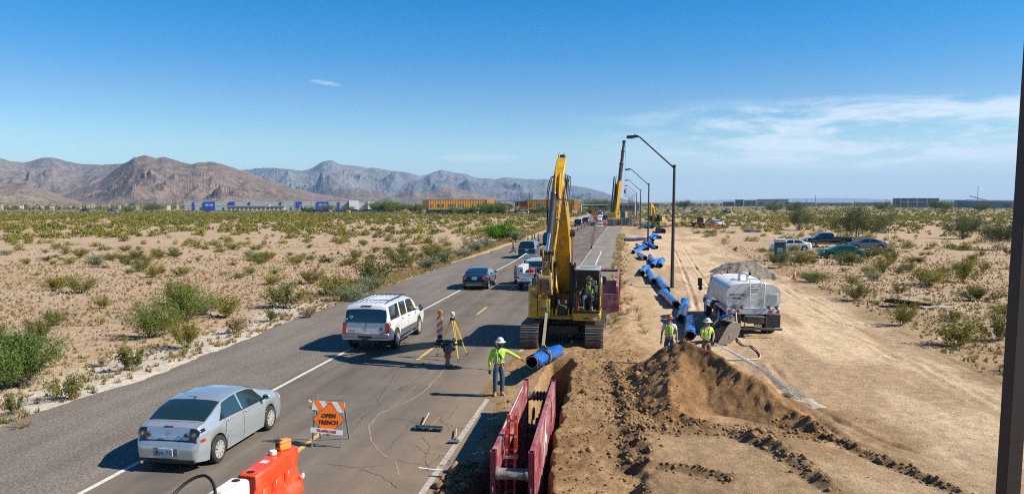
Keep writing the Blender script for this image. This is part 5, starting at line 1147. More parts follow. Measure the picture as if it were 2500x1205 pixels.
for p_ in ((0,.2,.6,.42),(.2,.0,.45,.38),(-.25,.1,.5,.4),(0,-.25,.3,.3)): g.ball(p_[:3],p_[3],10,(1.3,1,.8))
g.build('soil_load',SOILC,bk)
g=MB(); g.tube([(.3,.45,1.45),(.1,.2,1.5),(-.1,-.05,1.35),(-.3,-.2,1.3)],[.04,.08,.07,.03],8); bc_=g.build('blue_plastic_sheet',M_WRAP,bk)
# ================================================================ ground pipes
PL=[ # (opening px, other end px, opening faces camera)
 ((1685,826),(1684,786),'large blue wrapped pipe nearest the water tanker, its crumpled plastic end toward the camera'),
 ((1663,786),(1673,748),'blue wrapped pipe with a round black opening behind the worker in the orange helmet'),
 ((1650,752),(1619,720),'blue wrapped pipe slanting away, third from the near end of the row'),
 ((1628,714),(1605,688),'blue wrapped pipe beside the foot of the nearest street lamp'),
 ((1596,692),(1583,668),'blue wrapped pipe with open black end left of the nearest street lamp foot'),
 ((1568,673),(1577,656),'short looking blue wrapped pipe left of the open one near the lamp'),
 ((1612,652),(1615,637),'right one of two blue pipes lying side by side behind the nearest lamp'),
 ((1593,653),(1606,638),'left one of two blue pipes lying side by side behind the nearest lamp'),
 ((1597,644),(1587,632),'small blue pipe end poking out just behind the side by side pair'),
 ((1575,636),(1555,620),'blue wrapped pipe pointing right below the jumble of pipes'),
 ((1546,618),(1574,608),'long blue wrapped pipe lying crosswise at the left of the jumble'),
 ((1570,610),(1556,603),'blue pipe behind the crosswise one in the jumble'),
 ((1581,611),(1571,603),'blue pipe touching the second lamp pole on its left'),
 ((1603,606),(1585,600),'blue pipe pointing right beside the second lamp pole'),
 ((1577,601),(1582,592),'blue pipe standing on end-like behind the second lamp pole'),
 ((1593,597),(1574,592),'blue pipe crosswise just beyond the second lamp pole'),
 ((1594,591),(1602,582),'blue pipe slanting right with black end, near the far end of the row'),
 ((1612,585),(1600,582),'farthest right blue pipe with a dark open end'),
 ((1586,585),(1597,580),'blue pipe at the far end of the row, left of the farthest right one')]
for i,(a,b,lab) in enumerate(PL):
    ax,ay=at(*a,.1); bx_,by_=at(*b,.1); A=Vector((ax,ay,0)); d=Vector((bx_,by_,0))-A; 
    if d.length>7 or d.length<2: d=d.normalized()*min(max(d.length,4.5),6.2)
    B=A+d; A.z=gz(A.x,A.y)+.24; B.z=gz(B.x,B.y)+.24
    pipe('wrapped_pipe',lab,A,B,r=.235,group='blue wrapped water pipes strung along the dirt',seed=20+i,wrinkle=.012,loose=.32)
x_,y_=at(1565,588,.1); pipe('wrapped_pipe','dark navy bundle of wrapped pipe at the foot of the third lamp',(x_-2.4,y_,.25),(x_+2.2,y_+1.5,.3),r=.3,seed=77,m=mat('navy_wrap',(.01,.02,.09),rough=.5),group='blue wrapped water pipes strung along the dirt')
# ================================================================ traffic control
ORG=mat('sign_orange',(.98,.20,.012),rough=.45); WHP=mat('sheeting_white',(.72,.72,.70),rough=.4); GALV=mat('galvanised',(.33,.35,.36),rough=.45,metal=.5,var=.15)
def striped(parent,w,h,n,loc,rot,name='striped_board',slant=.6):
    o=thing_ = None
    g=MB(); g.b2(-w/2,w/2,-.008,.008,-h/2,h/2); b=g.build(name,WHP,parent,loc=loc,rot=rot,bevel=.003)
    g=MB(); st_=w/n if w>h else h/n
    from math import floor
    def clip(poly,ax,lo,hi):
        for s_,lim in ((1,lo),(-1,hi)):
            out=[]
            for i in range(len(poly)):
                p,q=poly[i],poly[(i+1)%len(poly)]; a=s_*(p[ax]-lim); b_=s_*(q[ax]-lim)
                if a>=0: out.append(p)
                if a*b_<0: t=a/(a-b_); out.append((p[0]+(q[0]-p[0])*t,p[1]+(q[1]-p[1])*t))
            poly=out
            if not poly: return []
        return poly
    big=w+h; k=-n*2-2
    L_=st_
    while k*L_<big:
        if k%2==0:
            x0=k*L_-h/2*slant; 
            if w>h: P_=[(x0,h/2),(x0+L_,h/2),(x0+L_+h*slant,-h/2),(x0+h*slant,-h/2)]
            else: P_=[(-w/2,k*L_-w/2*slant),(-w/2,k*L_+L_-w/2*slant),(w/2,k*L_+L_+w/2*slant),(w/2,k*L_+w/2*slant)]
            P_=clip(P_,0,-w/2,w/2); P_=clip(P_,1,-h/2,h/2) if P_ else []
            if len(P_)>2:
                for yy in (-.010,.010): g.add([(p[0],yy,p[1]) for p in P_],[tuple(range(len(P_)))])
        k+=1
    g.build('orange_stripe',ORG,b,smooth=0,fix=False); return b
# OPEN TRENCH sign on its folding stand
sg_=thing('folding_sign','orange diamond OPEN TRENCH warning sign on a folding steel stand','sign',(-7.20,18.10,0),R(5))
tilt=R(14)
for x in (-.36,.36):
    g=MB(); g.bar((x,-.30,0),(x*.98,.0,1.12),.035,.03); g.build('front_leg',GALV,sg_); g=MB(); g.bar((x*1.02,.42,0),(x*.99,.02,1.12),.035,.03); g.build('rear_leg',GALV,sg_)
g=MB(); g.bar((-.40,0,1.12),(.42,0,1.12),.02,.02); g.build('top_hinge',GALV,sg_); g=MB(); g.cyl((-.30,0,1.1),(-.30,0,1.26),.012,n=6); g.build('flag_socket',GALV,sg_)
striped(sg_,.80,.24,5,(0,-.065,.97),(-tilt,R(5),0),slant=.75)
g=MB(); s2=.385; g.prism([(0,-s2*1.05),(s2*1.05,0),(0,s2*1.05),(-s2*1.05,0)],'y',-.006,.006); bd=g.build('diamond_border',M_BLK,sg_,loc=(.03,-.17,.67),rot=(-tilt,R(1),0),bevel=.003)
g=MB(); s2=.388; g.prism([(0,-s2),(s2,0),(0,s2),(-s2,0)],'y',-.010,-.006); g.build('diamond_face',ORG,bd,smooth=0)
text('OPEN',.135,M_BLK,bd,name='sign_lettering',loc=(0,-.014,.085),rot=(PI/2,0,0),bold=.004); text('TRENCH',.135,M_BLK,bd,name='sign_lettering',loc=(0,-.014,-.075),rot=(PI/2,0,0),sx=.9,bold=.004)
g=MB(); g.b2(-.40,.40,-.010,.010,-.06,.06); fb=g.build('maker_board',WHP,sg_,loc=(0,-.265,.40),rot=(-tilt,R(5),0)); text('TRAFFICARE',.085,mat('sign_red',(.45,.03,.02),rough=.5),fb,name='board_lettering',loc=(0,-.014,0),rot=(PI/2,0,0),bold=.003)
g=MB(); 
for z,s_ in ((1.08,1),(.93,.8)): g.tube([(-.40,-.02,z),(-.46*1,-.05,z-.01),(-.50,-.03,z+.03*s_)],.02,5)
g.build('yellow_tape_knot',mat('caution_tape',(.75,.68,.12),rough=.5),sg_)
# vertical panels
def vpanel(loc,lab,light=True,rz=0,group='orange and white striped vertical panels',sc=1):
    t=thing('vertical_panel',lab,'traffic panel',loc,rz,group)
    g=MB(); g.prism([(-.22,-.18),(.22,-.18),(.22,.18),(-.22,.18)],'z',0,.07); g.b2(-.09,.09,-.10,.10,.07,.40) ; g.build('rubber_base',M_BLK,t,bevel=.02)
    striped(t,.26,.72,5,(0,-.03,.82),(0,0,0),slant=.8)
    g=MB(); g.b2(-.03,.03,-.02,.02,.35,.50); g.build('stem',GALV,t)
    if light:
        g=MB(); g.cyl((0,0,1.18),(0,0,1.26),.045,n=10); g.build('lamp_bracket',mat('dull_red',(.3,.03,.03),rough=.5),t)
        g=MB(); g.cyl((0,-.05,1.35),(0,.05,1.35),.105,n=18); g.build('amber_lamp',M_AMBER,t,bevel=.01)
    return t
vpanel((-7.68,31.85,0),'striped vertical panel with amber lamp just behind the survey tripod')
vpanel((-7.78,55.9,0),'striped vertical panel with amber lamp left of the white service truck')
FP=[(1444,607,0),(1446,596,0),(1448,588,1),(1449,581,0),(1450,575,0),(1451,569,0),(1452,564,0),(1453,560,0),(1454,557,0)]
ordn=['first','second','third','fourth','fifth','sixth','seventh','eighth','ninth','tenth','eleventh','twelfth']
for i,(x,y,l) in enumerate(FP): vpanel(at(x,y)+(0,),f'{ordn[i]} striped panel of the row by the right edge line beyond the excavator boom',bool(l),group='striped panels along the closed lane')
LP=[(1253,608),(1289,600),(1299,585),(1305,582),(1315,588),(1410,563),(1419,558),(1428,553),(1436,550),(1443,548),(1448,546)]
for i,(x,y) in enumerate(LP): vpanel(at(x,y)+(0,),(f'{ordn[i]} striped panel on the left shoulder beyond the dark SUV' if i<5 else f'{ordn[i-5]} striped panel of the line tapering behind the black SUV'),False,group='striped panels at the lane shift')
for i,(x,y) in enumerate(((1293,606),(1301,603))):
    X,Y=at(x,y); t=thing('folded_sign',['orange sign face lying flat on the left shoulder','second orange sign folded beside the shoulder panels'][i],'sign',(X,Y,0),R(20*i)); g=MB(); g.prism([(0,-.5),(.5,0),(0,.5),(-.5,0)],'y',-.01,.01); g.build('sign_face',ORG,t,loc=(0,0,.5),rot=(R(-35),0,0)); g=MB(); g.bar((-.3,.4,0),(0,0,.7),.03,.03); g.bar((.3,.4,0),(0,0,.7),.03,.03); g.build('sign_stand',GALV,t)
# water barriers
def barrier(name,lab,loc,rz,m,parts=True):
    t=thing(name,lab,'barrier',loc,rz)
    L2=.90; g=MB()
    prof=[(-.30,0),(.30,0),(.30,.16),(.20,.26),(.165,.62),(.20,.70),(.20,.93),(.16,.97),(-.16,.97),(-.20,.93),(-.20,.70),(-.165,.62),(-.20,.26),(-.30,.16)]
    g.prism(prof,'y',-L2,L2); g.build('hollow_shell',m,t,bevel=.03,smooth=30)
    for yy in (-.52,.0,.52):
        for sg in (-1,1):
            g=MB(); g.prism([(yy-.20,.30),(yy+.20,.30),(yy+.13,.60),(yy-.13,.60)],'x',sg*.150,sg*.205); b=g.build('side_rib',m,t,bevel=.02)
    for yy in (-.27,.27):
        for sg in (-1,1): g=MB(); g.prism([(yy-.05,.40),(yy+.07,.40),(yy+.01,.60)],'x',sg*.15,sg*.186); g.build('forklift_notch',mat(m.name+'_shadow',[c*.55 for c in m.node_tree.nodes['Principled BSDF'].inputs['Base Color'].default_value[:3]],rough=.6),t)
    for sg in (-1,1):
        g=MB(); g.b2(-.24,.24,sg*L2,sg*(L2+.10),.10,.34); g.build('connector_lug',m,t,bevel=.03)
        g=MB(); g.cyl((0,sg*(L2-.14),.966),(0,sg*(L2-.14),.976),.075,n=18,caps=True); g.build('fill_hole',M_DARK,t)
    return t
BORG=mat('barrier_orange',(.88,.062,.012),rough=.42,var=.05,col2=(.75,.22,.12),c2a=.5,c2b=.9,c2s=2,coat=.2)
BWHT=mat('barrier_white',(.70,.69,.66),rough=.5,var=.05,col2=(.5,.44,.36),c2a=.5,c2b=.8,c2s=2)
BY=[(-7.16,14.35),(-7.55,12.33)]
b1=barrier('plastic_barrier','orange water filled plastic barrier with a toolbox on top near the silver sedan',(-6.86,14.08,0),R(-1),BORG)
b2_=barrier('plastic_barrier','white water filled plastic barrier at the bottom edge with a black cable loop',(-6.95,12.10,0),R(-2),BWHT)
text('2021',.10,mat('moulded_mark',(.45,.05,.02),rough=.6),b1,name='barrier_lettering',loc=(.303,-.1,.10),rot=(PI/2,0,PI/2)); g=MB(); g.b2(-.08,.06,-.25,-.10,.971,.975); g.build('paper_sticker',WHP,b1); g=MB(); g.box((.245,.98,.30),(.02,.09,.10)); g.build('reflector',WHP,b1)
g=MB(); g.lathe([(.11,.969),(.12,.985),(.10,.99)],18); g.build('fill_cap',mat('cap_tan',(.45,.40,.33),rough=.5),b2_,loc=(0,.05,0))
def on(t,dx,dy,z): 
    c,s_=math.cos(t.rotation_euler.z),math.sin(t.rotation_euler.z); return (t.location.x+c*dx-s_*dy,t.location.y+s_*dx+c*dy,z)
tbx=thing('toolbox','small orange plastic instrument case on top of the orange barrier','case',on(b1,.0,.62,.975),R(62))
g=MB(); g.b2(-.14,.14,-.09,.09,0,.13); g.build('case_bottom',mat('case_orange',(.80,.27,.05),rough=.45),tbx,bevel=.015); g=MB(); g.b2(-.14,.14,-.09,.09,.135,.20); g.build('case_lid',mat('case_orange',(.8,.27,.05)),tbx,bevel=.015); g=MB(); g.b2(-.16,-.14,-.05,.05,.08,.15); g.box((-.13,0,.21),(.10,.14,.02)); g.build('latch_strap',M_BLK,tbx)
tp=thing('tape_roll','white and purple roll of tape on the orange barrier','tape roll',on(b1,-.04,.24,.975))
g=MB(); g.cyl((0,0,0),(0,0,.09),.075,n=20); g.build('roll',WHP,tp,bevel=.01); g=MB(); g.cyl((-.06,.03,0),(-.06,.03,.07),.045,n=12); g.build('purple_can',mat('purple_paint',(.15,.01,.12),rough=.4),tp)
cbl=thing('black_hose','thick black hose looping over the white barrier','hose',on(b2_,-.15,.1,.9))
g=MB(); g.tube([(-.05-.42*math.cos(PI*k/20)*(1 if k<10 else .98),-.55+.62*math.sin(PI*k/20)-.1*k/20,.38*math.sin(PI*k/20)-.35*max(0,k/20-.5)) for k in range(21)],.028,8); g.build('hose_body',HOSE,cbl,smooth=60); g=MB(); g.cyl((-.46,-.5,.02),(-.10,-.42,.05),.035,n=10); g.build('coupling',GALV,cbl)
# orange/white barriers and fence panels near the crane
for i,(x,y,m,lab) in enumerate(((1463,553,BWHT,'small white barrier end at the closed lane before the fence'),(1471,552,BORG,'orange barrier beside the white one before the fence'),(1502,549,BORG,'orange barrier behind the temporary fence left part'),(1512,549,BORG,'orange barrier behind the temporary fence right part'))):
    X,Y=at(x,y); barrier('plastic_barrier',lab,(X,Y,0),R(90),m)
for i in range(6):
    xa,ya=-4.4+i*1.9,191.5+.3*i; t=thing('fence_panel',f'{ordn[i]} mesh fence panel from the left around the crane site','fence',(xa,ya,0),0,'temporary fence panels round the crane site')
    for x in (0,1.8): g=MB(); g.cyl((x,0,0),(x,0,2.0),.035,n=6); g.build('post',GALV,t)
    for z in (.15,2.0): g=MB(); g.cyl((0,0,z),(1.8,0,z),.03,n=6); g.build('rail',GALV,t)
    for k in range(8): g=MB(); g.cyl((.1+.22*k,0,.15),(.1+.22*k,0,2),.008,n=4); g.build('mesh_wire',GALV,t)
for i,(x,y,h) in enumerate(((1449,540,3.2),(1454,543,2.2))):
    X,Y=at(x,y); t=thing('road_work_sign',['tall orange diamond road work sign with flags before the queue','lower orange road work sign beside the tall one'][i],'sign',(X,Y,0)); g=MB(); g.cyl((0,0,0),(0,0,h-.5),.05,n=6); g.bar((-.5,-.3,0),(0,0,.5),.05,.05); g.bar((.5,-.3,0),(0,0,.5),.05,.05); g.build('stand',GALV,t); g=MB(); g.prism([(0,-.85),(.85,0),(0,.85),(-.85,0)],'y',-.02,.02); g.build('sign_face',ORG,t,loc=(0,0,h-.9)); g=MB(); g.box((.3,0,h+.1),(.45,.02,.4),(0,.5,0)); g.box((-.3,0,h+.1),(.45,.02,.4),(0,-.5,0)); g.build('flag',ORG,t)
# traffic cone on the right
x,y=at(1939,682); cn=thing('traffic_cone','orange and white traffic cone right of the gravel pile','traffic cone',(x,y,gz(x,y)))
g=MB(); g.b2(-.2,.2,-.2,.2,0,.04); g.build('base',ORG,cn,bevel=.01); g=MB(); g.lathe([(.16,.04),(.095,.40)],16); g.lathe([(.06,.62),(.03,.82)],12); g.build('cone_body',ORG,cn); g=MB(); g.lathe([(.096,.40),(.06,.62)],16); g.build('reflective_band',WHP,cn)
# survey tripod with a prism head
TRI=mat('tripod_yellow',(.68,.46,.02),rough=.4)
tr=thing('survey_tripod','yellow survey tripod with a small white instrument on top beside the rammer','tripod',(-6.48,28.95,0))
for (x,y) in ((-.72,.25),(.36,-.62),(.44,.62)):
    a=Vector((x,y,0)); b=Vector((x*.08,y*.08,1.52)); mid=a+(b-a)*.42
    for o in (-.03,.03):
        n=Vector((y,-x,0)).normalized()*o; g=MB(); g.bar(mid+n-(b-a)*.05,b+n,.018,.022); g.build('upper_leg',TRI,tr)
    g=MB(); g.bar(a+(b-a)*.03,mid+(b-a)*.06,.030,.028); g.build('lower_leg',TRI,tr); g=MB(); g.box(mid,(.09,.09,.05)); g.cyl(a,a+(b-a)*.07,.012,.022,n=8); g.box(a+(b-a)*.07+Vector((.03,0,0)),(.12,.03,.02)); g.build('foot_clamp',M_BLK,tr)
g=MB(); g.cyl((0,0,1.50),(0,0,1.58),.10,n=16); g.build('tripod_head',M_BLK,tr); g=MB(); g.cyl((0,0,1.58),(0,0,1.66),.035,n=10); g.b2(-.07,.07,-.06,.06,1.66,1.82); g.cyl((0,-.08,1.74),(0,.08,1.74),.045,n=12); g.build('instrument',WHP,tr,bevel=.01)
# tamping rammer
rm=thing('tamping_rammer','upright tamping rammer with orange bellows standing on the asphalt by the tripod','tamping rammer',(-6.38,27.65,0),R(20))
g=MB(); g.b2(-.14,.14,-.20,.16,0,.035); g.prism([(-.20,.0),(-.20,.05),(-.27,.12),(-.28,.09),(-.22,0)],'x',-.14,.14); g.build('shoe',mat('plywood_shoe',(.42,.27,.16),rough=.7),rm,bevel=.01)
g=MB(); g.cyl((0,0,.035),(0,-.02,.30),.085,n=14); g.build('foot_leg',GALV,rm)
g=MB(); g.lathe([(.09,.28)]+[(.11+.02*(k%2),.29+.018*k) for k in range(12)]+[(.09,.51)],18); g.build('bellows',mat('bellows_orange',(.75,.16,.05),rough=.5),rm)
g=MB(); g.b2(-.15,.15,-.17,.15,.51,.78); g.cyl((-.17,0,.64),(.19,0,.64),.12,n=14); g.build('engine',mat('engine_grime',(.09,.08,.075),rough=.6,var=.3,col2=(.32,.27,.22),c2a=.5,c2b=.7,c2s=8),rm,bevel=.03)
g=MB(); g.b2(-.17,.17,-.05,.26,.80,.95); g.build('fuel_tank',mat('tank_teal',(.05,.09,.10),rough=.35),rm,bevel=.05)
g=MB(); g.tube([(-.20,.25,.70),(-.23,.3,.95),(-.24,-.1,1.02),(-.22,-.45,1.0),(-.1,-.58,.98),(.1,-.58,.98),(.22,-.45,1.0),(.24,-.1,1.02),(.23,.3,.95),(.20,.25,.70)],.022,8); g.build('handle',M_BLK,rm,smooth=60)
g=MB(); g.cyl((.18,-.05,.62),(.26,-.05,.62),.06,n=10); g.b2(-.26,-.15,-.1,.05,.68,.8); g.build('air_filter',M_BLK,rm)
g=MB(); g.ball((-.30,-.25,.98),.15,10,(1.2,1,.45)); g.build('work_jacket',mat('dark_cloth',(.02,.025,.025),rough=.95),rm)
# brooms and shovel
WOODT=mat('tool_wood',(.55,.40,.26),rough=.6,var=.1)
def lay(px0,px1,z=.03): 
    a=at(*px0,z); b=at(*px1,z); return Vector((a[0],a[1],z)),Vector((b[0],b[1],z))
A,B=lay((1047,1016),(1031,1040)); t=thing('shovel','round point shovel with a pale wooden handle lying next to the push broom','shovel',B)
g=MB(); g.cyl(A-B+Vector((0,.02,.10)),(0,0,.04),.018,n=8); g.build('handle',WOODT,t); g=MB(); g.ball((-.08,-.12,.03),.15,10,(.9,1.1,.15)); g.build('blade',GALV,t); 
A,B=lay((1073,1018),(1046,1046)); t=thing('push_broom','push broom with blue black bristles and red brown handle lying on the asphalt','broom',B)
g=MB(); g.cyl(A-B+Vector((0,.05,.0)),(0,0,.05),.014,n=8); g.build('handle',mat('red_wood',(.35,.13,.07),rough=.6),t)
g=MB(); g.b2(-.36,.40,-.04,.03,.05,.09); g.build('broom_block',M_BLK,t,bevel=.01)
g=MB(); rs=np.random.default_rng(9)
for k in range(240): x=rs.uniform(-.37,.41); z0=rs.uniform(-.02,.06); g.bar((x,-.03,z0+.02),(x+rs.uniform(-.02,.02),-.14-rs.uniform(0,.03),z0+rs.uniform(-.02,.02)+.01),.008,.008)
b_=g.build('bristles',mat('bristle_blue',(.02,.06,.10),rough=.8,var=.6,scale=30),t,smooth=0); b_['kind']='stuff'
A,B=lay((1114,1048),(1112,1074)); t=thing('scraper_shovel','flat square scraper with short wooden handle standing on the white edge line','shovel',B)
g=MB(); g.cyl(A-B+Vector((.0,0,.03)),(0,0,.05),.018,n=8); g.build('handle',WOODT,t); g=MB(); g.prism([(-.08,.03),(.08,.03),(.16,-.22),(-.16,-.22)],'z',.015,.03); g.cyl((0,.08,.05),(0,-.04,.03),.03,n=8); g.build('blade',mat('tool_grey',(.17,.17,.17),rough=.5,metal=.3),t)
for i,(p,lab) in enumerate((((1196,1023),'flat pale scrap of cardboard beside the ladder'),((1210,1024),'crumpled pale rag next to the cardboard scrap'),((1162,1110),'yellowish torn bag pieces in the shadow of the trench box'))):
    X,Y=at(*p); t=thing('scrap',lab,'scrap',(X,Y,gz(X,Y)+.02),.4*i); g=MB(); g.box((0,0,.01),(.16,.11,.012),(.1,.1,0)); g.ball((.03,0,.02),.06,8,(1.2,.7,.35)) if i else None; 
    if i==2: g.box((.16,-.08,.02),(.15,.08,.03),(.2,.1,.7))
    g.build('scrap_sheet',mat('pale_card',(.55,.47,.33),rough=.8),t)
# debris sheet on the right
x,y=at(2235,748); t=thing('broken_board','dark propped board with a pale slab lying in the scrub on the right','board',(x,y,gz(x,y)),R(8))
g=MB(); g.box((-.4,.1,.22),(2.4,1.1,.06),(-.28,.14,0)); g.build('dark_panel',mat('weathered_panel',(.06,.05,.045),rough=.9),t); g=MB(); g.box((.8,-.5,.06),(1.7,.8,.07),(0,.02,.1)); g.build('pale_slab',mat('pale_slab',(.42,.38,.34),rough=.9),t)
for i,(p,h) in enumerate((((2223,712),1.1),((2301,730),1.2))): x,y=at(*p); t=thing('steel_stake',['short thin steel stake right of the upper scrub','second thin steel stake above the propped board'][i],'stake',(x,y,gz(x,y))); g=MB(); g.cyl((0,0,0),(0,0,h),.014,n=5); g.build('rod',M_DARK,t)
# portable toilet and frame
x,y=at(1903,640); po=thing('portable_toilet','grey portable toilet with a white roof standing in the scrub','portable toilet',(x,y,gz(x,y)),R(-8))
g=MB(); g.b2(-.55,.55,-.55,.55,.0,2.0); g.build('cabin',mat('toilet_grey',(.07,.10,.12),rough=.5),po,bevel=.02)
g=MB(); g.b2(.555,.565,-.5,.5,.1,2.0); g.build('side_wall',mat('toilet_white',(.55,.58,.6),rough=.5),po)
g=MB(); g.b2(-.45,.45,-.57,-.55,.1,1.9); g.build('door',mat('toilet_door',(.05,.075,.09),rough=.5),po,bevel=.01)
g=MB(); g.b2(-.28,.28,-.585,-.57,1.0,1.45); sg2=g.build('door_sign',mat('sign_pale_blue',(.35,.55,.62),rough=.5),po)
g=MB(); g.prism([(-.62,1.98),(.62,1.98),(.62,2.1),(.45,2.28),(-.45,2.28),(-.62,2.1)],'y',-.62,.62); g.build('roof',mat('toilet_roof_white',(.7,.7,.68),rough=.5),po,bevel=.03)
x,y=at(1945,622); t=thing('frame_stack','low pile of grey steel frames on the ground right of the portable toilet','steel frames',(x,y,.1)); 
for k in range(4): g=MB(); g.box((k*.8-1,.3*k,.15+.06*k),(2.6,.5,.08),(0,0,.1*k)); g.build('frame',GALV,t)
x,y=at(1930,640); t=thing('sawhorse','dark crossed steel struts leaning beside the portable toilet','struts',(x,y,0)); g=MB(); g.bar((-.6,0,.9),(.3,-.2,0),.07,.07); g.bar((-.3,-.3,0),(1.2,.2,.9),.07,.07); g.bar((.2,-.3,0),(1.7,.2,1.0),.07,.07); g.build('strut',M_BLK,t)
# hose from the tanker
hp_=[at(*p,.04)+(.04,) for p in ((1797,818),(1800,828),(1815,845),(1835,848),(1852,862),(1856,872),(1845,879),(1800,881),(1745,881),(1732,878))]
P=[Vector((4.95,35.25,1.15)),Vector((4.93,34.9,.85)),Vector((4.98,34.5,.3))]+[Vector(p) for p in hp_]
P=[p+Vector((0,0,gz(p.x,p.y)*(1 if p.z<.2 else 0))) for p in P]
t=thing('water_hose','long tan hose running from the tanker across the dirt to the worker spraying','hose',P[0]); pts=[]
for i in range(len(P)-1):
    p0=P[max(i-1,0)];p1=P[i];p2=P[i+1];p3=P[min(i+2,len(P)-1)]
    for s_ in range(6): u=s_/6; pts.append(.5*((2*p1)+(p2-p0)*u+(2*p0-5*p1+4*p2-p3)*u*u+(3*p1-p0-3*p2+p3)*u**3)-P[0])
g=MB(); g.tube(pts,.032,7); g.build('hose_body',mat('tan_hose',(.48,.36,.25),rough=.6),t,smooth=60)
# ================================================================ poles
POLE=mat('bronze_pole_paint',(.035,.026,.024),rough=.55,var=.1)
def lamp():
    t=thing('street_lamp','nearest full street lamp, dark slanted arm over the blue pipes','street lamp',(3.36,55.2,0),group='dark street lamps along the road')
    g=MB(); g.tube([(0,0,0),(0,0,8.5)],[.13,.085],8); g.build('pole',POLE,t); g=MB(); g.b2(-.2,.2,-.2,.2,0,.06); g.cyl((0,0,8.4),(0,0,8.55),.11,n=8); g.build('base_plate',POLE,t)
    g=MB(); g.tube([(0,0,8.32),(-2.38,0,10.45),(-2.55,0,10.52)],[.055,.05,.05],8); g.build('arm',POLE,t)
    g=MB(); g.prism([(-3.30,10.38),(-2.50,10.44),(-2.46,10.58),(-2.6,10.60),(-3.30,10.56)],'y',-.16,.16); h=g.build('luminaire',POLE,t,bevel=.02)
    g=MB(); g.b2(-3.2,-2.75,-.12,.12,10.36,10.385); g.build('lens',mat('lamp_lens_grey',(.35,.33,.30),rough=.3),h); g=MB(); g.cyl((-2.72,0,10.58),(-2.72,0,10.67),.04,n=8); g.build('photocell',POLE,h)
    return t
l0=lamp(); snapshot()
for i in range(1,12):
    c=copy_tree(l0); c.location=(3.3-.02*i,55.2+54.6*i,0); c['label']=f'{ordn[i]} street lamp of the row counting away from the camera'
t=thing('foreground_post','thick dark brown square post standing at the right edge of the picture','post',(3.96,9.05,-.1)); 
t.location=(4.225,9.0,-.1); g=MB(); g.b2(-.085,.085,-.085,.085,0,10.6); g.build('square_post',POLE,t,bevel=.006,rot=(0,0,R(12)))
# ================================================================ people
SKIN=mat('skin_tan',(.36,.19,.12),rough=.55); LIME=mat('hi_vis_lime',(.42,.80,.03),rough=.6,var=.08,bump=.5,bscale=12); LIMEV=mat('hi_vis_vest',(.50,.84,.04),rough=.6,var=.08,bump=.5,bscale=12)
SILVT=mat('reflective_tape',(.50,.52,.52),rough=.4); DENIM=mat('denim',(.035,.085,.135),rough=.85,var=.25,scale=9,bump=.6,bscale=14); KHAKI=mat('khaki_cloth',(.16,.13,.085),rough=.9,var=.2,bump=.5,bscale=14)
BOOT=mat('tan_boot',(.33,.24,.16),rough=.8); GLOVE=mat('dark_glove',(.04,.045,.05),rough=.8); WTEE=mat('white_cotton',(.6,.6,.6),rough=.9); DTEE=mat('dark_teal_shirt',(.015,.035,.045),rough=.9)
def skin(name,chains,m,parent,sub=1,root=0):
    V=[];E=[];Rr=[];key={}
    for ch in chains:
        last=None
        for p,r in ch:
            k=tuple(round(c,3) for c in p)
            if k not in key: key[k]=len(V); V.append(p); Rr.append(r)
            i=key[k]
            if last is not None and last!=i: E.append((last,i))
            last=i
    me=bpy.data.meshes.new(name); me.from_pydata(V,E,[]); o=bpy.data.objects.new(name,me); COL.objects.link(o); o.parent=parent
    sk=o.modifiers.new('skin','SKIN'); sk.use_smooth_shade=True
    for i,sv in enumerate(me.skin_vertices[0].data):
        r=Rr[i]; sv.radius=(r,r) if isinstance(r,(int,float)) else r
        sv.use_root=(i==root)
    ss_=o.modifiers.new('sub','SUBSURF'); ss_.levels=sub; ss_.render_levels=sub
    dg=bpy.context.evaluated_depsgraph_get(); me2=bpy.data.meshes.new_from_object(o.evaluated_get(dg)); o.modifiers.clear(); o.data=me2; me2.materials.clear(); me2.materials.append(m)
    me2.polygons.foreach_set('use_smooth',[True]*len(me2.polygons)); return o
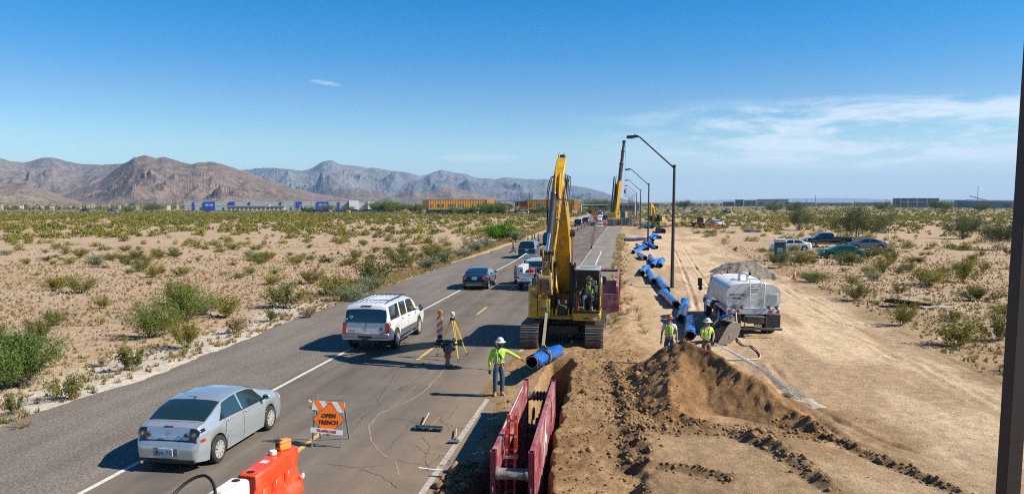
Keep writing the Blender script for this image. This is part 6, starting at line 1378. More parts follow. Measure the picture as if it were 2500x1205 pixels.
def person(lab,loc,rz,J,top,trouser,hat,vest=None,sleeve='long',glove=True,boots=True,visible_legs=True,extra=None,hatm=None):
    # J: joints, body faces -Y in its own frame
    t=thing('person',lab,'person',loc,rz)
    pel,wa,ch,nk,hd=[Vector(J[k]) for k in ('pelvis','waist','chest','neck','head')]
    arms=[[Vector(q) for q in J['armL']],[Vector(q) for q in J['armR']]]; legs=[[Vector(q) for q in J['legL']],[Vector(q) for q in J['legR']]]
    body=[[(pel,(.13,.10)),(wa,(.125,.09)),(ch,(.15,.10)),(nk,.055),(hd-Vector((0,0,.05)),.065)]]
    for a in arms:
        s0,el,wr,tip=a; body.append([(ch,(.15,.10)),(s0,.058),(el,.042),(wr,.028)])
        d=(tip-wr).normalized(); sd_=d.cross(Vector((0,0,1)));
        if sd_.length<.2: sd_=d.cross(Vector((0,1,0)))
        sd_.normalize(); cu=d.cross(sd_).normalized(); palm=wr+d*.055; body[-1].append((palm,.026))
        for k,(o,l) in enumerate(((-.027,.070),(-.009,.080),(.009,.076),(.027,.060))):
            b0=palm+sd_*o+d*.03; body.append([(palm,.026),(b0,.010),(b0+d*l*.5+cu*.01,.009),(b0+d*l*.85+cu*.03,.008)])
        th=wr+d*.02+sd_*-.03; body.append([(palm,.026),(th+sd_*-.015+d*.02,.011),(th+sd_*-.02+d*.055,.009)])
    for l in legs:
        h,kn,an,toe=l; body.append([(pel,(.13,.10)),(h,.085),(kn,.058),(an,.042),(toe,.035)])
    skin('body',body,SKIN,t)
    # head with a face
    g=MB(); g.ball(hd,.098,16,(.84,1.0,1.22)); 
    g.ball(hd+Vector((0,-.085,-.10)),.035,8,(1.1,.7,.8)); hb=g.build('head',SKIN,t,smooth=70)
    g=MB(); g.prism([(-.092,.02),(-.092,-.03),(-.128,-.035)],'x',hd.x-.015,hd.x+.015)
    for i in range(len(g.v)): v=g.v[i]; g.v[i]=(v[0],v[1]+hd.y,v[2]+hd.z-.0)
    g.build('nose',SKIN,hb)
    for sg in (-1,1): g=MB(); g.ball(hd+Vector((sg*.034,-.088,.012)),.014,8,(1.2,.5,.7)); g.build('eye',M_DARK,hb); g=MB(); g.ball(hd+Vector((sg*.083,.01,-.01)),.026,8,(.4,.7,1.1)); g.build('ear',SKIN,hb)
    g=MB(); g.ball(hd+Vector((0,-.09,-.062)),.024,8,(1.1,.3,.25)); g.build('mouth',mat('lips',(.22,.07,.06),rough=.5),hb)
    g=MB(); g.ball(hd+Vector((0,.02,.01)),.102,14,(.87,.95,1.1)); o=g.build('hair',mat('dark_hair',(.02,.015,.012),rough=.8),hb); o.location=(0,.012,.015)
    # clothes
    tors=[[(pel+Vector((0,0,.03)),(.155,.118)),(wa,(.15,.112)),(ch,(.172,.122)),(nk-Vector((0,0,.03)),.075)]]
    for s0,el,wr,tip in arms:
        if sleeve=='long': tors.append([(ch,(.172,.122)),(s0,.078),(el,.060),(wr-(wr-el)*.05,.045)])
        else: tors.append([(ch,(.172,.122)),(s0,.076),(s0+(el-s0)*.62,.066)])
    skin('shirt',tors,top,t)
    if vest is not None:
        vp=[[(wa-Vector((0,0,.08)),(.180,.142)),(wa+Vector((0,0,.08)),(.182,.142)),(ch,(.200,.152)),(ch+Vector((0,0,.14)),(.155,.11))]]
        skin('vest',vp,vest,t)
    g=MB()
    def belt(z,rx,ry,c,h=.035):
        for j in range(20):
            a=2*PI*j/20; b=2*PI*(j+1)/20; g.add([(c.x+rx*math.cos(a),c.y+ry*math.sin(a),z),(c.x+rx*math.cos(b),c.y+ry*math.sin(b),z),(c.x+rx*math.cos(b),c.y+ry*math.sin(b),z+h),(c.x+rx*math.cos(a),c.y+ry*math.sin(a),z+h)],[(0,1,2,3)])
    k=1.0 if vest is None else 1.16
    belt(wa.z-.03,.163*k,.126*k,wa); 
    g.build('waist_tape',SILVT,t,smooth=60)
    for sg in (-1,1):
        g=MB(); pts=[ch+Vector((sg*.085,.05,.19)),ch+Vector((sg*.09,-.06,.16)),ch+Vector((sg*.095,-.130*k,.05)),wa+Vector((sg*.09,-.124*k,.02))]
        for a,b in zip(pts[:-1],pts[1:]): g.bar(a,b,.022,.008,up=(0,-1,.2))
        g.build('shoulder_tape',SILVT,t)
    g=MB(); g.bar(ch+Vector((0,-.135*k,.09)),wa+Vector((0,-.128*k,-.1)),.012,.01,up=(0,-1,0)); g.build('zip',M_BLK,t)
    tro=[[(pel+Vector((0,0,.05)),(.145,.112)),(pel,(.15,.115))]]
    for h,kn,an,toe in legs: tro.append([(pel,(.15,.115)),(h,.108),(kn,.082),(an+(kn-an)*.08,.070)])
    skin('trousers',tro,trouser,t)
    for h,kn,an,toe in legs:
        g=MB(); d=(toe-an); d.z=0; d.normalize(); 
        M_=Matrix.Translation(an+d*.05+Vector((0,0,-.055)))@d.to_track_quat('Y','Z').to_matrix().to_4x4()
        g.ball((0,0,0),.055,10,(.95,2.3,.85)); g.cyl((0,-.05,0),(0,-.05,.12),.055,n=10); g.b2(-.045,.045,-.12,.13,-.055,-.03); g.xf(M_); g.build('boot',BOOT,t)
    if glove:
        for s0,el,wr,tip in arms:
            d=(tip-wr).normalized(); sd_=d.cross(Vector((0,0,1)));
            if sd_.length<.2: sd_=d.cross(Vector((0,1,0)))
            sd_.normalize(); cu=d.cross(sd_).normalized(); palm=wr+d*.055; chs=[[(wr,.036),(palm,.034)]]
            for o,l in ((-.03,.072),(-.01,.082),(.01,.078),(.03,.062)): b0=palm+sd_*o+d*.03; chs.append([(palm,.034),(b0,.013),(b0+d*l*.5+cu*.01,.012),(b0+d*l*.88+cu*.03,.011)])
            chs.append([(palm,.034),(wr+d*.04-sd_*.045,.014),(wr+d*.078-sd_*.052,.012)]); skin('glove',chs,GLOVE,t)
    # hard hat
    hm=hatm or mat('hard_hat_white',(.68,.68,.66),rough=.3,coat=.6)
    g=MB(); pr=[(.0,.150),(.055,.142),(.095,.112),(.118,.065),(.124,.02)]; pr.reverse(); g.lathe(pr,22,hd+Vector((0,.01,.035)),sx=.92,sy=1.08); hh=g.build('hard_hat',hm,t,smooth=60)
    if hat=='full': g=MB(); g.lathe([(.120,.035),(.175,.012),(.180,.004),(.120,.018)],24,hd+Vector((0,0,.035)),sx=.95,sy=1.1); g.build('hat_brim',hm,hh,smooth=60)
    else: g=MB(); g.lathe([(.118,.022),(.142,.010),(.118,.006)],22,hd+Vector((0,-.025,.035)),sx=.9,sy=1.12); g.build('hat_brim',hm,hh,smooth=60)
    g=MB(); g.bar(hd+Vector((0,.12,.12)),hd+Vector((0,-.12,.12)),.02,.03); g.build('hat_ridge',hm,hh)
    for a in (-.5,.9): g=MB(); g.ball(hd+Vector((.11*math.sin(a),-.118*math.cos(a),.09)),.022,8,(1,.4,1)); g.build('hat_sticker',M_RED if a<0 else M_INK,hh)
    if extra: extra(t,hd,ch,wa,pel,arms)
    return t
STAND=dict(pelvis=(0,0,.95),waist=(0,0,1.10),chest=(0,.0,1.34),neck=(0,.0,1.52),head=(0,-.02,1.66),
    legL=[(.10,0,.90),(.12,-.02,.50),(.13,.02,.10),(.15,-.12,.05)],legR=[(-.10,0,.90),(-.10,-.03,.50),(-.09,.02,.10),(-.10,-.13,.05)],
    armL=[(.19,0,1.42),(.27,.0,1.14),(.28,-.10,.88),(.28,-.16,.78)],armR=[(-.19,0,1.42),(-.27,0,1.14),(-.28,-.10,.88),(-.28,-.16,.78)])
def J(**k): d=dict(STAND); d.update(k); return d
def neckflap(t,hd,ch,wa,pel,arms):
    g=MB(); g.lathe([(.135,-.02),(.125,-.07),(.105,-.14)],20,hd+Vector((-.02,.03,.06)),sx=.95,sy=1.0)
    V=[v for v in g.v]; g2=MB(); n=20
    F=[f for f in g.f if len(f)==4 and sum((Vector(g.v[i])-hd).y for i in f)/4>-.045]
    g2.add(V,F); g2.build('neck_shade',mat('shade_lime_orange',(.62,.75,.05),rough=.7),t,fix=False)
    g=MB(); g.ball(hd+Vector((0,-.055,-.075)),.068,12,(1,.95,.9)); g.build('face_cover',M_BLK,t)
    g=MB(); g.bar(wa+Vector((.1,-.13,-.05)),wa+Vector((.12,-.13,-.15)),.06,.03); g.build('radio_pouch',M_RED,t)
    g=MB(); g.bar(ch+Vector((-.10,-.135,.12)),wa+Vector((.10,-.14,.05)),.03,.012,up=(0,-1,0)); g.build('harness_strap',M_BLK,t)
person('worker in lime long sleeves and jeans guiding the hanging pipe from the asphalt',(-3.78,23.35,.02),R(28),
    J(head=(.04,-.04,1.67),armL=[(.19,-.02,1.43),(.42,-.10,1.30),(.66,-.19,1.16),(.76,-.23,1.10)],armR=[(-.19,.02,1.42),(-.27,.05,1.14),(-.30,-.02,.88),(-.31,-.05,.78)],legR=[(-.10,0,.90),(-.12,-.02,.50),(-.12,.03,.10),(-.16,-.11,.05)],legL=[(.10,0,.9),(.10,-.05,.50),(.09,-.02,.10),(.13,-.17,.05)]),LIME,DENIM,'full',vest=LIMEV,extra=neckflap)
person('worker in lime vest and red brown hard hat standing behind the mound',(1.68,28.6,gz(1.7,28.6)+.05),R(-10),
    J(),WTEE,DENIM,'full',vest=LIMEV,sleeve='short',glove=False,hatm=mat('hard_hat_brown',(.28,.06,.02),rough=.3,coat=.6))
def nozzle(t,hd,ch,wa,pel,arms):
    a,b=arms[0][3],arms[1][3]; m=(a+b)/2
    g=MB(); g.tube([m+Vector((-.75,.35,-.75)),m+Vector((-.6,.3,-.15)),m+Vector((-.3,.12,.0)),m,m+Vector((.10,-.12,-.03))],.032,8); g.build('held_hose',M_BLK,t,smooth=60); g=MB(); g.cyl(m+Vector((.06,-.08,-.02)),m+Vector((.26,-.30,-.08)),.032,.02,n=10); g.build('nozzle',M_CHROME,t)
person('worker in lime t-shirt and khaki trousers spraying water over the mound',(3.0,28.6,gz(3,28.6)-.05),R(24),
    J(armL=[(.18,-.02,1.42),(.25,-.10,1.18),(.06,-.36,1.06),(.0,-.42,1.03)],armR=[(-.18,-.02,1.42),(-.27,-.08,1.16),(-.08,-.30,1.03),(.02,-.36,1.0)],head=(0,-.06,1.65)),LIME,KHAKI,'full',sleeve='short',extra=nozzle)
# operator in the cab
person('seated operator in lime vest and white hard hat behind the excavator glass',(-2.48+1.03,33.75-1.18,1.10),0,
    dict(pelvis=(0,.12,.98),waist=(0,.16,1.12),chest=(0,.14,1.36),neck=(0,.10,1.54),head=(0,.02,1.67),
     legL=[(.11,.05,.93),(.17,-.40,.98),(.15,-.55,.56),(.16,-.70,.50)],legR=[(-.11,.05,.93),(-.20,-.40,.98),(-.19,-.52,.56),(-.20,-.68,.50)],
     armL=[(.20,.12,1.44),(.30,.02,1.22),(.33,-.25,1.12),(.34,-.36,1.12)],armR=[(-.20,.12,1.44),(-.30,.02,1.22),(-.34,-.25,1.12),(-.35,-.36,1.12)]),DTEE,DENIM,'full',vest=LIMEV,glove=False)
# far workers
for i,(px,lab) in enumerate((((1712,560),'tiny worker in an orange vest beside the far loader on the right'),((1459,545),'tiny worker in a pale vest by the orange barrier near the crane'),((1489,548),'tiny worker in a dark top standing inside the crane fence'))):
    x,y=at(*px); t=thing('person',lab,'person',(x,y,0)); mm=[ORG,LIMEV,DTEE][i]
    skin('body',[[((0,0,.9),(.14,.1)),((0,0,1.3),(.16,.1)),((0,0,1.52),.06),((0,0,1.68),.09)],[((0,0,.9),(.14,.1)),((.1,0,.5),.07),((.12,0,.05),.05)],[((0,0,.9),(.14,.1)),((-.1,0,.5),.07),((-.12,0,.05),.05)],[((0,0,1.3),(.16,.1)),((.2,0,1.4),.05),((.28,0,1.1),.04),((.25,-.1,.85),.03)],[((0,0,1.3),(.16,.1)),((-.2,0,1.4),.05),((-.28,0,1.1),.04),((-.25,-.1,.85),.03)]],SKIN,t)
    skin('vest',[[((0,0,.85),(.18,.13)),((0,0,1.3),(.2,.14)),((0,0,1.5),.1)]],mm,t); g=MB(); g.ball((0,0,1.75),.13,10,(1,1,.8)); g.build('hard_hat',WHP,t); g=MB(); g.cyl((.1,0,.1),(.1,0,.85),.09,n=8); g.cyl((-.1,0,.1),(-.1,0,.85),.09,n=8); g.build('trousers',DENIM,t)
# ---- spray of water
WAT=bpy.data.materials.new('spray_water'); WAT.use_nodes=True
def _wat():
    nt=WAT.node_tree; N=nt.nodes; Lk=nt.links; N.remove(N['Principled BSDF']); d=N.new('ShaderNodeBsdfDiffuse'); d.inputs[0].default_value=(.95,.97,.99,1); t=N.new('ShaderNodeBsdfTranslucent'); t.inputs[0].default_value=(.95,.97,.99,1); tr=N.new('ShaderNodeBsdfTransparent'); a=N.new('ShaderNodeMixShader'); b=N.new('ShaderNodeMixShader'); b.inputs[0].default_value=.62
    Lk.new(d.outputs[0],a.inputs[1]); Lk.new(t.outputs[0],a.inputs[2]); Lk.new(tr.outputs[0],b.inputs[1]); Lk.new(a.outputs[0],b.inputs[2]); Lk.new(b.outputs[0],N['Material Output'].inputs[0])
_wat()
def spray():
    a=Vector((3.24,28.05,.98)); b=Vector((5.35,24.3,.05)); rs=np.random.default_rng(4); V=[];F=[]
    n=5200; u=rs.random(n)**.75; 
    P=np.array(a)[None,:]*(1-u[:,None])+np.array(b)[None,:]*u[:,None]; P[:,2]+=.55*u*(1-u)*1.0
    sp=(.008+.085*u**1.4)[:,None]; P+=rs.normal(0,1,(n,3))*sp*np.array((1,.8,.85)); P[:,2]=np.maximum(P[:,2],.0)
    s=(.004+.006*rs.random(n)*(1+u))[:,None]; d=(np.array(b-a)/(b-a).length)[None,:]
    q=np.array([(1,0,0),(-.5,.8,0),(-.5,-.8,0),(0,0,1.)])
    VV=P[:,None,:]+q[None]*s[:,None,:]+np.stack([d*0,d*0,d*0,d*0],1)*0
    VV[:,3,:]=P+d*s*5; VV=VV.reshape(-1,3); F=(np.array([(0,1,2),(0,1,3),(1,2,3),(2,0,3)])[None]+np.arange(n)[:,None,None]*4).reshape(-1,3)
    o=npmesh('water_spray',VV,F,WAT,smooth=False); tag(o,'white jet of water arcing from the hose onto the far toe of the mound','water',kind='stuff')
    g=MB(); pts=[a+(b-a)*k/14+Vector((0,0,.55*(k/14)*(1-k/14))) for k in range(8)]; g.tube(pts,[.022+.006*k for k in range(8)],8)
    o2=g.build('water_jet',WAT,smooth=60); tag(o2,'solid core of the water jet at the nozzle','water',kind='stuff')
spray()
wp=strip('wet_patch',lambda y:5.05+.2*fbm(y*1.4,y*0,3,141)+(24.3-y)*.30+.12*np.abs(y-24.2),lambda y:5.75+.25*fbm(y*1.6,y*0,3,142)+(24.3-y)*.30-.28*np.abs(y-24.2),23.1,25.4,0,mat('puddled_soil',(.50,.41,.31),rough=.5,var=.2,scale=6),step=.12,grow=False,nx=8)
me=wp.data; co_=np.zeros(len(me.vertices)*3); me.vertices.foreach_get('co',co_); co_=co_.reshape(-1,3); co_[:,2]=ground_h(co_[:,0],co_[:,1])[0]+.006; me.vertices.foreach_set('co',co_.ravel())
# clods and stones
def clods():
    rs=np.random.default_rng(12); ico=np.array([(0,0,1),(.9,0,.3),(.28,.85,.3),(-.73,.53,.3),(-.73,-.53,.3),(.28,-.85,.3),(.5,.4,-.5),(-.5,.4,-.5),(0,-.6,-.5)])
    fc=np.array([(0,1,2),(0,2,3),(0,3,4),(0,4,5),(0,5,1),(1,6,2),(2,7,3),(2,6,7),(3,7,4),(4,8,5),(4,7,8),(5,8,1),(1,8,6)])
    pos=[];
    def put(n,fx_,sz):
        for _ in range(n):
            x,y,s=fx_(); pos.append((x,y,s*sz))
    U=rs.uniform
    put(2600,lambda:(U(-1.55,.6),U(13,31),rs.gamma(1.6,.5)),.026)
    put(500,lambda:(-3.55+rs.normal(0,.28),U(13.5,17.2),rs.gamma(2,.6)),.04)
    put(240,lambda:(-3.4+rs.normal(0,.3),U(17.5,30.5),rs.gamma(1.4,.5)),.028)
    for pts,hh,w in RIDGES:
        for i in range(len(pts)-1):
            a,b=pts[i],pts[i+1]; L=math.hypot(b[0]-a[0],b[1]-a[1]); put(int(L*90),lambda:(lambda t:(a[0]+(b[0]-a[0])*t+rs.normal(0,w*.7),a[1]+(b[1]-a[1])*t+rs.normal(0,w*.7),rs.gamma(1.6,.55)))(U(0,1)),.03)
    put(1500,lambda:(U(.2,5.2),U(19.2,21.3),rs.gamma(1.6,.5)),.032)
    put(900,lambda:(U(-.6,1.6),U(20.5,27),rs.gamma(1.7,.55)),.034)
    put(500,lambda:(U(.5,10),U(12,40),rs.gamma(1.2,.4)),.02)
    big=[(at(1540,962),.16),(at(1440,1110),.18),(at(1530,1010),.12),(at(1490,1085),.10),(at(1462,985),.12)]
    for (x,y),s in big: pos.append((x,y,s))
    pos=[p for p in pos if not(-2.98<p[0]<-1.68 and p[1]<29.3)]
    A=np.array(pos); z=ground_h(A[:,0],A[:,1])[0]; X,Y,Z=MOUND
    ii=((A[:,0]-X[0])/(X[1]-X[0])).astype(int); jj=((A[:,1]-Y[0])/(Y[1]-Y[0])).astype(int); ok=(ii>=0)&(ii<len(X))&(jj>=0)&(jj<len(Y)); zm=np.where(ok,Z[np.clip(jj,0,len(Y)-1),np.clip(ii,0,len(X)-1)],-9); z=np.maximum(z,zm)
    n=len(A); s=A[:,2][:,None,None]; V=ico[None]*(1+rs.normal(0,.22,(n,9,3)))*s*rs.uniform(.7,1.3,(n,1,3)); V[:,:,2]*=.75; V+=np.stack([A[:,0],A[:,1],z],1)[:,None,:]
    F=(fc[None]+np.arange(n)[:,None,None]*9).reshape(-1,3); col=np.repeat(np.array((.25,.155,.08))[None]*rs.uniform(.6,1.4,(n,1)),9,0)
    o=npmesh('soil_clods',V.reshape(-1,3),F,M_SOIL,smooth=False,cols=col,kind='stuff'); o['label']='loose clods of brown soil along the trench bank and mound'
clods()
# ================================================================ vegetation
def leaf_mat(name,sub=0):
    m=bpy.data.materials.new(name); m.use_nodes=True; nt=m.node_tree; P=nt.nodes['Principled BSDF']; L=nt.links
    a=node(nt,'ShaderNodeAttribute',attribute_name='Col'); oi=node(nt,'ShaderNodeObjectInfo'); mr=node(nt,'ShaderNodeMapRange'); L.new(oi.outputs['Random'],mr.inputs[0]); mr.inputs[3].default_value=.8; mr.inputs[4].default_value=1.25
    x=node(nt,'ShaderNodeVectorMath',operation='SCALE'); L.new(a.outputs['Color'],x.inputs[0]); L.new(mr.outputs[0],x.inputs['Scale']); L.new(x.outputs[0],P.inputs['Base Color'])
    P.inputs['Roughness'].default_value=.75; P.inputs['Specular IOR Level'].default_value=.2
    t=node(nt,'ShaderNodeBsdfTranslucent'); L.new(x.outputs[0],t.inputs[0]); mx=node(nt,'ShaderNodeMixShader'); mx.inputs[0].default_value=.3; L.new(P.outputs[0],mx.inputs[1]); L.new(t.outputs[0],mx.inputs[2]); L.new(mx.outputs[0],nt.nodes['Material Output'].inputs[0]); return m
M_LEAF=leaf_mat('leaves'); M_STEM=mat('grey_brown_stem',(.12,.09,.065),rough=.9,var=.2)
KIN={'creosote':((.185,.172,.026),(.305,.268,.045)),'bright':((.085,.19,.012),(.15,.29,.02)),'grey':((.19,.22,.12),(.30,.33,.19)),'mesq':((.085,.115,.045),(.17,.19,.07)),'dry':((.34,.235,.12),(.44,.32,.17)),'dark':((.115,.125,.028),(.20,.195,.05))}
def bush_arrays(rs,kind,W_,H_,ns,nl,ls,spread=1.0,trunk=.0,lowleaf=.25):
    # stems fan from the base, leaflets clustered on the outer twigs
    c0,c1=[np.array(c) for c in KIN[kind]]; SV=[];SF=[];P=[];Nn=[]
    for i in range(ns):
        az=rs.uniform(0,2*PI); tilt=rs.uniform(.05,1.0)**.7*1.15*spread; L=H_*rs.uniform(.7,1.08)/max(math.cos(tilt*.8),.55); L=min(L,math.hypot(W_/2,H_)*1.0)
        d=np.array((math.cos(az)*math.sin(tilt),math.sin(az)*math.sin(tilt),math.cos(tilt))); b=np.array((rs.normal(0,.05)*W_,rs.normal(0,.05)*W_,0)); k=4; pts=[b+d*L*t+np.array((0,0,.14*L*t*t))+rs.normal(0,.02*L,3)*(t>0) for t in np.linspace(0,1,k)]
        sc=np.array((W_/2/max(1e-3,L*math.sin(1.0)),)*2+(1,)); 
        w=.008+.006*H_
        for j in range(k-1):
            p,q=pts[j],pts[j+1]; o=len(SV); e=np.array((d[1],-d[0],.2)); e=e/np.linalg.norm(e)*w*(1-.25*j); f=np.array((0,0,1.))*w*(1-.25*j)
            SV+=[p+e,p-e,p+f,q+e*.7,q-e*.7,q+f*.7]; SF+=[(o,o+1,o+4),(o,o+4,o+3),(o+1,o+2,o+5),(o+1,o+5,o+4),(o+2,o,o+3),(o+2,o+3,o+5)]
        m=nl//ns; t=rs.uniform(lowleaf,1.08,m)**.8; pp=np.array(pts); idx=np.clip(t*(k-1),0,k-1.001); i0=idx.astype(int); fr=(idx-i0)[:,None]
        base=pp[i0]*(1-fr)+pp[i0+1]*fr; sp=(.05+.10*t)[:,None]*L*.75
        P.append(base+rs.normal(0,1,(m,3))*sp*np.array((1,1,.75)))
    P=np.concatenate(P); P[:,2]=np.abs(P[:,2])+.02; n=len(P)
    clump=vn(P[:,0]*5/W_+9,P[:,1]*5/W_+P[:,2]*4/H_,int(rs.integers(99)))
    u=rs.normal(0,1,(n,3)); u/=np.linalg.norm(u,axis=1)[:,None]; v=np.cross(u,rs.normal(0,1,(n,3))); v/=np.linalg.norm(v,axis=1)[:,None]+1e-9
    s=ls*rs.uniform(.6,1.4,(n,1)); V=np.stack([P-u*s-v*s*.45,P+u*s-v*s*.45,P+u*s*.4+v*s*.55],1).reshape(-1,3)
    F=np.arange(n*3).reshape(-1,3); t=np.clip(.5+.9*(clump-.5)+rs.normal(0,.22,n),0,1)[:,None]; C=np.repeat(c0*(1-t)+c1*t,3,0)
    return V,F,C,np.array(SV),np.array(SF)
VAR={}
def bush_mesh(key,seed,**k):
    rs=np.random.default_rng(seed); V,F,C,SV,SF=bush_arrays(rs,**k)
    o=npmesh('foliage',V,F,M_LEAF,smooth=False,cols=C); s=npmesh('stems',SV,SF,M_STEM,smooth=False); VAR[key]=(o.data,s.data); bpy.data.objects.remove(o); bpy.data.objects.remove(s)
KIN={k:(tuple(v*.80 for v in a_),tuple(v*.80 for v in b_)) for k,(a_,b_) in KIN.items()}; KIN['bright']=((.085,.19,.012),(.15,.29,.02)); KIN['ftree']=((.085,.13,.022),(.14,.19,.04))
for i in range(7): bush_mesh(('creosote',i),50+i,kind='creosote' if i%3 else 'dark',W_=1.6,H_=1.0,ns=20,nl=3000,ls=.042)
for i in range(4): bush_mesh(('grey',i),70+i,kind='grey',W_=1.4,H_=.95,ns=18,nl=2200,ls=.044)
for i in range(2): bush_mesh(('brown',i),75+i,kind='dry' if i else 'dark',W_=1.7,H_=.7,ns=16,nl=1900,ls=.040)
KIN['greeny']=((.10,.135,.026),(.17,.205,.045)); bush_mesh(('green',0),80,kind='greeny',W_=2.0,H_=1.6,ns=26,nl=7500,ls=.045); bush_mesh(('green',1),81,kind='greeny',W_=2.2,H_=1.7,ns=26,nl=7500,ls=.045)
KIN['lush']=((.085,.145,.028),(.15,.22,.05)); bush_mesh(('lush',0),82,kind='lush',W_=3.2,H_=2.0,ns=36,nl=16000,ls=.048)
bush_mesh(('ftree',0),84,kind='ftree',W_=6.0,H_=3.2,ns=34,nl=7000,ls=.12,lowleaf=.3); bush_mesh(('bright',0),83,kind='bright',W_=6.0,H_=3.0,ns=34,nl=8000,ls=.15,lowleaf=.35)
for i in range(3): bush_mesh(('mesq',i),90+i,kind='mesq',W_=6.2,H_=3.7,ns=40,nl=14000,ls=.08,lowleaf=.45)
for i in range(4): bush_mesh(('weed',i),95+i,kind=('creosote','bright','grey','dry')[i],W_=.6,H_=.35,ns=10,nl=320,ls=.022)
bn=[0]
def bush(key,x,y,w,h,label,group=None,name='desert_shrub',cat='shrub'):
    me,st=VAR[key]; base={'creosote':(1.6,1.0),'grey':(1.4,.95),'brown':(1.7,.7),'green':(2.1,1.65),'lush':(3.2,2.0),'bright':(6,3.0),'ftree':(6,3.2),'mesq':(6.2,3.7),'weed':(.6,.35)}[key[0]]
    t=thing(name,label,cat,(x,y,gz(x,y)-.02),rng.uniform(0,6.28),group); k=w/base[0]/1.15; t.scale=(k,k*rng.uniform(.85,1.1),h/base[1]/1.15)
    for nm,m in (('foliage',me),('stems',st)): o=bpy.data.objects.new(nm,m); COL.objects.link(o); o.parent=t
    bn[0]+=1; return t
LBL={'creosote':'olive creosote shrub','grey':'grey green brush','brown':'dry brownish low shrub','green':'dense green shrub','lush':'very large lush green shrub','bright':'vivid green tree-like shrub','mesq':'feathery grey green desert tree'}
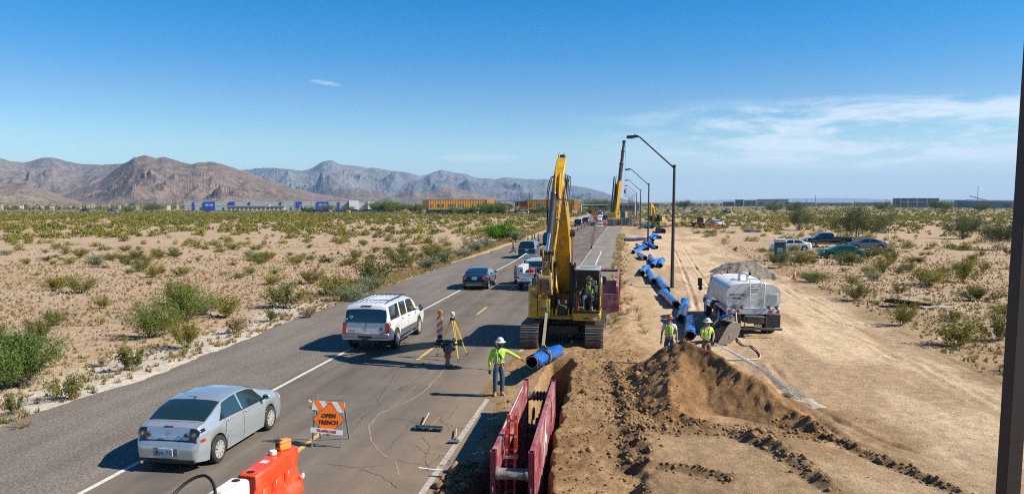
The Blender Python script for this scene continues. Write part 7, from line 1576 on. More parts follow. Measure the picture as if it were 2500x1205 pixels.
# (base px x, y, width px, height px, key, what it is)
NB=[(20,940,170,110,('lush',0),'huge lush green shrub at the left edge of the picture'),
 (365,818,88,70,('green',0),'dense bright green shrub left of the tall twin shrubs near the road'),
 (440,782,90,78,('green',1),'tall green shrub topped by a second clump above the white gravel strip'),(430,742,74,50,('creosote',1),'shrub growing behind the tall green one near the white gravel strip'),
 (447,845,68,55,('creosote',2),'green shrub standing just below the tall green one'),(440,868,40,26,('weed',0),'small tuft in front of the shrub beside the gravel strip'),
 (310,905,96,50,('brown',0),'wide olive brown shrub on the edge of the white gravel strip'),(155,975,100,45,('brown',0),'sprawling brown green shrub near the lower left gravel'),
 (20,1015,60,40,('brown',0),'brown shrub cut by the left edge below the huge green one'),(40,1045,60,22,('weed',3),'straw coloured tuft at the lower left edge'),
 (90,825,66,42,('creosote',0),'lone leaning shrub above the huge green one'),(135,790,60,30,('creosote',3),'shrub behind the lone leaning one at left'),
 (545,772,68,44,('creosote',4),'dark shrub alone between the twin shrubs and the white SUV'),(300,835,20,20,('weed',0),'tiny tuft left of the dense bright green shrub'),(235,792,26,22,('weed',0),'tiny dark bush on open sand at left'),
 (247,750,38,24,('creosote',5),'small round shrub in the middle of the left sand'),(570,812,84,32,('brown',1),'low pale brush beside the gravel strip right of the dark shrub'),(655,782,70,24,('brown',0),'flat olive brush above the gravel strip'),
 (690,745,104,52,('creosote',6),'broad shrub to the left of the white SUV roof'),(750,775,60,24,('brown',1),'low dry brush just left of the white SUV'),(815,718,96,44,('creosote',1),'shrub directly behind the white SUV roof'),
 (755,692,64,30,('creosote',2),'small shrub behind the broad one by the white SUV'),(858,735,70,40,('grey',0),'pale grey green sage next to the white SUV'),(905,712,70,36,('grey',1),'pale sage farther along the verge from the white SUV'),
 (905,690,95,55,('creosote',3),'tall shrub above the sage by the verge'),(190,712,70,30,('creosote',4),'squat shrub at the left among the sand'),(130,705,60,26,('creosote',5),'shrub beside the squat one at the far left'),
 (290,852,30,16,('weed',3),'dry tuft on the sand left of centre'),(240,888,46,22,('brown',1),'pale dead brush above the gravel strip'),(340,660,44,24,('creosote',6),'compact shrub on the sand above the squat ones'),
 (985,648,80,34,('creosote',0),'shrub by the verge left of the black sedan'),(1040,658,60,26,('grey',2),'grey sage on the verge left of the black sedan'),(1085,645,56,28,('grey',3),'sage on the verge above the black sedan'),(1060,632,70,34,('creosote',2),'green shrub behind the verge sages'),
 (1133,628,46,22,('grey',0),'small sage beside the shoulder past the black sedan'),(1160,615,50,26,('grey',1),'sage clump below the vivid green shrub'),(1185,605,40,22,('grey',2),'sage clump touching the shoulder below the vivid green shrub'),
 (1222,588,78,36,('bright',0),'vivid green tree-like shrub standing out beside the road'),(1262,590,60,24,('grey',3),'grey sage right of the vivid green shrub'),
 (1950,566,62,42,('mesq',0),'dark mesquite tree left of the parked pickup'),(2095,592,120,64,('mesq',1),'largest mesquite tree, spreading behind the pickup and blue sedan'),(2350,585,70,46,('mesq',2),'open branching mesquite tree on the right'),(2440,612,66,50,('mesq',0),'mesquite tree near the right edge post'),
 (2092,735,70,36,('creosote',3),'shrub below the small thickets right of the water tanker'),(2203,800,62,44,('creosote',4),'round shrub below the propped dark board'),(2340,850,100,48,('creosote',5),'wide shrub near the packed track at right'),(2440,838,70,50,('creosote',6),'shrub touching the right edge post'),
 (2330,792,44,20,('creosote',0),'small shrub above the wide one at right'),(2455,778,50,26,('creosote',1),'small shrub next to the post at right'),(1990,690,66,22,('green',0),'bright green low shrub right of the traffic cone'),(2080,700,34,22,('creosote',2),'dark small shrub right of the bright low one'),
 (2135,688,30,22,('grey',1),'thin sapling-like brush in the scrub'),(2195,670,30,18,('creosote',3),'small dark shrub above the pale scrub'),(2200,718,36,18,('creosote',4),'small shrub next to the steel stake'),(2350,690,78,44,('creosote',5),'shrub patch on the upper right'),
 (2390,735,90,26,('creosote',6),'long low shrub patch on the right'),(2270,700,90,34,('creosote',1),'spreading olive shrub right of the steel stake'),(1905,656,52,34,('mesq',2),'scraggly brush hiding the foot of the portable toilet'),(1960,650,64,30,('creosote',2),'olive brush right of the portable toilet'),
 (2075,648,70,24,('creosote',3),'olive brush below the dark green car'),(2150,660,50,26,('creosote',4),'brush right of the dark green car'),(2290,745,30,14,('weed',0),'little tuft above the propped board'),
 (1555,770,30,18,('weed',0),'yellow weed right of the excavator tracks'),(1542,745,30,14,('weed',0),'yellow weed behind the excavator tracks'),(1530,752,22,12,('weed',1),'green weed by the maroon box'),(1560,790,28,16,('weed',2),'grey weed patch right of the excavator'),(1575,822,40,14,('weed',0),'flat yellow weed near the worker in the orange helmet'),(1562,806,20,10,('weed',1),'tiny green weed near the worker in the orange helmet'),
 (1525,700,24,12,('weed',3),'straw tuft by the closed lane'),(1535,780,26,14,('weed',2),'greyish weed behind the right excavator track')]
used=[]
for x,y,w,h,k,lab in NB:
    X,Y=at(x,y); D=math.hypot(X,Y)*1.0; bush(k,X,Y+.2,w*D/CF*1.0,h*D/CF*1.12,lab,name='desert_tree' if k[0]=='mesq' else 'desert_shrub',cat='tree' if k[0]=='mesq' else 'shrub'); used.append((X,Y,w*D/CF*.6))
# ---- scattered scrub over the plain
def density(X,Y):
    n=fbm(X/26,Y/26,4,201); m=fbm(X/7,Y/7,3,202); D=np.hypot(X,Y)
    d=.018+.12*np.clip(n+.05,0,1)+.07*np.clip(m-.05,0,1); d=d*(.48+.9*ss(D,50,130)); d=d*(1+.25*ss(X,12,30))
    d=np.where((X<-18)&(D>150),d*1.7,d); d=np.where((X>12)&(D>120),d*.6,d); d=np.where((X<-17.5)&(Y>70)&(X>-60)&(Y<160),d*1.7,d)
    return d
def allowed(X,Y):
    road=(X>-18.3-1.5*ss(Y,40,90))&(X<1.0); right=np.interp(Y,[0,24,45,70,105,130,180],[11.0,12.2,13.4,13.0,13.5,12.8,10]); lot=(X>=1.0)&(X<right)&(Y<165)
    return ~(road|lot)
N0=90000; Dr=np.sqrt(rng.uniform(22**2,430**2,N0)); an=rng.uniform(R(-44),R(29),N0); X0=Dr*np.sin(an); Y0=Dr*np.cos(an)
area=.5*(R(29)-R(-44))*(430**2-22**2); keep=rng.random(N0)<density(X0,Y0)*area/N0; keep&=allowed(X0,Y0)
for ux,uy,ur in used: keep&=np.hypot(X0-ux,Y0-uy)>ur+.4
X0=X0[keep];Y0=Y0[keep]; o_=np.argsort(np.hypot(X0,Y0)); X0=X0[o_];Y0=Y0[o_]
nin=300-len(NB); PK=[]
for i in range(nin):
    x,y=float(X0[i]),float(Y0[i]); r_=rng.random(); small=r_<.42; kr=rng.random()
    kk=('creosote',int(rng.integers(7))) if kr<.74 else (('grey',int(rng.integers(4))) if kr<.86 else (('brown',int(rng.integers(2))) if kr<.95 else ('green',int(rng.integers(2)))))
    w=rng.uniform(.35,.8) if small else rng.uniform(.8,1.5)*(1.35 if rng.random()<.15 else 1); PK.append((x,y,kk,w,w*rng.uniform(.40,.68),small))
def ordw(n):
    T=['','','twenty','thirty','forty','fifty','sixty','seventy','eighty','ninety','hundredth']; U_=['','first','second','third','fourth','fifth','sixth','seventh','eighth','ninth','tenth','eleventh','twelfth','thirteenth','fourteenth','fifteenth','sixteenth','seventeenth','eighteenth','nineteenth']
    if n<20: return U_[n]
    return T[n//10]+('-'+U_[n%10] if n%10 else '') if n%10 else T[n//10][:-1]+'ieth'
BANDS={-1:[(26,'nearer than the silver sedan'),(40,'level with the white SUV'),(56,'level with the black sedan'),(72,'level with the white service truck'),(92,'level with the dark teal SUV'),(999,'beyond the dark teal SUV')],1:[(34,'nearer than the water tanker'),(46,'level with the water tanker'),(62,'level with the gravel pile'),(80,'just nearer than the portable toilet'),(999,'level with the parked cars')]}
cnt={}
for x,y,kk,w,h,small in sorted(PK,key=lambda p:abs(p[0])):
    sd_=-1 if x<0 else 1; bd_=next(t for lim,t in BANDS[sd_] if y<lim); cnt[(sd_,bd_)]=cnt.get((sd_,bd_),0)+1
    size='small' if small else 'medium'; nm_={'creosote':'olive creosote shrub','grey':'grey green brush','brown':'dry low shrub','green':'dense green shrub'}[kk[0]]
    bush(kk,x,y,w,h,f"{size} {nm_} {bd_}, {ordw(cnt[(sd_,bd_)])} from the {'road' if sd_<0 else 'dirt track'}",group=f"shrubs on the {'left' if sd_<0 else 'right'} plain")
def mass(name,label,X,Y,W_,H_,nl,ls,kinds,seed,zf=None):
    rs=np.random.default_rng(seed); n=len(X); z=ground_h(X,Y)[0] if zf is None else zf(X,Y)
    P=rs.normal(0,1,(n,nl,3)); P/=np.linalg.norm(P,axis=2)[:,:,None]; P*=rs.uniform(.25,1,(n,nl,1))**.5
    # several lobes per plant so outlines stay uneven
    lob=rs.normal(0,.35,(n,4,3)); li=rs.integers(0,4,(n,nl)); P=P*.62+np.take_along_axis(lob,li[:,:,None],1); P[:,:,2]=np.abs(P[:,:,2]+.25)
    P[:,:,0]*=(W_/2)[:,None]; P[:,:,1]*=(W_/2)[:,None]; P[:,:,2]*=(H_*.95)[:,None]
    P+=np.stack([X,Y,z],1)[:,None,:]; P=P.reshape(-1,3); m=len(P); s=(np.repeat(np.minimum(W_,3.5),nl)*ls)[:,None]*rs.uniform(.6,1.4,(m,1))
    u=rs.normal(0,1,(m,3)); u/=np.linalg.norm(u,axis=1)[:,None]; v=np.cross(u,rs.normal(0,1,(m,3))); v/=np.linalg.norm(v,axis=1)[:,None]+1e-9
    V=np.stack([P-u*s-v*s*.5,P+u*s-v*s*.5,P+v*s*.8],1).reshape(-1,3); kc=np.array([KIN[k] for k in kinds]); ki=rs.integers(0,len(kinds),n); t=np.clip(.5+rs.normal(0,.3,m),0,1)[:,None]; C=(np.repeat(kc[ki,0],nl,0)*(1-t)+np.repeat(kc[ki,1],nl,0)*t)*1.0; C*=np.repeat(rs.uniform(.8,1.2,n),nl)[:,None]
    o=npmesh(name,V,np.arange(m*3).reshape(-1,3),M_LEAF,smooth=False,cols=np.repeat(C,3,0),kind='stuff'); o['label']=label; return o
D0=np.hypot(X0,Y0); mid=(np.arange(len(X0))>=nin)&(D0<150); fr_=(D0>=150); M1=X0[mid];M2=Y0[mid]; W1=rng.uniform(.5,2.2,len(M1))*rng.uniform(.7,1.1,len(M1)); mass('scrub','scrub of creosote and brush over the middle of the plain',M1,M2,W1,W1*rng.uniform(.4,.6,len(M1)),330,.042,['creosote','creosote','creosote','dark'],31)
M1=X0[fr_];M2=Y0[fr_]; W1=rng.uniform(.9,2.6,len(M1)); mass('distant_scrub','low scrub thickening toward the far edge of the plain',M1,M2,W1,W1*rng.uniform(.38,.55,len(M1)),64,.09,['creosote','creosote','dark'],32)
print('shrubs',len(X0),nin,mid.sum(),fr_.sum())
# dry grass along the shoulders
def tufts():
    rs=np.random.default_rng(3); P=[]
    for _ in range(520): y=14+rs.random()**1.5*60; P.append((-16.6-abs(rs.normal(0,.9)),y,rs.uniform(.6,1.2)))
    for _ in range(2600): y=45+rs.random()*150; P.append((-17.0-abs(rs.normal(0,1.6)),y,rs.uniform(1,2)))
    for _ in range(500): y=36+rs.random()*110; P.append((-.6+rs.normal(0,.45),y,rs.uniform(.7,1.4)))
    for _ in range(9000): a=rs.uniform(-46,28); D=rs.uniform(19,120); P.append((D*math.sin(R(a)),D*math.cos(R(a)),rs.uniform(.5,1.3)))
    Q_=np.array(P[3620:]); kq=allowed(Q_[:,0],Q_[:,1])&(fbm(Q_[:,0]/5,Q_[:,1]/5,4,222)>-.12); P=P[:3620]+[tuple(q) for q in Q_[kq]]
    for _ in range(0): a=rs.uniform(-44,-22); D=rs.uniform(20,60); P.append((D*math.sin(R(a)),D*math.cos(R(a)),rs.uniform(.4,.8)))
    P=[p for p in P if p[0]<-16.3 or (p[0]>-1.2 and p[0]<.6) or p[0]>9]; A=np.array(P); n=len(A); nb=26; z=ground_h(A[:,0],A[:,1])[0]
    b=np.stack([A[:,0],A[:,1],z],1)[:,None,:]+rs.normal(0,.045,(n,nb,3))*A[:,2][:,None,None]*np.array((1,1,0)); d=rs.normal(0,.32,(n,nb,3)); d[:,:,2]=1; L=A[:,2][:,None,None]*rs.uniform(.10,.24,(n,nb,1)); tip=b+d*L; w=rs.normal(0,1,(n,nb,3))*.010; w[:,:,2]=0
    V=np.stack([b-w,b+w,tip],2).reshape(-1,3); C=np.where(rs.random((n,1))<.35,np.array([[.22,.20,.07]]),np.array([[.40,.28,.12]])); C=np.repeat(C,nb,0)*rs.uniform(.7,1.25,(n*nb,1)); o=npmesh('dry_grass',V,np.arange(len(V)).reshape(-1,3),M_LEAF,smooth=False,cols=np.repeat(C,3,0),kind='stuff'); o['label']='straw coloured dry grass tufts along the shoulders'
    # fine ground litter and pebbles on the near plain
    n=34000; a=R(-46)+rs.random(n)*R(76); D=16+rs.random(n)**.8*75; X=D*np.sin(a); Y=D*np.cos(a); k=allowed(X,Y); X=X[k];Y=Y[k]; n=len(X); z=ground_h(X,Y)[0]; s=(.02+.05*rs.random(n)**2)*(1+D[k]/60); q=np.array([(1,0,0),(-.5,.8,0),(-.5,-.8,0),(0,0,1.1)])
    V=(np.stack([X,Y,z],1)[:,None,:]+q[None]*s[:,None,None]*(1+rs.normal(0,.25,(n,4,3)))).reshape(-1,3); F=(np.array([(0,1,3),(1,2,3),(2,0,3)])[None]+np.arange(n)[:,None,None]*4).reshape(-1,3); C=np.repeat(np.where(rs.random((n,1))<.5,np.array([[.17,.115,.065]]),np.array([[.33,.24,.15]]))*rs.uniform(.7,1.2,(n,1)),4,0)
    o=npmesh('ground_litter',V,F,M_SOIL,smooth=False,cols=C,kind='stuff'); o['label']='pebbles and dry litter on the desert floor'
tufts()
# ================================================================ mountains
def mrange(name,label,crest,R0,depth,rough,c0,c1,seed,nx=520,ny=90,base=490,spur=.3):
    xs_=np.array([c[0] for c in crest]); ys_=np.array([c[1] for c in crest]); px=np.linspace(xs_[0],xs_[-1],nx); cy=np.interp(px,xs_,ys_)
    def gs(v,wpx): k=int(max(1,wpx/(px[1]-px[0]))); w_=np.exp(-.5*(np.arange(-3*k,3*k+1)/k)**2); w_/=w_.sum(); return np.convolve(np.pad(v,3*k,mode='edge'),w_,'valid')
    cl_=gs(cy,38); cy=gs(cy,3.5)+1.1*fbm(px/11,px*0,4,seed+20)-.3
    rx=np.array([ray(p,480)[:2] for p in px]); rx/=np.linalg.norm(rx,axis=1)[:,None]
    cosd=rx[:,0]*-math.sin(YAW)+rx[:,1]*math.cos(YAW)
    dist=R0*(1+.10*fbm(px/150,px*0,3,seed)); hc=np.maximum(6+(493-cy)/CF*dist*cosd,.0)
    t=np.linspace(0,1.35,ny); T,PX=np.meshgrid(t,px,indexing='ij'); hl=np.maximum(6+(493-cl_)/CF*dist*cosd,.0); bl=ss(T,.45,.98); H=hl[None,:]*(1-bl)+hc[None,:]*bl
    dd=dist[None,:]+depth*(T-1)*(.55+.45*H/max(hc.max(),1)); X=dd*rx[None,:,0]; Y=dd*rx[None,:,1]
    sc=R0/2600.0
    prof=np.where(T<1,T**1.35,np.clip(1-(T-1)*2.4,0,1)); 
    wx_=X+60*sc*fbm(X/(180*sc),Y/(180*sc),3,seed+13); wy_=Y+60*sc*fbm(X/(180*sc),Y/(180*sc),3,seed+14); r=ridged(wx_/(190*sc),wy_/(240*sc),6,seed+3,.58); f=fbm(X/(70*sc),Y/(70*sc),5,seed+4); env=np.clip(np.sin(np.clip(T,0,1)**1.0*PI),0,1)**.8*np.clip(1.45-1.25*T,0,1)
    f2=ridged(wx_/(70*sc),wy_/(90*sc),5,seed+9,.6)
    Z=H*prof*(1+.0*f)+H*rough*(r-.45)*env+H*.15*(f2-.45)*env+H*.05*f*np.clip(T*1.3,0,1)*(1-.75*np.exp(-((T-1)/.05)**2))
    Z=np.maximum(Z,-2)-1.5*(T<.02)
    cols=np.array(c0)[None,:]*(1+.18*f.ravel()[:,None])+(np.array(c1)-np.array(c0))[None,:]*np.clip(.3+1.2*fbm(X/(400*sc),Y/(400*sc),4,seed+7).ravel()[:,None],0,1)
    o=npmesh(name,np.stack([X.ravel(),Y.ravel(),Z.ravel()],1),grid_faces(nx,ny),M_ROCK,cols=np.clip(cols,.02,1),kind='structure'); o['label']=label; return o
M_ROCK=mat('desert_rock',(.25,.2,.18),rough=.95,attr='Col',var=.42,scale=.05,bump=1.0,bscale=.035,bdist=14,spec=.1)
BR0,BR1=(.15,.112,.092),(.20,.155,.118)
mrange('mountain_ridge','rocky brown mountain behind the blue and grey warehouse',[(120,496),(150,480),(200,462),(250,440),(300,404),(330,388),(358,380),(385,388),(405,384),(440,395),(470,402),(490,398),(520,396),(545,402),(600,420),(640,433),(680,447),(720,460),(760,470),(830,482),(905,497)],2500,1150,.55,BR0,BR1,610,nx=640,ny=120)
mrange('mountain_ridge','brown mountain shoulder rising at the left edge',[(-500,392),(-350,420),(-200,395),(-80,372),(-30,372),(0,383),(30,395),(62,397),(80,394),(110,385),(140,386),(170,395),(210,402),(260,403),(300,400),(340,398),(400,410),(500,440),(560,497)],3900,1500,.55,BR0,(.17,.14,.125),640,nx=640,ny=110)
mrange('mountain_ridge','low brown foothill at the far left',[(-500,430),(-300,448),(-120,440),(-40,446),(0,455),(60,452),(110,465),(150,480),(215,497)],2000,800,.5,(.19,.145,.10),BR1,655,nx=300,ny=80)
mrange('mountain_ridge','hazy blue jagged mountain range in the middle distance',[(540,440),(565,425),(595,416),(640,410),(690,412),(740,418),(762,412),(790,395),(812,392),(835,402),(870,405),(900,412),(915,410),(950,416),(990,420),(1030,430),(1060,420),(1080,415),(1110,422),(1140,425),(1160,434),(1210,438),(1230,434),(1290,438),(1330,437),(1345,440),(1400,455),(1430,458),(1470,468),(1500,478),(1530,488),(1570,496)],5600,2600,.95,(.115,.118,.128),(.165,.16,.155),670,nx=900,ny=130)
mrange('mountain_ridge','row of small brown hills in front of the blue range',[(760,497),(810,475),(850,463),(870,462),(900,464),(940,470),(965,479),(985,470),(1010,463),(1030,470),(1050,466),(1070,458),(1085,456),(1110,460),(1150,466),(1190,478),(1230,488),(1265,497)],3100,700,.55,BR0,BR1,690,nx=480,ny=80)
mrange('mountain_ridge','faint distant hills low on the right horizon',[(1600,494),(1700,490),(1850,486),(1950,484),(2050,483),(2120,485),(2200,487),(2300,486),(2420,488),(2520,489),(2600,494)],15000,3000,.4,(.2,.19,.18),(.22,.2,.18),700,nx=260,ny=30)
# ================================================================ buildings and town edge
def P_(px,D,py=None):   # ground point straight under a pixel column, D metres away
    x,y,_=far(px,493,D); return Vector((x,y,0))
def facade(a,b,depth):
    a=Vector(a);b=Vector(b); d=(b-a); L=d.length; d/=L; n=Vector((-d.y,d.x,0)); 
    if n.y<0: n=-n
    return a,d,n,L
def block(parent,name,a,d,n,x0,x1,y0,y1,z0,z1,m,bevel=0):
    g=MB(); P=[a+d*x+n*y for x,y in ((x0,y0),(x1,y0),(x1,y1),(x0,y1))]
    g.add([tuple(p+Vector((0,0,z))) for z in (z0,z1) for p in P],[(0,3,2,1),(4,5,6,7),(0,1,5,4),(1,2,6,5),(2,3,7,6),(3,0,4,7)]); return g.build(name,m,parent,bevel=bevel,smooth=0)
CORR=mat('orange_ribbed_cladding',(.66,.30,.015),rough=.5,var=.06); GRYW=mat('warehouse_grey',(.34,.37,.38),rough=.6,var=.05); GRYD=mat('warehouse_panel',(.30,.33,.345),rough=.6); BLUW=mat('cobalt_panel',(.012,.05,.46),rough=.5); WHW=mat('white_wall',(.66,.66,.66),rough=.6); PALE=mat('pale_stucco',(.42,.38,.34),rough=.8); CONC=mat('light_concrete',(.38,.37,.36),rough=.8); DGRY=mat('charcoal_wall',(.14,.14,.15),rough=.6); WGL=mat('window_glass_far',(.03,.10,.12),rough=.1,spec=.8); LBL_=mat('lower_blue_wall',(.14,.20,.23),rough=.5)
# warehouse
wh=thing('warehouse','long low grey warehouse with cobalt blue panels and a white right end','warehouse')
DW=600; a,d,n,L=facade(P_(450,DW),P_(915,DW*.985),60)
def wx(px): 
    p=P_(px,DW); rx_,ry_=p.x,p.y; # intersect the sight direction with the facade line
    A_=np.array([[rx_,-d.x],[ry_,-d.y]]); s=np.linalg.solve(A_,np.array([a.x,a.y])); return s[1]
ZT=6.3
block(wh,'wall',a,d,n,0,wx(852),0,70,0,ZT,GRYW); block(wh,'white_end',a,d,n,wx(852),wx(876),-3,60,0,ZT+.7,WHW); block(wh,'recess_wall',a,d,n,wx(876),wx(898),4,60,0,ZT-.6,GRYW); block(wh,'white_end',a,d,n,wx(898),wx(915),-1,50,0,ZT+.2,WHW)
e=0
for px0,px1 in ((474,475),(525,526),(565,566),(600,601),(640,641),(690,691),(720,721),(760,761),(808,809)): block(wh,'panel_joint',a,d,n,wx(px0),wx(px1),-.08,.0,0,ZT,GRYD)
for z in (3.5,): block(wh,'band',a,d,n,0,wx(852),-.12,0,z,z+.35,mat('pale_band',(.42,.45,.46),rough=.6))
for p0,p1,z0 in ((472,475,0),(497,524,0),(559,573,2.2),(608,611,0),(684,687,0),(723,737,2.2),(774,802,0),(826,829,0)):
    b=block(wh,'blue_panel',a,d,n,wx(p0),wx(p1),-.6,-.15,z0,ZT-.1,BLUW)
    if p1-p0>20:
        for q in (.15,.55): o=block(b,'window',a,d,n,wx(p0+(p1-p0)*q),wx(p0+(p1-p0)*(q+.3)),-.75,-.62,3.2,4.6,mat('pane_pale',(.3,.38,.5),rough=.2))
for i in range(14): px=460+i*27.5; block(wh,'dock_door',a,d,n,wx(px),wx(px+5),-.15,-.02,0,2.2,WGL if i%2 else GRYD)
for p0,p1,z,m,lab in ((566,700,3.0,PALE,'long pale low annex in front of the grey warehouse'),(655,664,4.0,WHW,'small white box building before the warehouse'),(735,744,3.6,WHW,'second small white box building near the blue panels')):
    t=thing('annex',lab,'building'); block(t,'wall',a,d,n,wx(p0),wx(p1),-26,-14,0,z,m); block(t,'roof',a,d,n,wx(p0)-.4,wx(p1)+.4,-26.6,-13.6,z,z+.3,CONC)
    for k in range(max(1,int((p1-p0)/10))): block(t,'window',a,d,n,wx(p0+3+k*10),wx(p0+8+k*10),-26.2,-26.05,1.0,2.1,WGL)
# school
def school(px0,px1,D0,D1,z0,z1,lab,wins,step=None):
    t=thing('school_building',lab,'school'); a,d,n,L=facade(P_(px0,D0),P_(px1,D1),30)
    def w(px):
        p=P_(px,D0); s=np.linalg.solve(np.array([[p.x,-d.x],[p.y,-d.y]]),np.array([a.x,a.y])); return s[1]
    block(t,'ground_floor_wall',a,d,n,2,L-1,1.5,30,0,z0,LBL_); block(t,'upper_wall',a,d,n,0,L,0,30,z0,z1,CORR); block(t,'roof_edge',a,d,n,-.1,L+.1,-.12,30.1,z1,z1+.25,mat('roof_edge_dark',(.22,.10,.03),rough=.6))
    k=0; g=MB()
    while k<L:
        P0=a+d*k-n*.06; g.box((P0.x,P0.y,(z0+z1)/2),(.10,.10,z1-z0)); k+=.85
    o=g.build('cladding_rib',mat('orange_rib',(.58,.25,.014),rough=.5),t,smooth=0); o['kind']='stuff'
    for p0,p1,a0,a1 in wins:
        f=block(t,'window',a,d,n,w(p0),w(p1),-.12,.05,z0+(z1-z0)*a0,z0+(z1-z0)*a1,WGL); mid_=(w(p0)+w(p1))/2; block(f,'mullion',a,d,n,mid_-.08,mid_+.08,-.18,-.1,z0+(z1-z0)*a0,z0+(z1-z0)*a1,CONC)
    for k in range(int(L/7)): block(t,'ground_window',a,d,n,3+k*7,7+k*7,1.35,1.5,.6,z0-.4,WGL)
    return t,a,d,n,L,w
ww=[(1051,1056,.25,.6),(1067,1083,.25,.6),(1095,1099,.25,.6),(1102,1111,.25,.62),(1120,1124,.25,.62),(1128,1132,.25,.62),(1153,1157,.25,.62),(1166,1174,.28,.62)]
sc1,a,d,n,L,w=school(1047,1200,395,400,2.2,6.9,'long orange ribbed school building standing on a blue ground floor, left of the courtyard',ww)
block(sc1,'side_box',a,d,n,L-2.6,L+1.0,-1.0,0,4.6,7.1,mat('bright_orange_panel',(.75,.33,.02),rough=.5)); block(sc1,'low_wing',a,d,n,L,L+9,2,14,0,3.9,CORR)
sc2,a2,d2,n2,L2,w2=school(1290,1402,400,402,2.2,6.9,'second orange ribbed school building behind the excavator stick',[(1294,1299,.3,.65),(1311,1327,.3,.65),(1345,1352,.3,.65),(1384,1391,.3,.65)])
block(sc2,'end_wall',a2,d2,n2,L2,L2+2.4,-.5,20,1.9,7.2,mat('bright_orange_panel',(.75,.33,.02))); block(sc2,'low_wing',a2,d2,n2,-6,0,1,12,2.0,3.8,CORR)
t=thing('school_link','grey courtyard link building with stairs between the two orange school buildings','school'); aa,dd_,nn,LL=facade(P_(1200,415),P_(1292,418),20)
block(t,'canopy_roof',aa,dd_,nn,0,LL,0,14,6.3,6.7,mat('canopy_grey',(.16,.2,.22),rough=.5)); block(t,'dark_wall',aa,dd_,nn,1,LL*.55,10,16,0,5.0,DGRY); block(t,'tower',aa,dd_,nn,LL*.74,LL*.82,8,16,0,6.2,DGRY); block(t,'white_tower',aa,dd_,nn,LL*.82,LL*.98,8,16,2.8,6.3,WHW)
for q0,q1 in ((.30,.43),(.47,.62)): block(t,'white_panel',aa,dd_,nn,LL*q0,LL*q1,9.5,9.9,3.3,4.7,WHW)
for q in (.02,.2,.4,.6,.72): block(t,'column',aa,dd_,nn,LL*q,LL*q+.3,.2,.5,0,6.3,CONC)
g=MB(); p0=aa+dd_*LL*.44+nn*4; p1=aa+dd_*LL*.58+nn*4; 
for o_ in (0,2.2): g.bar(p0+nn*o_+Vector((0,0,.3)),p1+nn*o_+Vector((0,0,3.6)),.3,.5)
g.build('stair_flight',WHW,t)
# buildings round the junction
for p0,p1,D,z,m,lab,win in ((1410,1434,420,3.2,CONC,'low grey building right of the orange school',1),(1436,1460,560,4.6,PALE,'tan shop building left of the far road end',1),(1462,1492,620,6.2,PALE,'pale two storey block at the far end of the road',1),(1494,1560,520,4.8,mat('grey_brown_wall',(.25,.22,.2),rough=.8),'grey brown low shops behind the crane',1),
    (1765,1793,1150,6,DGRY,'dark grey store at the left end of the right horizon row',0),(1795,1815,1150,9,DGRY,'taller dark grey store front on the right horizon',0),(1816,1846,1150,8,PALE,'tan store wall next to the dark store front',0),(1847,1925,1130,9.5,mat('pinkish_wall',(.50,.45,.43),rough=.7),'long pale pink superstore on the right horizon',0),(1928,1990,1250,5,PALE,'low tan shops right of the pale superstore',0),
    (1995,2080,1350,4.5,PALE,'low tan strip of buildings in the middle of the right horizon',0),(2085,2175,1350,5,CONC,'low grey strip of buildings before the dark hall',0),(2180,2292,1000,10,mat('dark_hall',(.19,.21,.225),rough=.6),'large dark hall with white entrance frames on the right horizon',0),(2330,2400,950,7.5,mat('blue_grey_hall',(.20,.25,.28),rough=.6),'blue grey flat roofed hall near the right edge',0),(2392,2478,900,6.5,mat('glass_hall',(.30,.36,.38),rough=.3),'white framed glass hall next to the right edge post',0)):
    t=thing('far_building',lab,'building'); a,d,n,L=facade(P_(p0,D),P_(p1,D),20); block(t,'wall',a,d,n,0,L,0,18,0,z,m); block(t,'roof',a,d,n,-.4,L+.4,-.5,18.5,z,z+.4,CONC if z>5 else PALE)
    k=3
    while k<L-4: block(t,'window',a,d,n,k,k+(3 if D<900 else 6),-.15,.02,z*.25,z*.6,WGL if win else mat('far_opening',(.12,.12,.12),rough=.4)); k+=7 if D<900 else 17
    if p0==1847: block(t,'red_sign',a,d,n,L*.58,L*.68,-.3,0,z*.7,z*.85,mat('far_red',(.5,.05,.04)))
    if p0==2180:
        for q in (.16,.32,.52,.74): block(t,'entrance_frame',a,d,n,L*q,L*q+1.2,-1.5,0,0,z*.95,WHW)
        block(t,'entrance_beam',a,d,n,L*.16,L*.76,-1.6,-.9,z*.6,z*.68,WHW)
    if p0==2392:
        g=MB(); A=a+d*(-12)+Vector((0,0,7.6)); B=a+d*(L+2)+Vector((0,0,6.6)); g.bar(A,B,10,1.5); A2=a+d*(-9)+Vector((0,0,12)); g.bar(A2,a+d*8+Vector((0,0,7)),6,1.0); g.build('white_roof_blade',WHW,t)
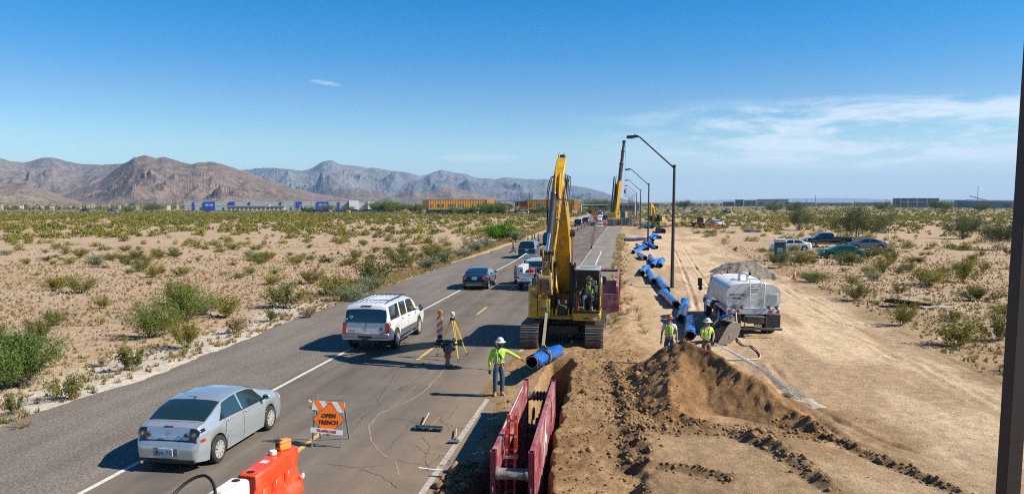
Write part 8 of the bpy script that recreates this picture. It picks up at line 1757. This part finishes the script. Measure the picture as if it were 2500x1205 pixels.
# far houses as separate things
hr=np.random.default_rng(44); HM=[PALE,mat('tan_house',(.36,.29,.22),rough=.8),mat('white_house',(.55,.52,.48),rough=.8)]; RM=[mat('clay_roof',(.24,.13,.09),rough=.8),mat('grey_roof',(.22,.21,.20),rough=.8)]
for i in range(40):
    if i<22: px=5+i*20+hr.uniform(-6,6); D=hr.uniform(640,820); where='along the foot of the left mountains'
    else: px=1570+(i-22)*11+hr.uniform(-4,4); D=hr.uniform(900,1300); where='on the low rise right of the street lamps'
    t=thing('far_house',f"tiny {['pale','tan','white'][i%3]} house, {ordw(i+1 if i<22 else i-21)} from the left {where}",'house',group=f"tiny houses {where}"); a,d,n,L=facade(P_(px,D),P_(px+hr.uniform(5,11),D),8); z=hr.uniform(3,4.6)
    block(t,'wall',a,d,n,0,L,0,9,0,z,HM[i%3]); q0=a+n*4.5; g=MB(); R1=[a-d*.4-n*.4,a+d*(L+.4)-n*.4,a+d*(L+.4)+n*9.4,a-d*.4+n*9.4]; rd=[q0+d*1.5,q0+d*(L-1.5)]
    g.add([tuple(p+Vector((0,0,z))) for p in R1]+[tuple(p+Vector((0,0,z+1.5))) for p in rd],[(0,1,5,4),(1,2,5),(2,3,4,5),(3,0,4),(0,3,2,1)]); g.build('roof',RM[i%2],t,smooth=0)
# band of trees and roofs along the horizon
def band(n,px0,px1,D0,D1,W0,W1,kinds,seed,lab,nm='far_trees',nl=26,ls=.13,h=.7):
    rs=np.random.default_rng(seed); px=rs.uniform(px0,px1,n); D=rs.uniform(D0,D1,n); P=np.array([far(a_,493,b_) for a_,b_ in zip(px,D)]); W_=rs.uniform(W0,W1,n); return mass(nm,lab,P[:,0],P[:,1],W_,W_*h*rs.uniform(.7,1.2,n),nl,ls,kinds,seed,zf=lambda x,y:x*0)
KIN['townt']=((.045,.07,.025),(.085,.11,.04)); KIN['palo']=((.10,.15,.025),(.16,.21,.04))
band(1100,-60,1560,640,980,3,6.5,['townt','creosote','dark'],61,'belt of trees at the foot of the mountains on the left horizon')
band(1500,1480,2600,900,2600,5,11,['townt','dark','townt'],62,'belt of town trees along the right horizon',h=.45)
band(900,1560,2500,430,860,1.0,2.8,['creosote','dark','mesq'],63,'scrubby trees on the far edge of the right plain',h=.5)
band(1200,-60,1050,425,560,.7,1.7,['creosote','palo','dark'],64,'low scrub before the warehouse',h=.5)
for i,(px,D,w_) in enumerate(((505,470,3.5),(575,470,3),(745,430,7),(918,470,11),(935,460,12),(955,465,12),(972,470,10),(1010,460,9),(1024,470,8),(1108,385,7),(1150,385,8),(1192,380,10),(1205,382,11),(1222,384,9),(1330,390,8),(1455,380,13),(1447,360,7),(1470,400,12),(372,480,10),(310,470,7),(1670,620,13),(1890,470,9),(1945,420,10),(2160,520,11),(2300,520,12),(2395,560,9),(850,470,7),(800,470,8))):
    x,y,_=far(px,493,D); bush(('mesq',i%3) if i not in (3,4,5,6,7,8,9,10,11,12,13,16) else ('ftree',0),x,y,w_,w_*.55,f"{['rounded','spreading','feathery'][i%3]} green tree far off {'near the warehouse' if px<900 else 'by the orange school' if px<1500 else 'on the right plain'}, {ordw(i+1)} of the far trees",group=f"far trees {'near the warehouse' if px<900 else 'by the orange school' if px<1500 else 'on the right plain'}",name='far_tree',cat='tree')
# signal gantry, poles
SIG=mat('signal_pole_grey',(.38,.44,.45),rough=.5)
t=thing('traffic_signal','long grey signal mast arm over the junction left of the crane','traffic signal'); x,y=at(1419,523)[0:2]; x,y,_=far(1419,493,330); g=MB(); g.cyl((x,y,0),(x,y,5.0),.22,n=8); g.build('pole',SIG,t); x2,y2,_=far(1483,493,333); g=MB(); g.cyl((x,y,4.8),(x2,y2,4.9),.13,n=8); g.cyl((x,y,3.5),(x2-8,y2,3.6),.06,n=6); g.build('mast_arm',SIG,t)
for q in (.34,.52,.73,.92): g=MB(); g.box((x+(x2-x)*q,y-.3,4.2),(.5,.4,1.2)); g.build('signal_head',M_BLK,t)
g=MB(); g.box((x+(x2-x)*.63,y-.3,4.3),(1.7,.1,.9)); g.build('street_name_sign',mat('sign_blue',(.01,.08,.45),rough=.4),t)
t=thing('traffic_signal','signal mast arm right of the crane over the side lanes','traffic signal'); x3,y3,_=far(1551,493,325); x4,y4,_=far(1513,493,330); g=MB(); g.cyl((x3,y3,0),(x3,y3,5.6),.3,n=8); g.cyl((x3,y3,4.7),(x4,y4,4.8),.12,n=8); g.build('pole',SIG,t)
for q in (.3,.6,.9): g=MB(); g.box((x3+(x4-x3)*q,y3-.3,4.1),(.5,.4,1.2)); g.build('signal_head',M_BLK,t)
for i,px in enumerate((484,720,1100,1182,1254,1401)):
    x,y,_=far(px,493,400 if px>1000 else 520); t=thing('far_pole',f"{ordn[i]} thin light pole in front of the far buildings from the left",'light pole',(x,y,0)); g=MB(); g.cyl((0,0,0),(0,0,6 if px<1400 else 5),.12,n=5); g.build('shaft',CONC,t); g=MB(); g.b2(-.8,.8,-.1,.1,5.9 if px<1400 else 4.9,6.1 if px<1400 else 5.1); g.build('head',CONC,t)
for i,px in enumerate((1969,1991,2087,2162,2185,2230,2265,2386)):
    x,y,_=far(px,493,900); t=thing('far_pole',f"{ordn[i]} thin mast on the right horizon counting from the left",'mast',(x,y,0)); g=MB(); g.cyl((0,0,0),(0,0,[9,13,9,9,8,11,9,22][i]),.25,n=5); g.build('shaft',DGRY,t)
# cars parked before the school and warehouse
proto=[]
for m,P in ((WHT,SEDW),(NAVY,SUVB),(REDP,SEDW),(BLUP,SUVB),(BLK,SEDW)):
    c,_=car(dims(P,plate=None),'parked_car','',"car",m,(0,0,0),det=0,group='cars parked in front of the far buildings'); proto.append(c)
snapshot(); nmc=['white','navy','maroon','slate blue','black']; first=set(); k=0; cw={}
pr=np.random.default_rng(8)
spots=[(px,388+3*(i%2)) for i,px in enumerate(list(range(1086,1250,9))+[1262,1271,1279])]+[(px,455) for px in range(756,960,9)]+[(px,560) for px in (270,205,318)]
for i,(px,D) in enumerate(spots):
    j=int(pr.integers(5)); 
    if i in (1,3,5,9): j=0
    x,y,_=far(px,493,D); c=proto[j] if j not in first else copy_tree(proto[j]); first.add(j); c.location=(x,y,0); c.rotation_euler=(0,0,R(90+pr.uniform(-12,12)) if D>380 else 0)
    where='before the orange school' if px>1080 else ('in the lot by the warehouse' if px>700 else 'on the road below the mountains')
    cw[where]=cw.get(where,0)+1; c['label']=f"tiny {nmc[j]} car, {ordw(cw[where])} from the left {where}"; c['group']=f"cars parked {where}"
# far kerb and track line of the school lot
strip('far_car_park',-125,-24,372,392,.03,mat('far_asphalt',(.16,.15,.14),rough=.9),step=20,grow=False)
# ---- crane
t=thing('mobile_crane','yellow telescopic mobile crane with dark extended boom beyond the fenced site','crane',(-1.9,207,0))
CY_=mat('crane_yellow',(.62,.36,.02),rough=.4)
def cr(n_,g,m=CY_): return g.build(n_,m,t,bevel=.03)
g=MB(); g.b2(-1.4,1.4,-3,8,.6,1.5); cr('carrier',g,DGRY); g=MB(); g.b2(-2.6,-.3,-2.2,.6,1.9,3.3); cr('counterweight',g); g=MB(); g.prism([(-2.2,1.6),(1.5,1.6),(.8,3.9),(-.6,4.6)],'x',-.45,.55); cr('turntable_frame',g)
g=MB(); g.b2(.8,2.1,-1.6,.4,1.8,3.6); cr('operator_cab',g,mat('cab_teal',(.05,.12,.12),rough=.2)); g=MB(); g.b2(.7,2.6,-1.8,.6,1.5,1.8); cr('cab_deck',g)
for y_ in (-2,0,4,6):
    for s_ in (-1,1): g=MB(); g.cyl((s_*1.1,y_,.6),(s_*1.5,y_,.6),.6,n=14); cr('wheel',g,M_TYRE)
B0=Vector((-.35,0,3.0)); B1=Vector((1.50,-2,21.4)); f=lambda s_:B0+(B1-B0)*s_
g=MB(); g.bar(f(-.05),f(.46),1.0,.95); cr('boom_base',g); g=MB(); g.bar(f(.46),f(.70),.72,.72); g.bar(f(.69),f(.705),.95,.95); cr('boom_section',g,mat('boom_dark',(.07,.04,.05),rough=.5)); g=MB(); g.bar(f(.70),f(.87),.60,.60); g.bar(f(.865),f(.88),.85,.85); cr('boom_section',g,MT['boom_dark']); g=MB(); g.bar(f(.88),f(1.0),.5,.5); g.box(f(1.005),(.9,.9,.5)); cr('boom_head',g,MT['boom_dark'])
g=MB(); g.cyl(Vector((-.9,-1,2.6)),f(.42)+Vector((-.9,0,0)),.28,n=10); cr('luffing_cylinder',g,M_BLK); g=MB(); g.bar(Vector((-1.6,0,3.5)),Vector((-.9,0,12.6)),.35,.35); g.bar(Vector((-1.2,0,3.5)),Vector((-.4,0,12.8)),.2,.2); cr('jib_stowed',g,DSTEEL)
g=MB(); g.cyl(f(1.0)+Vector((.4,0,0)),Vector((1.9,-2,9.0)),.04,n=5); cr('hoist_rope',g,M_BLK); g=MB(); g.box((1.9,-2,8.7),(.5,.4,.9)); cr('hook_block',g,M_RED)
# crane site kit
for i,(px,m,lab,sz) in enumerate(((1494,GREYP,'grey generator box behind the crane site fence',(2.2,1.6,1.6)),(1530,mat('cabinet_green',(.10,.16,.15),rough=.6),'green grey cabinet at the right end of the crane fence',(2.6,1.5,2.0)),(1548,WHW,'small white tank right of the crane fence',(1.4,1.2,1.3)),(1451,GREYP,'grey message board trailer on the closed lane',(2.0,1.0,.9)))):
    x,y=at(px,551); t=thing('site_cabinet',lab,'equipment',(x,y,0)); g=MB(); g.b2(-sz[0]/2,sz[0]/2,-sz[1]/2,sz[1]/2,.2,sz[2]); g.build('housing',m,t,bevel=.06); g=MB(); g.b2(-sz[0]/2-.1,sz[0]/2+.1,-sz[1]/2-.1,sz[1]/2+.1,sz[2],sz[2]+.08); g.build('lid',GALV,t); g=MB(); g.b2(-sz[0]/2,sz[0]/2,-.4,.4,0,.2); g.build('skid',M_BLK,t)
# ---- second excavator, pipes, loader and far pickup on the right
def mini_ex(loc,rz,lab,k=1):
    t=thing('excavator',lab,'excavator',loc,rz); t.scale=(k,k,k)
    for s_ in (-1,1): g=MB(); g.prism([(-2.3,.15),(-1.9,0),(1.9,0),(2.3,.2),(2.3,.75),(1.9,.95),(-1.9,.95),(-2.3,.75)],'x',s_*1.0,s_*1.6); g.build('track',STEEL,t,bevel=.05)
    g=MB(); g.b2(-1.35,1.35,-1.4,2.6,1.1,1.35); g.b2(-1.35,.3,-.2,2.6,1.35,2.3); g.b2(.3,1.35,.6,2.6,1.35,2.3); g.build('house',YEL,t,bevel=.06); g=MB(); g.b2(.35,1.35,-1.4,.3,1.35,3.0); g.build('cab',M_GLASS,t,bevel=.05); g=MB(); g.b2(.3,1.4,-1.45,.35,2.98,3.1); g.build('cab_roof',YEL,t)
    g=MB(); P=[(0,1.9),(-.6,2.3),(-2.2,5.1),(-3.2,5.6),(-4.4,5.3),(-4.3,4.9),(-3.1,5.0),(-2.5,4.5),(-.5,1.5)]; g.prism(P,'x',-.55,-.1); g.build('boom',YEL,t); g=MB(); g.prism([(-4.6,5.9),(-4.1,5.8),(-3.9,3.0),(-4.2,2.6)],'x',-.48,-.17); g.build('stick',YEL,t); g=MB(); g.prism([(-4.3,2.7),(-3.8,2.9),(-3.2,2.2),(-3.6,1.4),(-4.4,1.6)],'x',-.85,.2); g.build('bucket',DSTEEL,t); return t
x,y=at(1606,558); mini_ex((x-.3,y,.5),R(-18),'yellow excavator working far off beside the green pipe on the right',.88)
def plainpipe(lab,px0,px1,z,r,m): 
    a=at(*px0,z); b=at(*px1,z); t=thing('steel_pipe',lab,'pipe',(a[0],a[1],z)); v=Vector((b[0]-a[0],b[1]-a[1],0)); 
    if v.length>12: v=v.normalized()*12
    g=MB(); g.lathe([(r,0),(r,v.length),(r-.04,v.length),(r-.04,0),(r,0)],18,axis='y'); g.build('pipe_shell',m,t,rot=(0,0,v.to_track_quat('Y','Z').to_euler().z)); g=MB(); g.cyl((0,.3,0),(0,.35,0),r-.04,n=16); g.build('pipe_end',M_IN,t,rot=(0,0,v.to_track_quat('Y','Z').to_euler().z)); return t
plainpipe('pale green pipe lying beside the far excavator on the right',(1592,553),(1560,548),.9,.45,mat('pale_green_pipe',(.10,.38,.26),rough=.5)); plainpipe('dark open ended pipe just below the far excavator',(1619,564),(1606,560),.8,.5,mat('rust_pipe',(.10,.055,.04),rough=.8)); plainpipe('grey white pipe half hidden in the scrub right of the far loader',(1853,567),(1820,563),.5,.42,mat('grey_pipe',(.35,.36,.36),rough=.6))
x,y=at(1705,561); t=thing('backhoe_loader','dark loader with open bucket parked far off on the right','loader',(x,y,0)); g=MB(); g.b2(-1.6,1.2,-.9,.9,.7,1.6); g.b2(-.3,1.0,-.8,.8,1.6,2.8); g.build('body',mat('loader_dark',(.05,.035,.03),rough=.5),t,bevel=.08); g=MB(); g.prism([(-2.9,.1),(-2.0,.2),(-2.1,1.3),(-2.6,1.0)],'y',-1.1,1.1); g.build('bucket',YELD,t)
for q in ((-1,.5),(.9,.6)):
    for s_ in (-1,1): g=MB(); g.cyl((q[0],s_*.8,q[1]),(q[0],s_*1.1,q[1]),q[1],n=14); g.build('wheel',M_TYRE,t)
g=MB(); g.bar((1.2,0,1.2),(2.6,0,2.6),.3,.3); g.bar((2.6,0,2.6),(3.0,0,.8),.25,.25); g.build('rear_arm',YELD,t)
x,y=at(1748,556); car(dims(PICK,plate=None),'pickup_truck','white pickup far off on the right beside an orange box','pickup',WHT,(x,y,0),R(20),det=0)
x,y=at(1741,561); t=thing('orange_box','orange fuel box in front of the far white pickup','box',(x,y,0)); g=MB(); g.b2(-.6,.6,-.4,.4,.1,1.6); g.build('housing',ORG,t,bevel=.05); g=MB(); g.b2(-.65,.65,-.45,.45,1.6,1.68); g.build('lid',M_BLK,t)
for i,(px,py,nm,m,lab) in enumerate(((1671,521,'parked_truck',WHT,'white truck at the far edge of the right plain'),(1698,522,'parked_truck',BLUP,'blue truck next to the white one at the far edge of the right plain'),(1770,522,'parked_truck',NAVY,'dark truck beside the earth heaps at the far right plain'))): x,y=at(px,py); car(dims(PICK,plate=None),nm,lab,'truck',m,(x,y,0),R(90),det=0)
x,y=at(1630,521); t=thing('portable_toilet','tiny grey portable toilet at the far edge of the plain','portable toilet',(x,y,0)); g=MB(); g.b2(-.7,.7,-.7,.7,0,2.4); g.build('cabin',GREYP,t); g=MB(); g.b2(-.8,.8,-.8,.8,2.4,2.6); g.build('roof',WHW,t)
x,y=at(277,521); car(dims(SUVB,plate=None),'suv','small silver SUV far off on the left plain','suv',SILV,(x,y,.1),R(90),det=0)
# debris mark on the left shoulder
x,y=at(1252,618); t=thing('debris','dark scrap of tyre lying on the left shoulder before the dark SUV','debris',(x,y,0)); g=MB(); g.tube([(-.4,0,.05),(-.1,.1,.25),(.25,.0,.35),(.35,.1,.1)],.08,6); g.build('tyre_scrap',M_TYRE,t)
# ================================================================ haze: one closed box of thin air
g=MB(); g.b2(-9000,9000,-400,14500,-6,430); hz=g.build('haze',None,smooth=0) if False else None
me=bpy.data.meshes.new('haze'); me.from_pydata(g.v,[],g.f); hz=bpy.data.objects.new('haze',me); COL.objects.link(hz); hz['kind']='stuff'
hm=bpy.data.materials.new('thin_haze'); hm.use_nodes=True; nt=hm.node_tree; nt.nodes.clear(); o_=nt.nodes.new('ShaderNodeOutputMaterial'); v_=nt.nodes.new('ShaderNodeVolumePrincipled'); nt.links.new(v_.outputs[0],o_.inputs['Volume'])
v_.inputs['Color'].default_value=(.34,.63,1.0,1); v_.inputs['Density'].default_value=7.5e-5; v_.inputs['Anisotropy'].default_value=0
me.materials.append(hm)
bpy.data.objects.remove(_tx)
